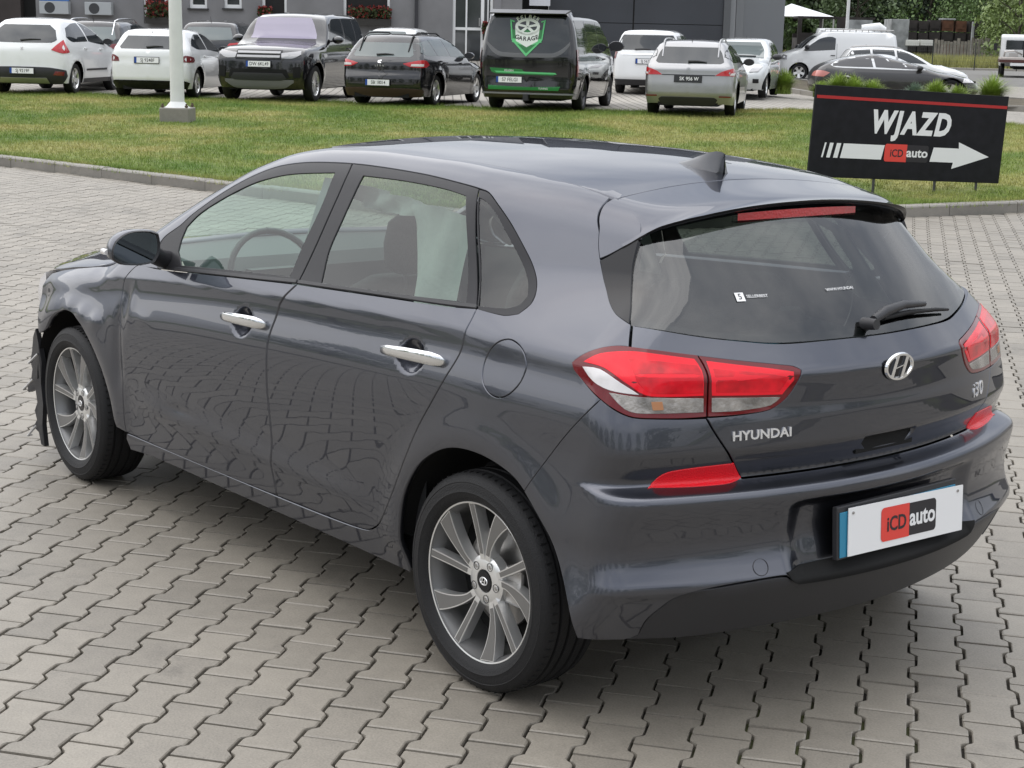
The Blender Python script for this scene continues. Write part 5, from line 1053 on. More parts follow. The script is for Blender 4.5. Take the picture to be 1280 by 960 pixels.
# -- pale hatchback facing the camera
sh = Shape(1.72, 2.49, .80, .66, .30, [(-.6, 1.02), (3.2, .86)],
    [(-.8, 1.22), (-.5, 1.40), (-.1, 1.46), (.5, 1.49), (.9, 1.46), (1.2, 1.38), (1.45, 1.27), (2.15, .98), (2.35, .93), (2.85, .82), (3.15, .70), (3.28, .55)],
    [(.2, -.58), (.45, -.66), (.95, -.62), (1.1, -.50), (1.4, -.32)], [(.2, 3.15), (.45, 3.28), (.62, 3.26), (.75, 3.12), (.88, 2.85)], kf=.18, fcurve=.30, tumble=(17, 19, 22, 25, 29, 36, 45))
t = vehicle('parked_car', 'pale silver small hatchback facing the camera beside the dark warehouse corner', 'car', sh, mat('pearl_paint', (.55, .57, .57), .25, .2, 1, .03), by_wheel(24.13, -27.36, R(125), 2.49, .76), R(125), GR, 'ten', .20)
lay(sh, 'windscreen', 'front', [(-.66, .99), (-.60, 1.20), (-.50, 1.38), (.50, 1.38), (.60, 1.20), (.66, .99)], CARGLASS2, t, off=.006)
side_glass(sh, t, [[(-.12, 1.18), (.15, 1.36), (.62, 1.38), (.72, 1.06), (.1, 1.10)], [(.79, 1.05), (.70, 1.38), (1.05, 1.34), (1.4, 1.19), (1.85, .98), (1.5, .98)]])
for sg in (1, -1):
    lay(sh, 'headlamp', 'front', [(sg*.44, .64), (sg*.48, .74), (sg*.68, .82), (sg*.74, .78), (sg*.66, .66)], MATS['headlamp_glass_far'], t, off=.012); lay(sh, 'fog_lamp', 'front', [(sg*.54, .38), (sg*.54, .48), (sg*.68, .48), (sg*.68, .38)], black_gloss, t, off=.01)
lay(sh, 'grille_panel', 'front', [(-.42, .36), (-.36, .56), (.36, .56), (.42, .36)], black_plastic, t, off=.01); plate_on(t, surf_matrix(sh, 'front', 0, .46, .03), .52, .114, 'SJ 4471'); mirrors(sh, t, 1.72, .99, black_plastic, 1.1); aerial(sh, t, .6); wiper(sh, t, .45, 1.01, -.45, 1.0, 'front')
# -- white hatchback facing the camera behind the black estate
shk = sh; yk = R(128); pk = np.array([33.2, -22.6])
t = vehicle('parked_car', 'white hatchback facing the camera, only its roof and windscreen showing over the black estate', 'car', sh, white_paint, put(pk[0], pk[1]), yk, GR, 'ten', .20)
lay(sh, 'windscreen', 'front', [(-.66, .99), (-.60, 1.20), (-.50, 1.38), (.50, 1.38), (.60, 1.20), (.66, .99)], CARGLASS2, t, off=.006)
side_glass(sh, t, [[(-.12, 1.18), (.15, 1.36), (.62, 1.38), (.72, 1.06), (.1, 1.10)], [(.79, 1.05), (.70, 1.38), (1.05, 1.34), (1.4, 1.19), (1.85, .98), (1.5, .98)]]); mirrors(sh, t, 1.72, .99, white_paint, 1.0)
# -- dark estate behind the two white cars and dark saloon behind the off-roader
sh = Shape(1.85, 2.7, .9, 1.0, .34, [(-1.0, 1.08), (3.5, .95)],
    [(-1.12, 1.30), (-.82, 1.50), (-.4, 1.56), (.4, 1.60), (1.0, 1.58), (1.45, 1.48), (1.75, 1.37), (2.3, 1.08), (2.5, 1.02), (3.1, .93), (3.45, .80), (3.6, .6)],
    [(.2, -.9), (.45, -1.0), (.9, -.97), (1.06, -.92), (1.45, -.65)], [(.2, 3.45), (.5, 3.6), (.7, 3.57), (.9, 3.3), (1.0, 3.1)], kr=.12, tumble=(18, 20, 23, 26, 30, 38, 45))
for lab, pos_, yaw_, rails in (('black estate with bright roof rails, seen over the two white cars at the left', (33.9, -13.9), R(-44), True), ('black hatchback with a dark red tail lamp, behind the off-roader', (34.6, -17.5), R(-44), False)):
    t = vehicle('parked_car', lab, 'car', sh, black_paint, put(*pos_), yaw_, GR, 'ten', .22)
    side_glass(sh, t, [[(-.70, 1.20), (-.55, 1.40), (-.1, 1.46), (.02, 1.12), (-.5, 1.13)], [(.08, 1.12), (-.04, 1.46), (.80, 1.49), (.92, 1.10)], [(1.0, 1.10), (.9, 1.49), (1.35, 1.43), (1.7, 1.28), (2.1, 1.07), (1.7, 1.06)]])
    lay(sh, 'rear_window', 'rear', [(-.62, 1.10), (-.66, 1.16), (-.56, 1.42), (.56, 1.42), (.66, 1.16), (.62, 1.10)], CARGLASS2, t)
    for sg in (1, -1): lay(sh, 'tail_lamp', 'chart', [(.50, .92), (.58, 1.02), (.95, 1.05), (1.15, .98), (1.0, .88)], rlab if not rails else rdark, t, side=sg, off=.009)
    if rails: roof_rails(sh, t, -.75, 1.2, .56, chrome, .06)
    aerial(sh, t, -.4, .14)
# -- graphite sports saloon, side on, behind the ornamental grass
sh = Shape(1.93, 2.92, .95, 1.10, .36, [(-1.0, .93), (3.8, .80)],
    [(-1.25, .98), (-1.0, 1.05), (-.5, 1.19), (0, 1.31), (.5, 1.385), (1.0, 1.415), (1.4, 1.39), (1.75, 1.29), (2.35, 1.0), (2.6, .93), (3.2, .84), (3.6, .74), (3.87, .5)],
    [(.2, -.95), (.45, -1.1), (.75, -1.09), (.9, -1.02), (1.0, -.92), (1.3, -.2)], [(.2, 3.7), (.4, 3.87), (.6, 3.84), (.75, 3.6), (.82, 3.3)], kr=.14, tumble=(24, 27, 30, 33, 36, 42, 50), taper=(.08, .13))
t = vehicle('parked_car', 'dark graphite sports saloon with chrome window line, side-on behind the grass tufts', 'car', sh, grey_paint, (CP[0]+48.6*math.cos(R(-51.15)), CP[1]+48.6*math.sin(R(-51.15)), .17), R(-136), GR, 'five', .16)
sg_poly = [[(-.42, 1.06), (-.28, 1.15), (.12, 1.26), (.62, 1.335), (.70, 1.02), (.1, 1.02), (-.3, 1.03)], [(.78, 1.02), (.70, 1.34), (1.05, 1.345), (1.35, 1.30), (1.85, 1.10), (2.08, .98), (1.7, .99)]]
for sg in (1, -1): lay(sh, 'window_chrome', 'side', [(-.52, 1.06), (-.32, 1.19), (.12, 1.30), (.65, 1.375), (1.06, 1.385), (1.38, 1.335), (1.9, 1.12), (2.2, .97), (1.7, .96), (.1, .985), (-.38, 1.0)], mat('window_line_bright', (.62, .63, .64), .35, .3), t, side=sg, off=.001, lip=.003)
for sg in (1, -1):
    for p in sg_poly: lay(sh, 'side_window', 'side', p, mat('graphite_car_glass', (.07, .07, .075), .12, 0, 0, spec=.6), t, side=sg, off=.007, lip=.006)
for sg in (1, -1): lay(sh, 'tail_lamp', 'chart', [(.55, .74), (.60, .86), (.90, .90), (1.18, .84), (1.0, .72)], mat('pale_tail_lamp', (.55, .20, .17), .2, 0, 1), t, side=sg, off=.008); lay(sh, 'headlamp', 'side', [(3.25, .64), (3.3, .76), (3.45, .75), (3.6, .64)], lamp_white, t, side=sg, off=.01)
mirrors(sh, t, 2.0, .99, black_plastic)
# -- white car right behind the saloon
sh = Shape(1.78, 2.6, .85, .95, .31, [(-.9, 1.0), (3.4, .88)],
    [(-1.05, 1.2), (-.7, 1.42), (-.2, 1.50), (.5, 1.52), (1.0, 1.49), (1.4, 1.38), (1.7, 1.25), (2.25, .97), (2.5, .92), (3.1, .83), (3.3, .73), (3.45, .55)],
    [(.2, -.85), (.45, -.95), (.9, -.92), (1.05, -.85), (1.4, -.62)], [(.2, 3.3), (.45, 3.45), (.65, 3.42), (.8, 3.2), (.9, 3.0)], kr=.12)
d_ = 55.0; t = vehicle('parked_car', 'white estate car almost hidden behind the graphite saloon', 'car', sh, white_paint, (CP[0]+d_*math.cos(R(-51.75)), CP[1]+d_*math.sin(R(-51.75)), .25), R(-136), GR, 'ten', .2)
side_glass(sh, t, [[(-.7, 1.12), (-.5, 1.38), (.1, 1.43), (.15, 1.06)], [(.22, 1.06), (.18, 1.43), (.88, 1.42), (.95, 1.04)], [(1.02, 1.04), (.96, 1.42), (1.35, 1.32), (1.95, .99)]]); roof_rails(sh, t, -.6, 1.2, .52, steel)
for sg in (1, -1): lay(sh, 'tail_lamp', 'chart', [(.62, .85), (.62, 1.10), (.95, 1.12), (1.15, 1.0), (1.0, .85)], rlab, t, side=sg, off=.008)
# -- white panel vans
def panel_van(lab, pos, yaw, H=1.97, L_r=1.0, hi=False, side_win=True, rack=False, m=white_paint, cab_dark=True, nm='parked_van', wb=2.93):
    sh = Shape(1.99, wb, .99, L_r, .34, [(-1.0, 1.18), (3.9, 1.10)],
        [(-L_r-.12, H-.10), (-L_r+.1, H-.01), (-.3, H), (wb-1.3, H), (wb-.95, H-.05), (wb-.62, H-.18 if not hi else H-.4), (wb+.02, 1.25), (wb+.37, 1.15), (wb+.82, .98), (wb+.97, .8)],
        [(.2, -L_r+.07), (.48, -L_r), (1.3, -L_r+.04), (H-.1, -L_r+.12)], [(.2, wb+.87), (.5, wb+.99), (.8, wb+.97), (1.0, wb+.82), (1.2, wb+.47)], kr=.08, curve=.03, kt=.08, taper=(.015, .08), tumble=(4, 6, 8, 9, 10, 12, 18), flare=.012)
    t = vehicle(nm, lab, 'van', sh, m, pos, yaw, 'white panel vans standing across the lot', 'five', .26, step=.14)
    for sg in (1, -1): lay(sh, 'side_window', 'side', [(wb-1.38, 1.24), (wb-1.40, 1.68), (wb-1.25, 1.74), (wb-.98, 1.72), (wb-.70, 1.62), (wb-.12, 1.20), (wb-.3, 1.17)], CARGLASS, t, side=sg)
    lay(sh, 'windscreen', 'front', [(-.80, 1.27), (-.72, H-.30 if not hi else 1.72), (-.66, H-.20 if not hi else 1.80), (.66, H-.20 if not hi else 1.80), (.72, H-.30 if not hi else 1.72), (.80, 1.27)], CARGLASS, t, off=.008)
    for sg in (1, -1): lay(sh, 'headlamp', 'side', [(wb+.52, .82), (wb+.50, .98), (wb+.62, 1.02), (wb+.78, .86)], MATS['headlamp_glass_far'], t, side=sg, off=.01); lay(sh, 'sill_trim', 'side', [(.45, .27), (.45, .34), (wb-.45, .34), (wb-.45, .27)], black_plastic, t, side=sg, off=.008)
    mirrors(sh, t, wb-.25, 1.28, black_plastic, 1.5); handles(sh, t, [(wb-1.30, 1.02), (wb-1.75, 1.02)], black_plastic)
    for sg in (1, -1):
        for x_ in (wb-1.45, wb-2.6): q = MB(); P = sh.project('side', np.array([[x_, .36+.14*i] for i in range(9)]), sg); N = sh.grad(P); q.add(list(P+N*.002-[.006, 0, 0])+list(P+N*.002+[.006, 0, 0]), [(i, i+1, 9+i+1, 9+i) for i in range(8)]); q.build('door_seam', mat('panel_gap', (.03, .03, .03), .6), t)
    if rack:
        for sg in (1, -1):
            q = MB(); P = sh.project('top', np.array([[x, sg*.62] for x in np.linspace(-.8, 1.7, 6)])); q.tube(list(P+[0, 0, .10]), .022, 6)
            for p in P: q.tube([p, p+[0, 0, .10]], .018, 5)
            q.build('roof_rack', steel, t)
    return sh, t
bx = lambda az, d, z: (CP[0]+d*math.cos(R(az)), CP[1]+d*math.sin(R(az)), z)
sh, t = panel_van('white panel van with a roof rack, nose to the left', bx(-51.9, 66.5, .36), R(50), rack=True)
lay(sh, 'dark_decal', 'side', [(-.1, .98), (-.1, 1.22), (.75, 1.22), (.75, .98)], black_gloss, t, side=1); lay(sh, 'dark_decal', 'side', [(-.1, .98), (-.1, 1.22), (.75, 1.22), (.75, .98)], black_gloss, t, side=-1)
sh, t = panel_van('white high-topped van with a roof pod, nose to the right beyond the other vans', bx(-50.7, 77.0, .30), R(-137), H=2.25)
q = MB(); q.tube([(1.2, 0, 2.22), (2.0, 0, 2.26), (2.3, 0, 2.18)], [.22, .30, .16], 10); q.build('roof_pod', white_paint, t, smooth=60)
# -- white pick-up with a flat load bed, at the right
yaw = R(-55.0); t = thing('flatbed_truck', 'white crew-cab truck with a low pale load bed, at the right edge of the lot', 'truck', bx(-56.95, 86, .34), yaw)
tw = mat('truck_white', (.72, .73, .72), .3, 0, .6)
def sect(rows, nm, m_, par, smooth=30): return loft(rows, nm, m_, par, smooth)
cabp = [(1.75, .55), (1.75, 1.35), (1.85, 2.05), (2.0, 2.18), (3.3, 2.18), (3.6, 2.05), (4.3, 1.35), (4.75, 1.15), (4.8, .55)]
b = MB(); b.prism([(x, z) for x, z in cabp], -.98, .98); b.build('cab', tw, t, bevel=.08)
b = MB(); b.box((1.735, -.72, 1.42), (1.76, .72, 1.88)); b.build('rear_window', CARGLASS, t)
for sg in (1, -1):
    b = MB(); y_ = sorted([sg*.97, sg*.99]); b.add([(x, sg*.99, z) for x, z in ((2.1, 1.42), (2.1, 1.98), (2.85, 1.98), (2.85, 1.42))]+[(x, sg*.99, z) for x, z in ((2.95, 1.42), (2.95, 1.98), (3.45, 1.95), (4.0, 1.42))], [(0, 1, 2, 3), (4, 5, 6, 7)]); b.build('side_window', CARGLASS, t)
    b = MB(); b.tube([(3.75, sg*.98, 1.5), (3.8, sg*1.18, 1.52)], .02, 6); b.box((3.75, min(sg*1.12, sg*1.3), 1.35), (3.85, max(sg*1.12, sg*1.3), 1.72)); b.build('door_mirror', black_plastic, t)
b = MB(); b.box((-2.0, -1.05, .92), (1.65, 1.05, 1.02)); b.build('load_bed', mat('bed_pale_boards', (.55, .50, .46), .7), t)
b = MB(); b.box((-2.05, -1.07, .78), (1.65, 1.07, .915)); b.build('bed_frame', mat('bed_frame_brown', (.09, .035, .03), .6), t)
b = MB(); b.box((-2.06, -.55, .62), (-2.0, .55, .76)); b.build('tail_board', white_print, t)
b = MB(); b.box((-1.9, -.35, .45), (4.6, .35, .78)); b.build('chassis', under_black, t)
for x_ in (0, 3.7):
    for sg in (1, -1): car_wheel(t, x_, sg*.86, .36, sg, 'five', True)
b = MB(); b.lathe([(.20, -.10), (.40, -.12), (.42, 0), (.40, .12), (.20, .10)], 24, Matrix.Translation((.9, -.25, 1.42))); tag(b.build('spare_tyre', rubber, None, smooth=50), 'loose tyre standing on the truck load bed', 'tyre').matrix_world = t.matrix_basis.copy()
b = MB(); b.tube([(1.5, .8, 1.05), (1.45, .75, 1.3), (1.3, .3, 1.35), (1.35, -.1, 1.15)], .05, 6); b.box((1.25, .1, 1.03), (1.6, .55, 1.22)); tag(b.build('winch', steel, None), 'grey winch on the truck load bed behind the cab', 'winch').matrix_world = t.matrix_basis.copy()
# ---------------------------------------------------------------- ground
def seg_line(P0, P1, step):
    P0 = np.array(P0, float); P1 = np.array(P1, float); n = max(1, int(np.linalg.norm(P1-P0)/step)); return [P0+(P1-P0)*i/n for i in range(n)]
# kerb line: from the far left, a rounded corner, then off to the right
kl = seg_line((36.0, -1.25), (10.55, -5.90), .5)
cen = np.array([10.1, -8.40]); a0 = math.atan2(-5.90+8.40, 10.55-10.1)
arc = [cen+2.54*np.array([math.cos(t), math.sin(t)]) for t in np.linspace(a0, math.pi+.17, 12)]
kr_ = seg_line(arc[-1], (6.0, -16.0), .5)+seg_line((6.0, -16.0), (3.8, -26.0), .5)
KERB = kl+arc[1:-1]+kr_
KP = np.array(KERB)
def in_yard(P):          # the side of the kerb the hatchback stands on
    poly = np.concatenate([KP, [[-60, -26], [-60, 60], [36, 60]]]); return inside(P, poly)
# paving stones: I-shaped concrete blocks in straight rows
PY, PA, PB, PO = -.932164, .1419, .20345, (4.3615, -1.4418)
e1 = np.array([-math.sin(PY), math.cos(PY)]); e0 = np.array([math.cos(PY), math.sin(PY)])
def outline(shrink=.0022):
    wv, nr, L = .0599, .0820, .1; pts = []
    def hw(r): return nr-(nr-wv)*(1-sst(.0379, .0639, abs(r)))
    rs = [-.1, -.0639, -.0574, -.0509, -.0444, -.0379, .0379, .0444, .0509, .0574, .0639, .1]
    lft = [(-(hw(r)-.0045), r if abs(r) < .09 else r*.970) for r in rs]; rgt = [(-x, r) for x, r in lft][::-1]
    return lft+rgt
OUT = np.array(outline()); nO = len(OUT)
def paver_geo(simple=False):
    inn = OUT*np.array([(.0766-.0045)/.0766, (.0975-.0045)/.0975])
    if simple: v = np.concatenate([np.c_[OUT, np.zeros(nO)], np.c_[OUT, np.full(nO, -.020)]]); f = [tuple(range(nO))]+[(i, nO+i, nO+(i+1) % nO, (i+1) % nO) for i in range(nO)]
    else: v = np.concatenate([np.c_[inn, np.zeros(nO)], np.c_[OUT, np.full(nO, -.003)], np.c_[OUT, np.full(nO, -.016)]]); f = [tuple(range(nO))]+[(k*nO+i, (k+1)*nO+i, (k+1)*nO+(i+1) % nO, k*nO+(i+1) % nO) for k in range(2) for i in range(nO)]
    return v, f
def concrete(name, col):
    m = bpy.data.materials.new(name); m.use_nodes = True; n = m.node_tree; b = n.nodes['Principled BSDF']; b.inputs['Roughness'].default_value = .58; b.inputs['Specular IOR Level'].default_value = .85
    t = n.nodes.new('ShaderNodeNewGeometry'); N_ = n.nodes.new
    at = N_('ShaderNodeAttribute'); at.attribute_type = 'OBJECT' if False else 'GEOMETRY'; at.attribute_name = 'tone'
    big = N_('ShaderNodeTexNoise'); big.inputs['Scale'].default_value = .9; big.inputs['Detail'].default_value = 5
    fine = N_('ShaderNodeTexNoise'); fine.inputs['Scale'].default_value = 160; fine.inputs['Detail'].default_value = 3
    mid = N_('ShaderNodeTexNoise'); mid.inputs['Scale'].default_value = 14; mid.inputs['Detail'].default_value = 5
    vor = N_('ShaderNodeTexVoronoi'); vor.inputs['Scale'].default_value = 75
    for q in (big, fine, mid, vor): n.links.new(t.outputs['Position'], q.inputs['Vector'])
    def math_(op, a, b2, clamp=False):
        k = N_('ShaderNodeMath'); k.operation = op; k.use_clamp = clamp
        for i, v in enumerate((a, b2)):
            if isinstance(v, (int, float)): k.inputs[i].default_value = v
            else: n.links.new(v, k.inputs[i])
        return k.outputs[0]
    s1 = math_('MULTIPLY', math_('SUBTRACT', big.outputs['Fac'], .5), .45); s2 = math_('MULTIPLY', math_('SUBTRACT', mid.outputs['Fac'], .5), .34); s3 = math_('MULTIPLY', math_('SUBTRACT', fine.outputs['Fac'], .5), .75)
    peb = math_('MULTIPLY', math_('LESS_THAN', vor.outputs['Distance'], .16), -.16)
    stn = N_('ShaderNodeTexNoise'); stn.inputs['Scale'].default_value = 2.1; stn.inputs['Detail'].default_value = 8; stn.inputs['Roughness'].default_value = .7; n.links.new(t.outputs['Position'], stn.inputs['Vector'])
    s1 = math_('ADD', s1, math_('MULTIPLY', math_('SUBTRACT', stn.outputs['Fac'], .56, ), -1.6)) if False else math_('SUBTRACT', s1, math_('MULTIPLY', math_('MAXIMUM', math_('SUBTRACT', stn.outputs['Fac'], .58), 0.0), 2.2))
    tot = math_('ADD', math_('ADD', math_('ADD', s1, s2), math_('ADD', s3, peb)), math_('ADD', at.outputs['Fac'], 1.0))
    c_ = N_('ShaderNodeMix'); c_.data_type = 'RGBA'; c_.blend_type = 'MULTIPLY'; c_.inputs['Factor'].default_value = 1; c_.inputs['A'].default_value = (*col, 1)
    cc = N_('ShaderNodeCombineColor'); [n.links.new(tot, cc.inputs[i]) for i in range(3)]; n.links.new(cc.outputs[0], c_.inputs['B']); n.links.new(c_.outputs['Result'], b.inputs['Base Color'])
    bp = N_('ShaderNodeBump'); bp.inputs['Strength'].default_value = .35; bp.inputs['Distance'].default_value = .002; n.links.new(fine.outputs['Fac'], bp.inputs['Height']); n.links.new(bp.outputs[0], b.inputs['Normal'])
    return m
pave_mat = concrete('paving_concrete', (.218, .196, .162)); kerb_mat = concrete('kerb_concrete', (.205, .19, .165))
# joint filling: dark damp sand with moss in places
m = mat('joint_sand_and_moss', (.035, .032, .026), .95); n = m.node_tree; b_ = n.nodes['Principled BSDF']; t_ = n.nodes.new('ShaderNodeNewGeometry'); z_ = n.nodes.new('ShaderNodeTexNoise'); z_.inputs['Scale'].default_value = 1.3; z_.inputs['Detail'].default_value = 6
r_ = n.nodes.new('ShaderNodeValToRGB'); r_.color_ramp.elements[0].position = .52; r_.color_ramp.elements[0].color = (.032, .028, .023, 1); r_.color_ramp.elements[1].position = .68; r_.color_ramp.elements[1].color = (.075, .085, .028, 1)
n.links.new(t_.outputs['Position'], z_.inputs['Vector']); n.links.new(z_.outputs['Fac'], r_.inputs[0]); n.links.new(r_.outputs[0], b_.inputs['Base Color'])
joint_mat = m
def sheet(name, poly, z, m_, kind='structure'):
    me = bpy.data.meshes.new(name); me.from_pydata([(x, y, z if not callable(z) else float(z(x, y))) for x, y in poly], [], [tuple(range(len(poly)))]); me.materials.append(m_); o = bpy.data.objects.new(name, me); C.objects.link(o)
    if kind: o['kind'] = kind
    return o
yard = sheet('pavement', [tuple(p) for p in KP]+[(-60, -26), (-60, 60), (36, 60)], -.0165, joint_mat)
# lattice of stones
cs, rs_ = np.meshgrid(np.arange(-330, 330), np.arange(-240, 240)); cs = cs.ravel(); rs_ = rs_.ravel()+.5+.5*(cs.ravel() % 2)
ctr = -e1[None]*((cs+PO[0])*PA)[:, None]-e0[None]*((rs_+PO[1])*PB)[:, None]
dd = ctr-CP[None, :2]; ax = np.array([math.cos(YAW), math.sin(YAW)]); rt_ = np.array([math.sin(YAW), -math.cos(YAW)])
fw = dd@ax; lt = dd@rt_
vis = (fw > 2.5) & (np.abs(lt) < .37*fw+1.2) & (fw < 27)
refl_ = (ctr[:, 0] > -5) & (ctr[:, 0] < 9) & (ctr[:, 1] > -4) & (ctr[:, 1] < 8.5)
keep = (vis | refl_) & in_yard(ctr) & (seg_dist(ctr, np.concatenate([KP, [[-60, -26], [-60, 60], [36, 60]]])) > .02)
ctr = ctr[keep]; fw = fw[keep]; lt = lt[keep]
# the largest in view become objects of their own
pz = CP[2]; px_ = lt/np.maximum(fw, .1)*FOC; depth = fw*math.cos(PIT)+pz*math.sin(PIT); row_px = 480-FOC*(-(pz*math.cos(PIT))+fw*math.sin(PIT))/depth; col_px = 640+FOC*lt/depth
infr = (col_px > -20) & (col_px < 1300) & (row_px < 980) & (row_px > 230)
hid = (ctr[:, 0] > -.72) & (ctr[:, 0] < 3.0) & (np.abs(ctr[:, 1]) < .80)
hid |= (ctr[:, 0] > -.70) & (ctr[:, 1] < .80) & (row_px < 700) & (col_px > 150) & (col_px < 1200) & (lt > -3)
score = np.where(infr & ~hid, 1/np.maximum(depth, .1), 0); order = np.argsort(-score); single = order[:300]; rest = order[300:]
Rm = np.stack([-e1, -e0], 1)     # local (x across, y along) -> world
v_, f_ = paver_geo(); base_me = []
for k in range(8):
    me = bpy.data.meshes.new('paver'); vv = v_.copy(); vv[:nO, 2] += rng.normal(0, .0002, nO); me.from_pydata(vv.tolist(), [], f_); me.materials.append(pave_mat)
    a_ = me.attributes.new('tone', 'FLOAT', 'POINT'); a_.data.foreach_set('value', np.full(len(vv), rng.normal(0, .06))); base_me.append(me)
rzb = math.atan2(Rm[1, 0], Rm[0, 0])
for i, k in enumerate(single):
    o = bpy.data.objects.new('paver', base_me[i % 8]); C.objects.link(o); o.parent = yard
    o.location = (ctr[k, 0], ctr[k, 1], rng.normal(0, .0008)); o.rotation_euler = (rng.normal(0, .004), rng.normal(0, .004), rzb+rng.normal(0, .004))
def bulk(name, cen_, geo, m_, parent, jit=.0009):
    vg, fg = geo; n_ = len(cen_); k = len(vg); th = rng.normal(0, .005, n_); c_, s_ = np.cos(th), np.sin(th)
    lx = vg[None, :, 0]*c_[:, None]-vg[None, :, 1]*s_[:, None]; ly = vg[None, :, 0]*s_[:, None]+vg[None, :, 1]*c_[:, None]
    X = cen_[:, 0, None]+Rm[0, 0]*lx+Rm[0, 1]*ly; Y = cen_[:, 1, None]+Rm[1, 0]*lx+Rm[1, 1]*ly
    tx = rng.normal(0, .004, (n_, 1)); ty = rng.normal(0, .004, (n_, 1)); Z = vg[None, :, 2]+rng.normal(0, jit, (n_, 1))+tx*lx+ty*ly
    V = np.stack([X, Y, Z], -1).reshape(-1, 3); me = bpy.data.meshes.new(name); me.vertices.add(len(V)); me.vertices.foreach_set('co', V.ravel())
    tot = np.array([len(f) for f in fg]); flat_ = np.concatenate([np.array(f) for f in fg]); L = len(flat_)
    me.loops.add(L*n_); me.loops.foreach_set('vertex_index', (flat_[None]+np.arange(n_)[:, None]*k).ravel()); me.polygons.add(len(fg)*n_)
    st = np.concatenate([[0], np.cumsum(tot)[:-1]]); me.polygons.foreach_set('loop_start', (st[None]+np.arange(n_)[:, None]*L).ravel()); me.polygons.foreach_set('loop_total', np.tile(tot, n_))
    me.update(calc_edges=True); me.validate(); me.shade_flat()
    a_ = me.attributes.new('tone', 'FLOAT', 'POINT'); a_.data.foreach_set('value', np.repeat(rng.normal(0, .06, n_), k)); me.materials.append(m_)
    o = bpy.data.objects.new(name, me); C.objects.link(o); o.parent = parent; o['kind'] = 'stuff'; return o
bulk('paver', ctr[rest], paver_geo(True), pave_mat, yard)
# beyond the modelled blocks the yard goes on as one sheet of the same concrete
far_m = concrete('paving_far', (.208, .187, .155))
def ring_sheet(name, holes_fn, x0, x1, y0, y1, st, z, m_, test):
    xs = np.arange(x0, x1, st); ys = np.arange(y0, y1, st); vs = []; fs = []; 
    for x in xs:
        for y in ys:
            if test(x+st/2, y+st/2): o = len(vs); vs += [(x, y, z), (x+st, y, z), (x+st, y+st, z), (x, y+st, z)]; fs.append((o, o+1, o+2, o+3))
    me = bpy.data.meshes.new(name); me.from_pydata(vs, [], fs); me.materials.append(m_); o = bpy.data.objects.new(name, me); C.objects.link(o); o.parent = yard; o['kind'] = 'stuff'; return o
def far_test(x, y):
    d_ = np.array([x, y])-CP[:2]; f2 = d_@ax; l2 = d_@rt_
    near = (f2 > 1.5 and abs(l2) < .37*f2+2.2) or (-6 < x < 10 and -5 < y < 9.5)
    return (not near) and bool(in_yard(np.array([[x, y], [x+.6, y-.6], [x-.6, y-.6], [x, y+.7], [x-.6, y+.6]])).all())
ring_sheet('paver_field', None, -45, 34, -24, 50, 1.0, -.004, far_m, far_test)
# kerb stones, one by one
def stretch(pts):
    L = np.concatenate([[0], np.cumsum(np.linalg.norm(np.diff(pts, axis=0), axis=1))]); return L
KL = stretch(KP); kerb = bpy.data.objects.new('kerb', None); C.objects.link(kerb); kerb['kind'] = 'structure'
def at_len(s_): return np.array([np.interp(s_, KL, KP[:, 0]), np.interp(s_, KL, KP[:, 1])])
s_ = .25; kh = .125
while s_+1.0 < KL[-1]:
    p0 = at_len(s_+.004); p1 = at_len(s_+.996); s_ += 1.0
    d_ = (p1-p0)/np.linalg.norm(p1-p0); nn = np.array([d_[1], -d_[0]]); 
    if in_yard(np.array([(p0+p1)/2+nn*.3]))[0]: nn = -nn
    b = MB(); sec = [(0, -.05), (0, kh-.022), (.012, kh-.006), (.03, kh), (.15, kh), (.15, -.05)]; jz = random.gauss(0, .002)
    vs = [(*(p+nn*(u+random.gauss(0, .001))), w+jz) for p in (p0, p1) for u, w in sec]; b.add(vs, [(i, i+1, 7+i, 6+i) for i in range(5)]+[(0, 1, 2, 3, 4, 5), (6, 7, 8, 9, 10, 11)])
    o = b.build('kerb_stone', kerb_mat, kerb); a_ = o.data.attributes.new('tone', 'FLOAT', 'POINT'); a_.data.foreach_set('value', np.full(len(o.data.vertices), random.gauss(0, .07)))
# lawn and the land behind
EDGE = np.array([(70, 18), (45, -.6), (31.69, -10.43), (27.94, -13.21), (25.25, -15.36), (22.6, -16.9), (20.52, -19.1), (19.3, -20.55), (19.6, -21.4), (20.1, -22.4), (20.0, -23.6), (18.9, -24.6), (16.0, -24.2), (13.98, -23.3), (9.0, -23.6), (4.0, -25.6)], float)
lawn_poly = np.concatenate([KP, EDGE[::-1]]); lawn_poly = np.array([p for i, p in enumerate(lawn_poly) if i == 0 or np.linalg.norm(p-lawn_poly[i-1]) > .01])
def open_dist(P, line):
    d = np.full(len(P), 99.)
    for i in range(len(line)-1):
        a = line[i]; ab = line[i+1]-a; t = np.clip(((P-a)@ab)/(ab@ab), 0, 1); d = np.minimum(d, np.linalg.norm(P-a-t[:, None]*ab, axis=1))
    return d
def lawn_z(P):
    dk = open_dist(P, KP); de = open_dist(P, EDGE); t = dk/(dk+de+1e-6); zl = np.where(P[:, 1] > -100, ground_z(P[:, 0], P[:, 1]), 0)
    return .100+(np.minimum(zl, .38)-.100)*sst(0, 1, t)**.9+.012*np.sin(P[:, 0]*1.3+P[:, 1])*np.minimum(dk, 1)*np.minimum(de, 1)
lm = mat('lawn_soil_and_turf', (.10, .13, .035), .95); n = lm.node_tree; b_ = n.nodes['Principled BSDF']; g_ = n.nodes.new('ShaderNodeNewGeometry')
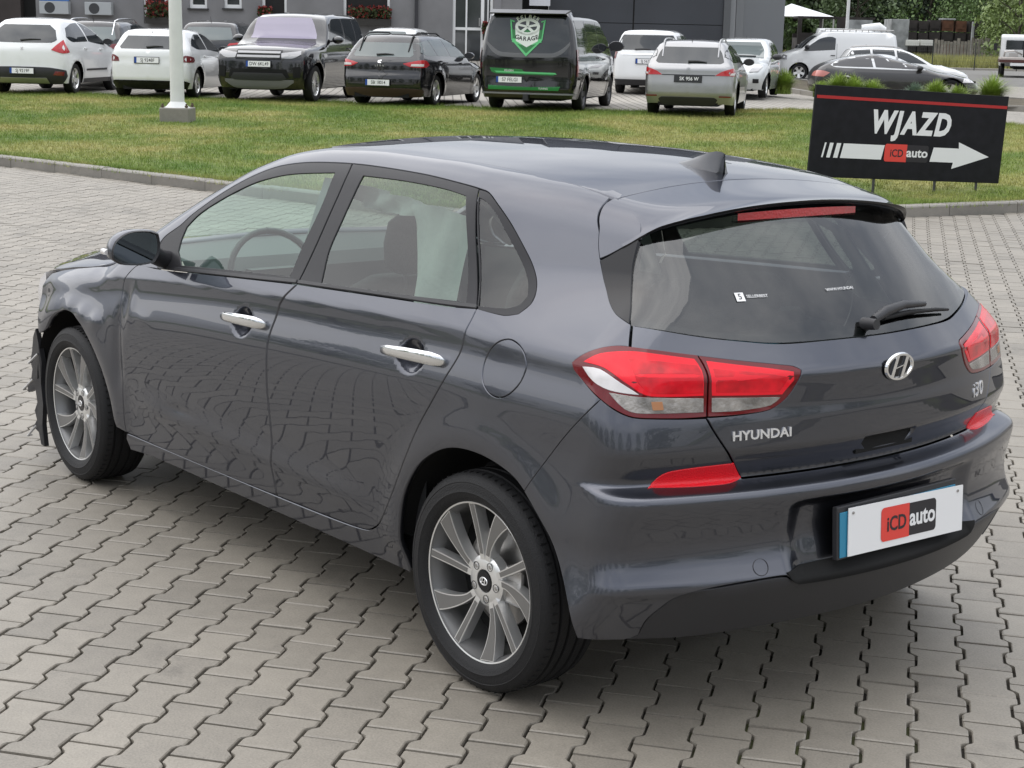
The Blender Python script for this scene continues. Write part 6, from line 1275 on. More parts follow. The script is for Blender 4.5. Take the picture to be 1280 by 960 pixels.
def noise_ramp(n, g_, scale, stops, detail=6, rough=.6):
    z = n.nodes.new('ShaderNodeTexNoise'); z.inputs['Scale'].default_value = scale; z.inputs['Detail'].default_value = detail; z.inputs['Roughness'].default_value = rough; n.links.new(g_.outputs['Position'], z.inputs['Vector'])
    r = n.nodes.new('ShaderNodeValToRGB'); 
    while len(r.color_ramp.elements) < len(stops): r.color_ramp.elements.new(.5)
    for e, (p, c_) in zip(r.color_ramp.elements, stops): e.position = p; e.color = (*c_, 1)
    n.links.new(z.outputs['Fac'], r.inputs[0]); return r
r1 = noise_ramp(n, g_, .42, [(.34, (.075, .13, .018)), (.47, (.125, .165, .032)), (.56, (.20, .21, .06)), (.70, (.26, .24, .09))])
r2 = noise_ramp(n, g_, 9, [(.3, (.45, .5, .4)), (.7, (1.35, 1.3, 1.25))], 8)
mxl = n.nodes.new('ShaderNodeMix'); mxl.data_type = 'RGBA'; mxl.blend_type = 'MULTIPLY'; mxl.inputs['Factor'].default_value = 1; n.links.new(r1.outputs[0], mxl.inputs['A']); n.links.new(r2.outputs[0], mxl.inputs['B']); n.links.new(mxl.outputs['Result'], b_.inputs['Base Color'])
V, tr, loops = flat_mesh(inset(lawn_poly, -.0), (), 1.0)
kin = open_dist(V, KP) < .02; Z = lawn_z(V)
me = bpy.data.meshes.new('lawn'); me.from_pydata(np.c_[V, Z].tolist(), [], [tuple(t) for t in tr]); me.materials.append(lm); lawn = bpy.data.objects.new('lawn', me); C.objects.link(lawn); lawn['kind'] = 'structure'
# grass blades: tufts of thin leaves over the part of the lawn the camera looks at
def blades(name, X, m_, h=(.03, .075), w=.006, lean=.6, per=5, kind='stuff', spread=.03):
    n_ = len(X)*per; base = np.repeat(X, per, 0)+np.c_[rng.normal(0, spread, (n_, 2)), np.zeros(n_)]; a = rng.uniform(0, 2*math.pi, n_); H = rng.uniform(*h, n_); ln = rng.normal(0, lean, n_)*H; b2 = rng.uniform(0, 2*math.pi, n_)
    dx = np.c_[np.cos(a), np.sin(a), np.zeros(n_)]*w/2; tip = base+np.c_[np.cos(b2)*ln, np.sin(b2)*ln, H]
    V_ = np.stack([base-dx-[0, 0, .01], base+dx-[0, 0, .01], tip], 1).reshape(-1, 3); me = bpy.data.meshes.new(name); me.vertices.add(len(V_)); me.vertices.foreach_set('co', V_.ravel())
    me.loops.add(len(V_)); me.loops.foreach_set('vertex_index', np.arange(len(V_))); me.polygons.add(n_); me.polygons.foreach_set('loop_start', np.arange(n_)*3); me.polygons.foreach_set('loop_total', np.full(n_, 3)); me.update(calc_edges=True)
    at_ = me.attributes.new('tone', 'FLOAT', 'POINT'); at_.data.foreach_set('value', np.repeat(rng.normal(0, 1, n_), 3)); me.materials.append(m_); o = bpy.data.objects.new(name, me); C.objects.link(o)
    if kind: o['kind'] = kind
    return o
gm = bpy.data.materials.new('grass_blades'); gm.use_nodes = True; n = gm.node_tree; b_ = n.nodes['Principled BSDF']; b_.inputs['Roughness'].default_value = .6; g_ = n.nodes.new('ShaderNodeNewGeometry'); at_ = n.nodes.new('ShaderNodeAttribute'); at_.attribute_name = 'tone'
r1 = noise_ramp(n, g_, .42, [(.34, (.115, .20, .025)), (.47, (.175, .235, .040)), (.56, (.27, .28, .075)), (.70, (.36, .325, .115))])
mr = n.nodes.new('ShaderNodeMapRange'); mr.inputs[1].default_value = -2; mr.inputs[2].default_value = 2; mr.inputs[3].default_value = .6; mr.inputs[4].default_value = 1.5; n.links.new(at_.outputs['Fac'], mr.inputs[0])
mxg = n.nodes.new('ShaderNodeMix'); mxg.data_type = 'RGBA'; mxg.blend_type = 'MULTIPLY'; mxg.inputs['Factor'].default_value = 1; n.links.new(r1.outputs[0], mxg.inputs['A']); n.links.new(mr.outputs[0], mxg.inputs['B']); n.links.new(mxg.outputs['Result'], b_.inputs['Base Color'])
P = np.c_[rng.uniform(4, 40, 260000), rng.uniform(-27, 3, 260000)]; d_ = P-CP[:2]; f2 = d_@ax; l2 = d_@rt_
P = P[inside(P, lawn_poly) & (np.abs(l2) < .36*f2+.5) & (f2 > 5)]
P = P[:90000]
tuft = np.c_[P, lawn_z(P)]; blades('grass', tuft, gm, per=4, h=(.02, .055), w=.010, spread=.05)
# rougher tufts along both edges of the lawn
def along(line, n_, off, jit):
    L_ = stretch(line); s2 = rng.uniform(0, L_[-1], n_); q = np.stack([np.interp(s2, L_, line[:, i]) for i in range(2)], 1); e = np.stack([np.interp(np.minimum(s2+.05, L_[-1]), L_, line[:, i]) for i in range(2)], 1)-q; e /= np.linalg.norm(e, axis=1)[:, None]+1e-9
    nn = np.c_[e[:, 1], -e[:, 0]]; return q+nn*(off+rng.normal(0, jit, n_))[:, None]
for line, off in ((KP, -.19), (KP, .19), (EDGE[1:], .10), (EDGE[1:], -.10)):
    q = along(line, 7000, off, .03); q = q[inside(q, lawn_poly)]; d_ = q-CP[:2]; f2 = d_@ax; l2 = d_@rt_; q = q[(np.abs(l2) < .37*f2+.5) & (f2 > 5)]
    if len(q): blades('grass', np.c_[q, lawn_z(q)], gm, per=5, h=(.03, .09), w=.007)
# parking lot: large slabs of light paving, then asphalt further off; one height field with the land beyond
def grid_sheet(name, x0, x1, y0, y1, st, m_, dz=0., poly=None):
    q = np.array(poly, float); V, tr, _ = flat_mesh(smooth_poly(q, st, 0), (), st); Z = ground_z(V[:, 0], V[:, 1])+dz; me = bpy.data.meshes.new(name); me.from_pydata(np.c_[V, Z].tolist(), [], [tuple(t) for t in tr])
    for p in me.polygons: p.use_smooth = True
    me.materials.append(m_); o = bpy.data.objects.new(name, me); C.objects.link(o); o['kind'] = 'structure'; return o
lot_m = bpy.data.materials.new('lot_paving'); lot_m.use_nodes = True; n = lot_m.node_tree; b_ = n.nodes['Principled BSDF']; b_.inputs['Roughness'].default_value = .85; g_ = n.nodes.new('ShaderNodeNewGeometry'); mp_ = n.nodes.new('ShaderNodeMapping'); mp_.inputs['Rotation'].default_value = (0, 0, R(37)); bk = n.nodes.new('ShaderNodeTexBrick')
bk.inputs['Color1'].default_value = (.34, .32, .285, 1); bk.inputs['Color2'].default_value = (.30, .28, .25, 1); bk.inputs['Mortar'].default_value = (.12, .11, .095, 1); bk.inputs['Scale'].default_value = 1; bk.inputs['Mortar Size'].default_value = .018; bk.inputs['Brick Width'].default_value = .4; bk.inputs['Row Height'].default_value = .2
n.links.new(g_.outputs['Position'], mp_.inputs['Vector']); n.links.new(mp_.outputs[0], bk.inputs['Vector']); r2 = noise_ramp(n, g_, .5, [(.3, (.78, .78, .78)), (.7, (1.15, 1.14, 1.12))]); mq = n.nodes.new('ShaderNodeMix'); mq.data_type = 'RGBA'; mq.blend_type = 'MULTIPLY'; mq.inputs['Factor'].default_value = 1; n.links.new(bk.outputs['Color'], mq.inputs['A']); n.links.new(r2.outputs[0], mq.inputs['B']); n.links.new(mq.outputs['Result'], b_.inputs['Base Color'])
asph = mat('asphalt_pale', (.17, .165, .155), .9, noise=(2.0, .18, 6), bump=(60, .3))
land = mat('far_ground', (.10, .12, .05), .95, noise=(.2, .3, 6))
far_pts = [(70, 18), (95, 60), (140, 20), (150, -60), (110, -150), (20, -160), (-40, -110), (-40, -26.5), (3.8, -26.2)]
# base land under everything, out to the horizon (kept just below the lot)
me = bpy.data.meshes.new('land'); rr_ = [6, 60, 130, 300, 700, 1300]; vs = []; fs = []
for k, r_ in enumerate(rr_):
    for a in np.linspace(0, 2*math.pi, 48, endpoint=False): vs.append((r_*math.cos(a), r_*math.sin(a), -.35 if k < 3 else .2))
for k in range(len(rr_)-1): fs += [(k*48+i, k*48+(i+1) % 48, (k+1)*48+(i+1) % 48, (k+1)*48+i) for i in range(48)]
fs.append(tuple(range(48))); me.from_pydata(vs, [], fs); me.materials.append(land); o = bpy.data.objects.new('land', me); C.objects.link(o); o['kind'] = 'structure'
grid_sheet('parking_lot', 0, 0, 0, 0, 3.0, lot_m, .0, [tuple(p) for p in EDGE[1:]]+[(-10, -30), (-10, -60), (30, -52), (37, -45.2), (48, -40), (66, -24), (74, 8), (60, 14)])
grid_sheet('access_road', 0, 0, 0, 0, 5.0, asph, -.006, [(-10, -60.2), (30, -52.2), (37, -45.4), (48, -40.2), (66, -24.2), (95, -20), (110, -60), (78, -104), (30, -112), (-20, -100)])
# ---------------------------------------------------------------- lamp post, sign, planted island, buildings, yard clutter, trees
def lz(x, y): return float(lawn_z(np.array([[x, y]]))[0])
px0, py0 = 22.07, -9.78; z0 = .385
t = thing('lamp_post', 'tall white tapered pole bolted to a square concrete footing on the lawn', 'lamp post', (px0, py0, z0), R(-42))
pole_m = mat('pole_white', (.66, .67, .66), .45, noise=(3, .06, 4))
b = MB(); b.tube([(0, 0, .15), (0, 0, 9)], [.122, .065], 24); b.build('pole', pole_m, t, smooth=60)
b = MB(); b.tube([(0, 0, .10), (0, 0, .12), (0, 0, .20)], [.22, .19, .122], 24); b.build('base_flange', pole_m, t, smooth=40)
b = MB(); b.box((-.26, -.26, -.25), (.26, .26, .10)); b.build('footing', kerb_mat, t, bevel=.02)
for sx_ in (1, -1):
    for sy_ in (1, -1): b = MB(); b.tube([(.21*sx_, .21*sy_, .09), (.21*sx_, .21*sy_, .17)], .018, 6); b.tube([(.21*sx_, .21*sy_, .11), (.21*sx_, .21*sy_, .14)], .032, 6); b.build('anchor_bolt', mat('rusty_steel', (.10, .07, .05), .7), t)
b = MB(); b.tube([(0, 0, 8.9), (.5, 0, 9.15), (1.3, 0, 9.2)], .04, 8); b.box((1.2, -.14, 9.14), (1.85, .14, 9.26)); b.build('lamp_head', pole_m, t)
# entrance sign
L_ = np.array([8.416, -11.69]); R_ = np.array([7.905, -13.39]); u = (R_-L_)/np.linalg.norm(R_-L_); yaw = math.atan2(u[1], u[0]); Z0 = lz(*L_)
t = thing('entrance_sign', 'black board on thin legs reading WJAZD over a white arrow, standing tilted on the lawn', 'sign', (L_[0], L_[1], Z0), yaw)
T_ = Matrix.Translation((-.93, -.012, .21)) @ Matrix.Rotation(R(2.5), 4, 'Y')       # board frame: X to the right, Z up, lower left corner at the origin
BWd, BHt = 2.76, 1.05
FR = T_ @ Matrix(((1, 0, 0, 0), (0, 0, -1, 0), (0, 1, 0, 0), (0, 0, 0, 1)))         # text frame: X right, Y up, Z towards the viewer
# viewer side is -Y or +Y of the board depending on heading
nv = np.array([-u[1], u[0]]); tocam = CP[:2]-L_
if nv@tocam > 0: FR = T_ @ Matrix(((1, 0, 0, 0), (0, 0, 1, .03), (0, 1, 0, 0), (0, 0, 0, 1)))
sgn_black = mat('sign_black', (.010, .010, .013), .55, spec=.25, noise=(8, .3, 5))
b = MB(); b.box((0, 0, 0), (BWd, .03, BHt), T_); b.build('board', sgn_black, t, bevel=.004)
b = MB()
def rect(x0, y0, x1, y1, z): return [FR @ Vector(p) for p in ((x0, y0, z), (x1, y0, z), (x1, y1, z), (x0, y1, z))]
b.add(rect(.02, .90, BWd-.01, .935, .002), [(0, 1, 2, 3)]); b.build('red_line', mat('sign_red', (.42, .02, .02), .4), t)
text_obj('sign_lettering', 'WJAZD', .355, white_print, t, FR @ Matrix.Translation((1.36, .655, .003)), .0005, shear=.2, bold=.017, space=1.22, sx=.84)
def slant(x0, x1, y0, y1, s_=.06): return [FR @ Vector(p) for p in ((x0, y0, .003), (x1, y0, .003), (x1+s_*1, y1, .003), (x0+s_*1, y1, .003))]
for x0, x1 in ((.155, .178), (.225, .275), (.32, .38), (.415, .99)): b = MB(); b.add(slant(x0, x1, .23, .40, .035), [(0, 1, 2, 3)]); b.build('arrow_bar', white_print, t)
b = MB(); b.add([FR @ Vector((x, y, .003)) for x, y in ((1.69, .23), (1.73, .40), (2.10, .40), (2.09, .475), (2.56, .315), (2.02, .155), (2.035, .23))], [tuple(range(7))]); b.build('arrow_head', white_print, t)
dealer_logo(t, FR @ Matrix.Translation((1.35, .315, 0)), .62, .20, .002)
for k, (lx, lean) in enumerate(((.0, .0), (.88, .01), (1.50, -.02))):
    b = MB(); b.box((lx-.014+.0, -.005, -.25), (lx+.014, .012, .40)); b.build('leg', mat('leg_steel', (.05, .05, .05), .6), t)
# ---- planted island with ornamental grass between the lot and the road
def bl(lat, dep, z=0.):      # building grid: metres right of and beyond the camera position, along the street axes
    return (CP[0]+ax[0]*dep+rt_[0]*lat, CP[1]+ax[1]*dep+rt_[1]*lat, z)
isl = [(28.4, -33.0), (24.0, -32.0), (18.6, -29.6), (14.0, -32.5), (13.5, -34.0), (20, -38), (26.5, -40), (32.5, -40.8), (36.0, -42.8), (36.5, -41.5), (31.5, -35.6)]
V, tr, _ = flat_mesh(np.array(isl), (), 2.0); me = bpy.data.meshes.new('planting_bed'); me.from_pydata(np.c_[V, ground_z(V[:, 0], V[:, 1])+.09].tolist(), [], [tuple(q) for q in tr]); me.materials.append(mat('bark_and_soil', (.09, .075, .05), .95, noise=(4, .5, 6))); bed = bpy.data.objects.new('planting_bed', me); C.objects.link(bed); bed['kind'] = 'structure'
IP = np.array(isl+[isl[0]], float); IL = stretch(IP); s_ = 0
ik = bpy.data.objects.new('kerb', None); C.objects.link(ik); ik['kind'] = 'structure'
while s_+.98 < IL[-1]:
    p0 = np.array([np.interp(s_, IL, IP[:, i]) for i in range(2)]); p1 = np.array([np.interp(s_+.98, IL, IP[:, i]) for i in range(2)]); s_ += 1.0; d_ = (p1-p0)/np.linalg.norm(p1-p0); nn = np.array([d_[1], -d_[0]])*.09
    b = MB(); g0 = float(ground_z(*p0)); g1 = float(ground_z(*p1)); b.add([(*(p0-nn), g0-.1), (*(p1-nn), g1-.1), (*(p1+nn), g1-.1), (*(p0+nn), g0-.1), (*(p0-nn), g0+.13), (*(p1-nn), g1+.13), (*(p1+nn), g1+.13), (*(p0+nn), g0+.13)], [(0, 3, 2, 1), (4, 5, 6, 7), (0, 1, 5, 4), (1, 2, 6, 5), (2, 3, 7, 6), (3, 0, 4, 7)]); o = b.build('kerb_stone', kerb_mat, ik)
    a_ = o.data.attributes.new('tone', 'FLOAT', 'POINT'); a_.data.foreach_set('value', np.full(len(o.data.vertices), random.gauss(.1, .07)))
og = mat('ornamental_grass_green', (.24, .33, .06), .6, noise=(3, .35, 4)); og2 = mat('blue_green_shrub', (.13, .19, .13), .7, noise=(6, .3, 4))
def fountain(name, lab, x, y, h, w, m_, n_=900):
    z = float(ground_z(x, y))+.09; b = MB(); vs = []; fs = []
    for i in range(n_):
        a = random.uniform(0, 2*math.pi); r = w*random.random()**.6; hh = h*random.uniform(.55, 1)*(1-.25*(r/w)**2); k = 4; px_, py_ = random.gauss(0, .06), random.gauss(0, .06); a2 = a+math.pi/2; o = len(vs)
        for j in range(k+1):
            u_ = j/k; rad = r*u_**1.7; zz = hh*(1.25*u_-.35*u_*u_*(1+r/w)); ww = .008*(1-u_)+.002
            c_ = (x+px_+rad*math.cos(a), y+py_+rad*math.sin(a), z+zz); vs += [(c_[0]-ww*math.cos(a2), c_[1]-ww*math.sin(a2), c_[2]), (c_[0]+ww*math.cos(a2), c_[1]+ww*math.sin(a2), c_[2])]
        fs += [(o+2*j, o+2*j+1, o+2*j+3, o+2*j+2) for j in range(k)]
    me = bpy.data.meshes.new(name); me.from_pydata(vs, [], fs); me.materials.append(m_); o = bpy.data.objects.new(name, me); C.objects.link(o); tag(o, lab, 'ornamental grass' if m_ is og else 'shrub', 'ornamental plants on the island bed'); return o
for (az_, d_, h_, w_, m_, lab) in ((-49.05, 43.5, .62, .50, og, 'yellow-green grass clump beside the pale small hatchback'), (-50.35, 44.0, .42, .35, og, 'low grass clump at the nose of the white rack van'), (-50.95, 44.5, .68, .60, og, 'first wide grass clump in front of the graphite saloon'), (-51.45, 44.2, .66, .55, og, 'second wide grass clump, touching the first one'), (-52.1, 44.3, .58, .5, og, 'middle grass clump before the graphite saloon doors'),
    (-53.55, 43.8, .52, .38, og2, 'small blue-green shrub between the grass clumps'), (-54.25, 43.0, .60, .55, og, 'grass clump right of the blue-green shrub'), (-55.0, 43.2, .48, .4, og, 'small grass clump before the saloon bonnet'), (-56.1, 41.6, .74, .75, og, 'largest grass clump at the right end of the bed')):
    fountain('ornamental_grass' if m_ is og else 'shrub', lab, CP[0]+d_*math.cos(R(az_)), CP[1]+d_*math.sin(R(az_)), h_*1.35, w_*1.15, m_, 1300)
# ---- grey office building
FM = Matrix(((rt_[0], ax[0], 0, 0), (rt_[1], ax[1], 0, 0), (0, 0, 1, 0), (0, 0, 0, 1)))    # X right along the wall, Y away from the yard
D0 = 60.0; ZG = .93; K_ = 1/FOC*D0*.980
def lx_(p): return (p-640)*K_
def hz(x_, y_): return CP[2]+((480-FOC*math.tan(PIT)+(x_-640)*.0225)-y_)*K_*1.0
plaster = mat('grey_plaster', (.185, .185, .19), .9, noise=(1.2, .12, 6), bump=(40, .2)); darkwall = mat('dark_brown_wall', (.045, .038, .036), .9, noise=(1, .2)); clad = mat('dark_cladding', (.040, .044, .052), .5, noise=(.6, .12)); pvc = mat('white_pvc', (.72, .73, .73), .4); glass_b = mat('building_glass', (.03, .034, .036), .05, 0, 0, spec=1.2); interior_dark = mat('dark_opening', (.012, .012, .012), .8)
office = thing('office_building', 'grey rendered building with white window frames and red flower boxes, left half of the background', 'building', bl(0, D0, ZG), math.atan2(rt_[1], rt_[0]))
office_m = Matrix.Translation(bl(0, D0, ZG)) @ FM
def bbox(nm, x0, x1, z0, z1, y0, y1, m_, par, bevel=0): b = MB(); b.box((min(x0, x1), min(y0, y1), z0), (max(x0, x1), max(y0, y1), z1)); return b.build(nm, m_, par, bevel=bevel)
# (after the Empty's turn, local +X runs right and local -Y... runs away from the yard: depth is passed as positive metres)
openings = [(lx_(172), lx_(201), hz(190, 30)-ZG, 4.2, 'tall'), (lx_(229), lx_(251), hz(240, 11)-ZG, 3.1, 'small'), (lx_(272), lx_(294), hz(283, 11)-ZG, 3.1, 'small'), (lx_(319), lx_(350), hz(335, 24)-ZG, 4.2, 'tall'), (lx_(420), lx_(478), hz(450, 30)-ZG, 4.2, 'tall'), (lx_(556), lx_(606), 0.02, 4.2, 'door')]
XL, XR, HT = lx_(38), lx_(632), 6.5
xs_ = sorted(set([XL, XR]+[v for o_ in openings for v in o_[:2]])); 
for i in range(len(xs_)-1):
    a_, c_ = xs_[i], xs_[i+1]; op = [o_ for o_ in openings if o_[0] <= a_+1e-6 and o_[1] >= c_-1e-6]
    if not op: bbox('wall', a_, c_, -.5, HT, 0, .4, plaster, office)
    else:
        bbox('wall', a_, c_, -.5, op[0][2], 0, .4, plaster, office) if op[0][2] > .1 else None
        bbox('wall', a_, c_, op[0][3], HT, 0, .4, plaster, office)
for (a_, c_, z0_, z1_, kd) in openings:
    w = bpy.data.objects.new('window' if kd != 'door' else 'entrance_door', None); C.objects.link(w); w.parent = office
    bbox('pane', a_+.02, c_-.02, z0_, z1_, .20, .22, glass_b if kd != 'tall' else interior_dark, w)
    fw_ = .10
    for x0, x1, q0, q1 in ((a_, a_+fw_, z0_, z1_), (c_-fw_, c_, z0_, z1_), (a_+fw_, c_-fw_, z1_-fw_, z1_)) + (((a_+fw_, c_-fw_, z0_, z0_+fw_*1.3),) if kd == 'small' else ()): bbox('frame', x0, x1, q0, q1, .10, .20, pvc, w)
    if kd == 'small': bbox('sill', a_-.06, c_+.06, z0_-.06, z0_-.002, -.10, .1, mat('dark_sill', (.03, .03, .03), .5), w)
    if kd == 'door':
        W_ = c_-a_
        bbox('frame', a_+.32*W_, a_+.36*W_, z0_, z1_, .10, .199, pvc, w); bbox('frame', a_+.70*W_, a_+.78*W_, z0_, z1_, .08, .198, pvc, w); bbox('frame', a_+fw_, a_+.70*W_, 1.10, 1.20, .11, .197, pvc, w); bbox('frame', a_+.86*W_, a_+.89*W_, z0_, z1_, .11, .197, pvc, w)
        bbox('lower_panel', a_+.79*W_, c_-.1, 0.0, .85, .09, .19, plaster, w); bbox('door_handle', a_+.655*W_, a_+.675*W_, 1.25, 1.55, .03, .10, steel, w)
        bbox('exit_light', a_+.50*W_, a_+.60*W_, 2.25, 2.42, .17, .195, mat('exit_green', (.1, .45, .12), .5), w)
bbox('downpipe', lx_(509), lx_(513), -.3, HT, -.10, 0, mat('downpipe_dark', (.03, .03, .035), .5), office)
bbox('dark_wing', lx_(-60), lx_(17), -.5, HT, .2, .8, darkwall, office); bbox('wing_gap', lx_(17), lx_(38), -.5, HT, .6, 1.0, interior_dark, office)
bbox('side_wall', XR-.01, XR+.3, -.5, HT, .0, 6, plaster, office); bbox('roof', lx_(-60), XR+.3, HT, HT+.3, -.3, 9, clad, office); bbox('back_wall', lx_(-60), XR, -.5, HT, 8.6, 9, plaster, office)
bbox('recess_wall', XR+.3, lx_(676), -.5, HT, 2.0, 2.4, interior_dark, office); bbox('recess_panel', lx_(607), lx_(616), -.5, HT, -.02, .05, mat('pale_grey_panel', (.2, .2, .21), .7), office)
red_fl = mat('geranium_red', (.17, .018, .014), .7, noise=(9, .6, 4)); leaf_fl = mat('geranium_leaves', (.035, .05, .015), .7, noise=(12, .5)); box_m = mat('flower_box_dark', (.03, .028, .025), .7)
def flower_box(x0, x1, zt, lab, hgt=.35):
    t = thing('flower_box', lab, 'flower box', tuple(office_m @ Vector(((x0+x1)/2, -.22, zt))), office.rotation_euler[2], 'flower boxes on the office front'); w = (x1-x0)
    b = MB(); b.box((-w/2, -.15, -.12), (w/2, .15, .12)); b.build('box', box_m, t)
    for nm, m_, n_, k in (('blossoms', red_fl, 150, .05), ('leaves', leaf_fl, 170, .07)):
        vs = []; fs = []
        for i in range(int(n_*max(1, w))):
            c_ = np.array([random.uniform(-w/2, w/2), random.uniform(-.22, .22), .1+hgt*random.random()*(1 if nm == 'blossoms' else .8)]); d1 = rng.normal(0, 1, 3); d1 /= np.linalg.norm(d1); d2 = np.cross(d1, rng.normal(0, 1, 3)); d2 /= np.linalg.norm(d2); o = len(vs)
            vs += [tuple(c_+k*d1), tuple(c_+k*d2), tuple(c_-k*d1), tuple(c_-k*d2)]; fs.append((o, o+1, o+2, o+3))
        me = bpy.data.meshes.new(nm); me.from_pydata(vs, [], fs); me.materials.append(m_); o = bpy.data.objects.new(nm, me); C.objects.link(o); o.parent = t; o['kind'] = 'stuff'
flower_box(lx_(176), lx_(206), hz(190, 26)-ZG, 'flower box with red geraniums at the window left of the lamp post', .65); flower_box(lx_(316), lx_(332), hz(325, 24)-ZG, 'small red flower box just above the off-roader roof'); flower_box(lx_(428), lx_(480), hz(455, 28)-ZG, 'long flower box of red geraniums at the window above the off-roader tail', .5); flower_box(lx_(594), lx_(608), hz(600, 46)-ZG, 'bright red flower pot beside the entrance door', .45)
for x0, x1, lab in ((46, 82, 'air conditioning unit under the blue strip'), (102, 135, 'air conditioning unit nearer the window, second from the left')):
    z_t = hz(60, 2.5)-ZG; z_b = hz(60, 18)-ZG; t = thing('air_conditioner', lab, 'air conditioner', tuple(office_m @ Vector(((lx_(x0)+lx_(x1))/2, -.22, z_b))), office.rotation_euler[2], 'outdoor air conditioning units'); w = lx_(x1)-lx_(x0); h = z_t-z_b
    b = MB(); b.box((-w/2, -.17, 0), (w/2, .17, h)); b.build('casing', mat('casing_grey', (.36, .38, .39), .5), t, bevel=.02)
    for sgn_ in (1, -1):
        b = MB(); b.lathe([(.0, 0), (h*.42, 0), (h*.42, .01)], 28, Matrix.Translation((-w*.14, sgn_*.175, h*.5))); b.build('fan_grille', mat('grille_dark', (.04, .042, .045), .6), t)
b = MB(); b.box((lx_(44), -.08, hz(60, 2)-ZG), (lx_(80), 0, hz(60, -8)-ZG)); tag(b.build('wall_sign', mat('sign_blue', (.05, .16, .42), .5), None), 'blue strip sign on the grey wall over an air conditioner', 'sign').matrix_world = office_m
b = MB(); b.box((lx_(651), .3, hz(660, 8)-ZG), (lx_(677), .36, hz(660, -14)-ZG)); o = tag(b.build('notice_board', mat('notice_pale', (.55, .56, .60), .6), None), 'pale notice board showing just above the black van roof', 'sign'); o.matrix_world = office_m
# ---- dark warehouse with a pillared front to the right
wh = thing('warehouse', 'dark grey metal-clad hall with pale pillars along its right side', 'building', bl(0, D0, ZG), math.atan2(rt_[1], rt_[0]))
W0, W1 = lx_(676), lx_(896); nrow = 9
for c0, c1 in ((W0, lx_(782)), (lx_(784), W1)):
    for i in range(nrow): bbox('wall_panel', c0, c1, -.5+i*1.0, -.5+i*1.0+.975, 1.0, 1.2, clad, wh)
bbox('wall_core', W0, W1, -.5, 8.4, 1.03, 1.6, interior_dark, wh); bbox('corner_trim', W1+.01, lx_(905), -.5, 8.5, .9, 1.6, mat('corner_trim', (.09, .095, .10), .5), wh)
n_p = 9; xA, xB = lx_(905), lx_(985)*1.36
for i in range(n_p):
    u_ = i/(n_p-1); x = xA+(xB-xA)*u_; y = 1.6+26*u_; bbox('pillar', x-.05, x+.26, -.9, 8.5, y-.15, y+.15, mat('pillar_pale', (.30, .31, .32), .7), wh)
b = MB(); b.add([(xA-.3, 1.9, -.9), (xB, 27.9, -.9), (xB, 27.9, 8.5), (xA-.3, 1.9, 8.5)], [(0, 1, 2, 3)]); b.build('side_glazing', interior_dark, wh)
bbox('roof', W0, W1+2, 8.5, 8.8, .8, 30, clad, wh)
# ---- things across the road: tent, scorched frames, pole, container, crates, hedge fence
def bz(x_, y_, D): return CP[2]+((480-FOC*math.tan(PIT)+(x_-640)*.0225)-y_)/FOC*D*.977
def far(nm, x0, x1, y0, y1, D, dep, m_, lab, cat, grp=None, zb=None, bevel=.03):
    k = D/FOC*.977; b = MB(); z1 = bz((x0+x1)/2, y0, D); z0_ = .3 if zb is None else bz((x0+x1)/2, y1, D); w = (x1-x0)*k; o_ = bl(((x0+x1)/2-640)*k, D, 0); b.box((-w/2, -dep/2, z0_), (w/2, dep/2, z1)); o = b.build(nm, m_, None, bevel=bevel); o.location = o_; o.rotation_euler = (0, 0, math.atan2(rt_[1], rt_[0])); return tag(o, lab, cat, grp) if lab else o
k = 108/FOC*.977; t = thing('party_tent', 'peaked white tent roof behind the scorched frames', 'tent', bl((988-640)*k, 108, .3), math.atan2(rt_[1], rt_[0]))
b = MB(); zp = bz(985, 6, 108)-.3; ze = bz(990, 22, 108)-.3; b.add([(-2.2, -2, ze), (2.0, -2, ze), (2.0, 2, ze), (-2.2, 2, ze), (-.6, 0, zp)], [(0, 1, 4), (1, 2, 4), (2, 3, 4), (3, 0, 4), (3, 2, 1, 0)]); b.build('canopy', mat('tent_white', (.75, .76, .78), .7), t)
for x_, y_ in ((-2.1, -1.9), (1.9, -1.9), (1.9, 1.9), (-2.1, 1.9)): b = MB(); b.tube([(x_, y_, 0), (x_, y_, ze)], .05, 6); b.build('tent_pole', steel, t)
scorch = mat('scorched_metal', (.028, .024, .022), .85, noise=(1.5, .6, 6)); rust = mat('rusty_sheet', (.10, .045, .025), .85, noise=(2, .5, 6)); worn = mat('worn_grey_panel', (.26, .27, .27), .8, noise=(1.4, .45, 6))
k = 98/FOC*.977; t = thing('scrapped_van_shell', 'burnt-out dark van shell with empty window openings and one bleached panel', 'van shell', bl((1032-640)*k, 98, .3), math.atan2(rt_[1], rt_[0])); zt = bz(1030, 22, 98)-.3; zb_ = bz(1030, 44, 98)-.3; X0, X1 = (983-1032)*k, (1080-1032)*k
for nm, x0, x1, q0, q1, m_ in (('roof', X0, X1-.1, zt-.12, zt, scorch), ('floor', X0, X1, .4, zb_-.2, scorch), ('post', X0, X0+.25, zb_-.2, zt-.12, scorch), ('post', X0+1.3, X0+1.45, zb_-.2, zt-.12, scorch), ('post', X0+2.35, X0+2.6, zb_-.2, zt-.12, scorch), ('door_panel', X0+.25, X0+1.3, zb_-.2, zb_+.1, scorch), ('side_panel', X0+3.0, X1-.25, zb_-.1, zt-.15, worn), ('side_panel', X0+2.6, X0+3.0, zb_-.2, zt-.12, scorch), ('post', X1-.25, X1, zb_-.2, zt-.3, scorch)):
    b = MB(); b.box((x0, -.9, q0), (x1, .9 if nm in ('roof', 'floor') else -.8, q1)); b.build(nm, m_, t)
b = MB(); b.box((X0, .8, .4), (X1, .9, zb_+.05)); b.build('far_side', scorch, t)
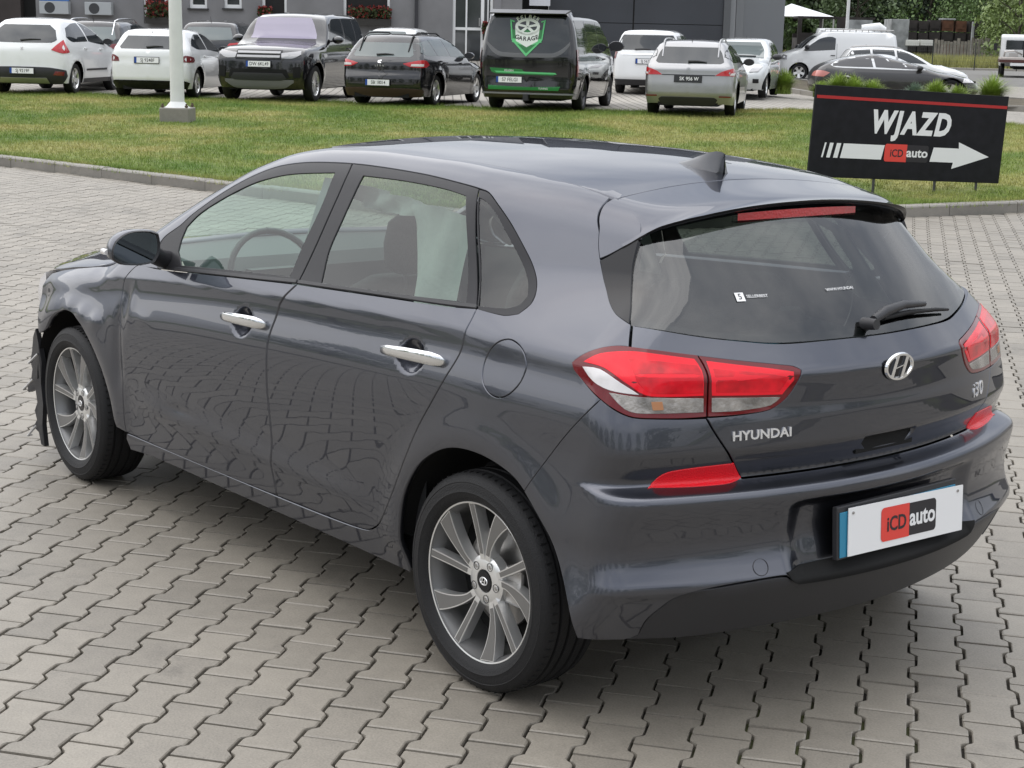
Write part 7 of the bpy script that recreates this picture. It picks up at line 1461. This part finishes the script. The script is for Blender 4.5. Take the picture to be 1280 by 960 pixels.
t = thing('flagpole', 'thin white pole rising behind the bleached panel', 'pole', bl((1047.5-640)*95/FOC*.977, 95, .3), 0); b = MB(); b.tube([(0, 0, 0), (0, 0, 9)], [.11, .07], 12); b.build('shaft', pole_m, t, smooth=60)
far('container', 1098, 1120, 25, 60, 118, 2.4, worn, 'tall pale container left of the dark crate stacks', 'container')
for i, (x0, x1, y0, m_) in enumerate(((1121, 1133, 25, scorch), (1135, 1147, 26, scorch), (1148.5, 1162, 25, scorch), (1164, 1178, 24.5, rust), (1181, 1194, 26, rust), (1197, 1210, 26.5, scorch), (1212, 1224, 27, scorch), (1225, 1237, 30, scorch))):
    k = 121/FOC*.977; z1 = bz(x0, y0, 121); w = (x1-x0)*k; t = thing('crate_stack', ['first dark crate stack beside the pale container', 'second dark crate stack from the pale container', 'third dark crate stack, left of the rusty ones', 'rusty brown crate stack under the pale lid', 'rusty brown crate stack further right', 'dark crate stack just right of the rusty stacks', 'dark crate stack behind the leaning pale post', 'last low crate stack beside the light green tree'][i], 'crates', bl(((x0+x1)/2-640)*k, 121, .3), math.atan2(rt_[1], rt_[0]), 'crate stacks along the hedge')
    for q in range(4): hh = (z1-.3)/4; b = MB(); b.box((-w/2, -.5, q*hh+.02), (w/2, .5, (q+1)*hh-.05)); b.box((-w/2+.08, -.54, q*hh+.2), (w/2-.08, -.50, (q+1)*hh-.25)); b.build('crate', m_ if q % 2 else scorch, t)
far('metal_lid', 1163, 1180, 24, 26, 121, 1.1, worn, 'pale lid lying on the rusty crate stack', 'lid', zb=1)
for i, (x0, x1) in enumerate(((1121, 1137), (1139, 1154))): far('white_crate', x0, x1, 50, 57, 117, 1.0, mat('crate_white', (.62, .62, .58), .7), ['low white crate next to the white camper van', 'low white crate to the right of its twin'][i], 'crate', zb=1)
far('leaning_post', 1203, 1206, 28, 60, 116, .2, worn, 'pale leaning post before the dark crates', 'post')
t = thing('plank_fence', 'weathered grey plank fence in the tall grass', 'fence', bl((1200-640)*115/FOC*.977, 115, .3), math.atan2(rt_[1], rt_[0])); k = 115/FOC*.977; wood = mat('weathered_wood', (.24, .22, .19), .9, noise=(2, .3, 6))
x_ = (1158-1200)*k
while x_ < (1240-1200)*k: w = random.uniform(.16, .22); b = MB(); hh = bz(1200, 49+random.uniform(-2, 3)+.08*(1200-(1200+x_/k))*.6, 115)-.3; b.box((x_, -.02, 0), (x_+w, .02, max(.8, hh))); b.build('plank', wood, t); x_ += w+.05
tall_m = mat('meadow_grass', (.30, .30, .10), .8, noise=(.8, .35, 5))
lat = rng.uniform(-12, 34, 16000); dp = rng.uniform(106, 114, 16000); q = CP[None, :2]+ax[None]*dp[:, None]+rt_[None]*(lat[:, None]+25); blades('meadow_grass', np.c_[q, np.full(len(q), .3)], tall_m, per=2, h=(.3, 1.15), w=.10, lean=.25, spread=.15)
vg = mat('verge', (.28, .27, .20), .9, noise=(1, .2))
k = 104.5/FOC*.977; b = MB(); b.box((-16, -.6, -.1), (30, .6, .14)); o = b.build('kerb', kerb_mat, None); o.location = bl(30, 104.5, .36); o.rotation_euler = (0, 0, math.atan2(rt_[1], rt_[0])); o['kind'] = 'structure'
a_ = o.data.attributes.new('tone', 'FLOAT', 'POINT'); a_.data.foreach_set('value', np.full(len(o.data.vertices), .5))
sheet('verge', [bl(-20, 105.4)[:2], bl(90, 105.4)[:2], bl(90, 160)[:2], bl(-20, 160)[:2]], .29, land)
t = thing('mesh_fence', 'thin wire fence on dark posts before the tall grass', 'fence', bl((1180-640)*103/FOC*.977, 103.2, .36), math.atan2(rt_[1], rt_[0])); k = 103.2/FOC*.977
for i, x_ in enumerate((1105, 1158, 1211, 1264)): b = MB(); b.tube([((x_-1180)*k, 0, -.2), ((x_-1180)*k, 0, 1.75)], .035, 6); b.build('post', mat('post_dark', (.03, .035, .03), .6), t)
b = MB(); 
for j in range(8): b.tube([((1105-1180)*k, 0, .1+.22*j), ((1264-1180)*k, 0, .1+.22*j)], .004, 4)
for j in range(70): b.tube([((1105-1180)*k+j*.12, 0, .1), ((1105-1180)*k+j*.12, 0, 1.66)], .0025, 3)
o = b.build('wire_mesh', mat('wire', (.08, .09, .08), .6), t); o['kind'] = 'stuff'
# ---- trees
def crown_mesh(name, seed, n_clump, n_leaf, leaf, m_, stretch_=1.0, dens=.36):
    r_ = np.random.default_rng(seed); vs = []; fs = []; cl = []
    for i in range(n_clump):
        a = r_.uniform(0, 2*math.pi); z = r_.uniform(.12, 1.0); rad = (math.sin(math.pi*min(1, z*.92+.06))**.7)*.48*r_.uniform(.45, 1.05); cl.append((rad*math.cos(a), rad*math.sin(a), z*stretch_, r_.uniform(.09, .19)))
    cl = np.array(cl); k = r_.integers(0, n_clump, n_leaf); c_ = cl[k, :3]; d = r_.normal(0, 1, (n_leaf, 3)); d /= np.linalg.norm(d, axis=1)[:, None]; P = c_+d*(cl[k, 3]*r_.uniform(dens, 1.05, n_leaf)**.5)[:, None]*[1, 1, .8]
    nrm = d+r_.normal(0, .5, (n_leaf, 3)); nrm /= np.linalg.norm(nrm, axis=1)[:, None]; t1 = np.cross(nrm, r_.normal(0, 1, (n_leaf, 3))); t1 /= np.linalg.norm(t1, axis=1)[:, None]; t2 = np.cross(nrm, t1); s_ = leaf*r_.uniform(.6, 1.3, n_leaf)[:, None]
    V_ = np.stack([P-t1*s_, P-t2*s_*.6, P+t1*s_, P+t2*s_*.6], 1).reshape(-1, 3); me = bpy.data.meshes.new(name); me.vertices.add(len(V_)); me.vertices.foreach_set('co', V_.ravel()); me.loops.add(len(V_)); me.loops.foreach_set('vertex_index', np.arange(len(V_))); me.polygons.add(n_leaf); me.polygons.foreach_set('loop_start', np.arange(n_leaf)*4); me.polygons.foreach_set('loop_total', np.full(n_leaf, 4)); me.update(calc_edges=True)
    at_ = me.attributes.new('tone', 'FLOAT', 'POINT'); tone = np.repeat(r_.normal(0, .5, n_clump)[k]+r_.normal(0, .6, n_leaf), 4); at_.data.foreach_set('value', tone); me.materials.append(m_); return me
def leaf_mat(name, col):
    m = bpy.data.materials.new(name); m.use_nodes = True; n = m.node_tree; b = n.nodes['Principled BSDF']; b.inputs['Roughness'].default_value = .55; at_ = n.nodes.new('ShaderNodeAttribute'); at_.attribute_name = 'tone'; r = n.nodes.new('ShaderNodeValToRGB'); mr = n.nodes.new('ShaderNodeMapRange'); mr.inputs[1].default_value = -2; mr.inputs[2].default_value = 2
    r.color_ramp.elements[0].color = (*[c*.5 for c in col], 1); r.color_ramp.elements[1].color = (*[c*1.6 for c in col], 1); n.links.new(at_.outputs['Fac'], mr.inputs[0]); n.links.new(mr.outputs[0], r.inputs[0]); n.links.new(r.outputs[0], b.inputs['Base Color']); return m
lf = [leaf_mat('leaves_dark', (.062, .095, .036)), leaf_mat('leaves_mid', (.095, .150, .046)), leaf_mat('leaves_light', (.16, .22, .065)), leaf_mat('needles_dark', (.040, .064, .034))]
crowns = [crown_mesh('crown', 11+i, 60, 5200, .021, lf[i], 1.0) for i in range(4)]; crowns.append(crown_mesh('crown', 31, 80, 7000, .017, lf[1], 1.1))
bark = mat('bark', (.06, .05, .04), .9, noise=(3, .4)); tm = MB(); tm.tube([(0, 0, -.03), (.01, 0, .2), (0, .01, .45), (.0, .0, .8)], [.030, .022, .015, .006], 8)
for i in range(9): a = 2.4*i; z = .22+.055*i; tm.tube([(0, 0, z), (.14*math.cos(a), .14*math.sin(a), z+.10), (.27*math.cos(a), .27*math.sin(a), z+.16)], [.011, .007, .003], 5)
trunk0 = tm.build('trunk', bark, None, smooth=50); trunk_me = trunk0.data; bpy.data.objects.remove(trunk0)
def tree(x, y, h, w, kind, lab, grp, z=.25):
    t = thing('tree', lab, 'tree', (x, y, z), random.uniform(0, 6.28), grp)
    for nm, me in (('trunk', trunk_me), ('crown', crowns[kind])): o = bpy.data.objects.new(nm, me); C.objects.link(o); o.parent = t; o.scale = (w, w, h)
    return t
kinds = ['dark broadleaf tree in the far wood', 'mid green broadleaf tree in the far wood', 'light green tree in the far wood', 'dark conifer-like tree in the far wood', 'full round green tree in the far wood']
ORD = 'first second third fourth fifth sixth seventh eighth ninth tenth eleventh twelfth thirteenth fourteenth fifteenth sixteenth seventeenth eighteenth nineteenth twentieth twenty-first'.split()
for i, (px1, D, h, w, kd) in enumerate(sorted([(985, 150, 13, 11, 0), (1010, 165, 15, 12, 3), (1040, 150, 12, 10, 0), (1065, 160, 15, 12, 3), (1090, 148, 13, 10, 3), (1112, 162, 15, 12, 0), (1135, 150, 12, 10, 1), (1160, 160, 15, 12, 0), (1180, 150, 13, 11, 4), (1205, 146, 12, 10, 1), (1228, 156, 14, 11, 0), (1255, 160, 15, 12, 1), (1285, 150, 14, 12, 4), (1310, 158, 14, 12, 0), (1340, 150, 14, 12, 1), (960, 158, 14, 12, 0), (930, 150, 13, 11, 1), (1120, 142, 8, 7, 3), (1060, 140, 8, 8, 0), (1150, 140, 9, 8, 1), (1195, 139, 8, 7, 4)])):
    p = bl((px1-640)*D/FOC*.977, D); tree(p[0], p[1], h, w, kd, kinds[kd]+', '+ORD[i]+' from the left', 'trees of the wood beyond the lot', .1)
for i, (px1, D, h, w, lab) in enumerate([(1262, 112, 7.5, 6, 'light green bushy tree overhanging the flatbed truck'), (1290, 118, 9, 8, 'tall light green tree at the right edge behind the truck'), (1240, 119, 4.2, 4, 'low light green bush at the end of the crate row')]):
    p = bl((px1-640)*D/FOC*.977, D); tree(p[0], p[1], h, w, 2, lab, None, .1)
# a row of trees and hedge on the near side of the yard; the photograph shows it only as reflections in the paintwork
for i, (x, y, h, w, kd) in enumerate([(46, 46, 9, 9, 0), (36, 50, 8, 8, 1), (27, 47, 10, 9, 4), (18, 50, 7.5, 8, 0), (9, 46, 9.5, 9, 1), (0, 50, 8, 8, 3), (-10, 47, 9, 9, 0), (-20, 44, 10, 9, 1), (-30, 36, 8, 9, 4), (-38, 26, 9, 9, 0), (-42, 15, 8, 9, 1), (-44, 4, 9.5, 9, 0), (-43, -7, 8, 9, 4), (-40, -18, 9, 9, 1), (-34, -29, 8, 9, 0), (56, 38, 9, 9, 1)]):
    tree(x, y, h, w, kd, 'broadleaf tree in the row behind the photographer, mirrored in the grey car', 'trees behind the photographer', -.3)
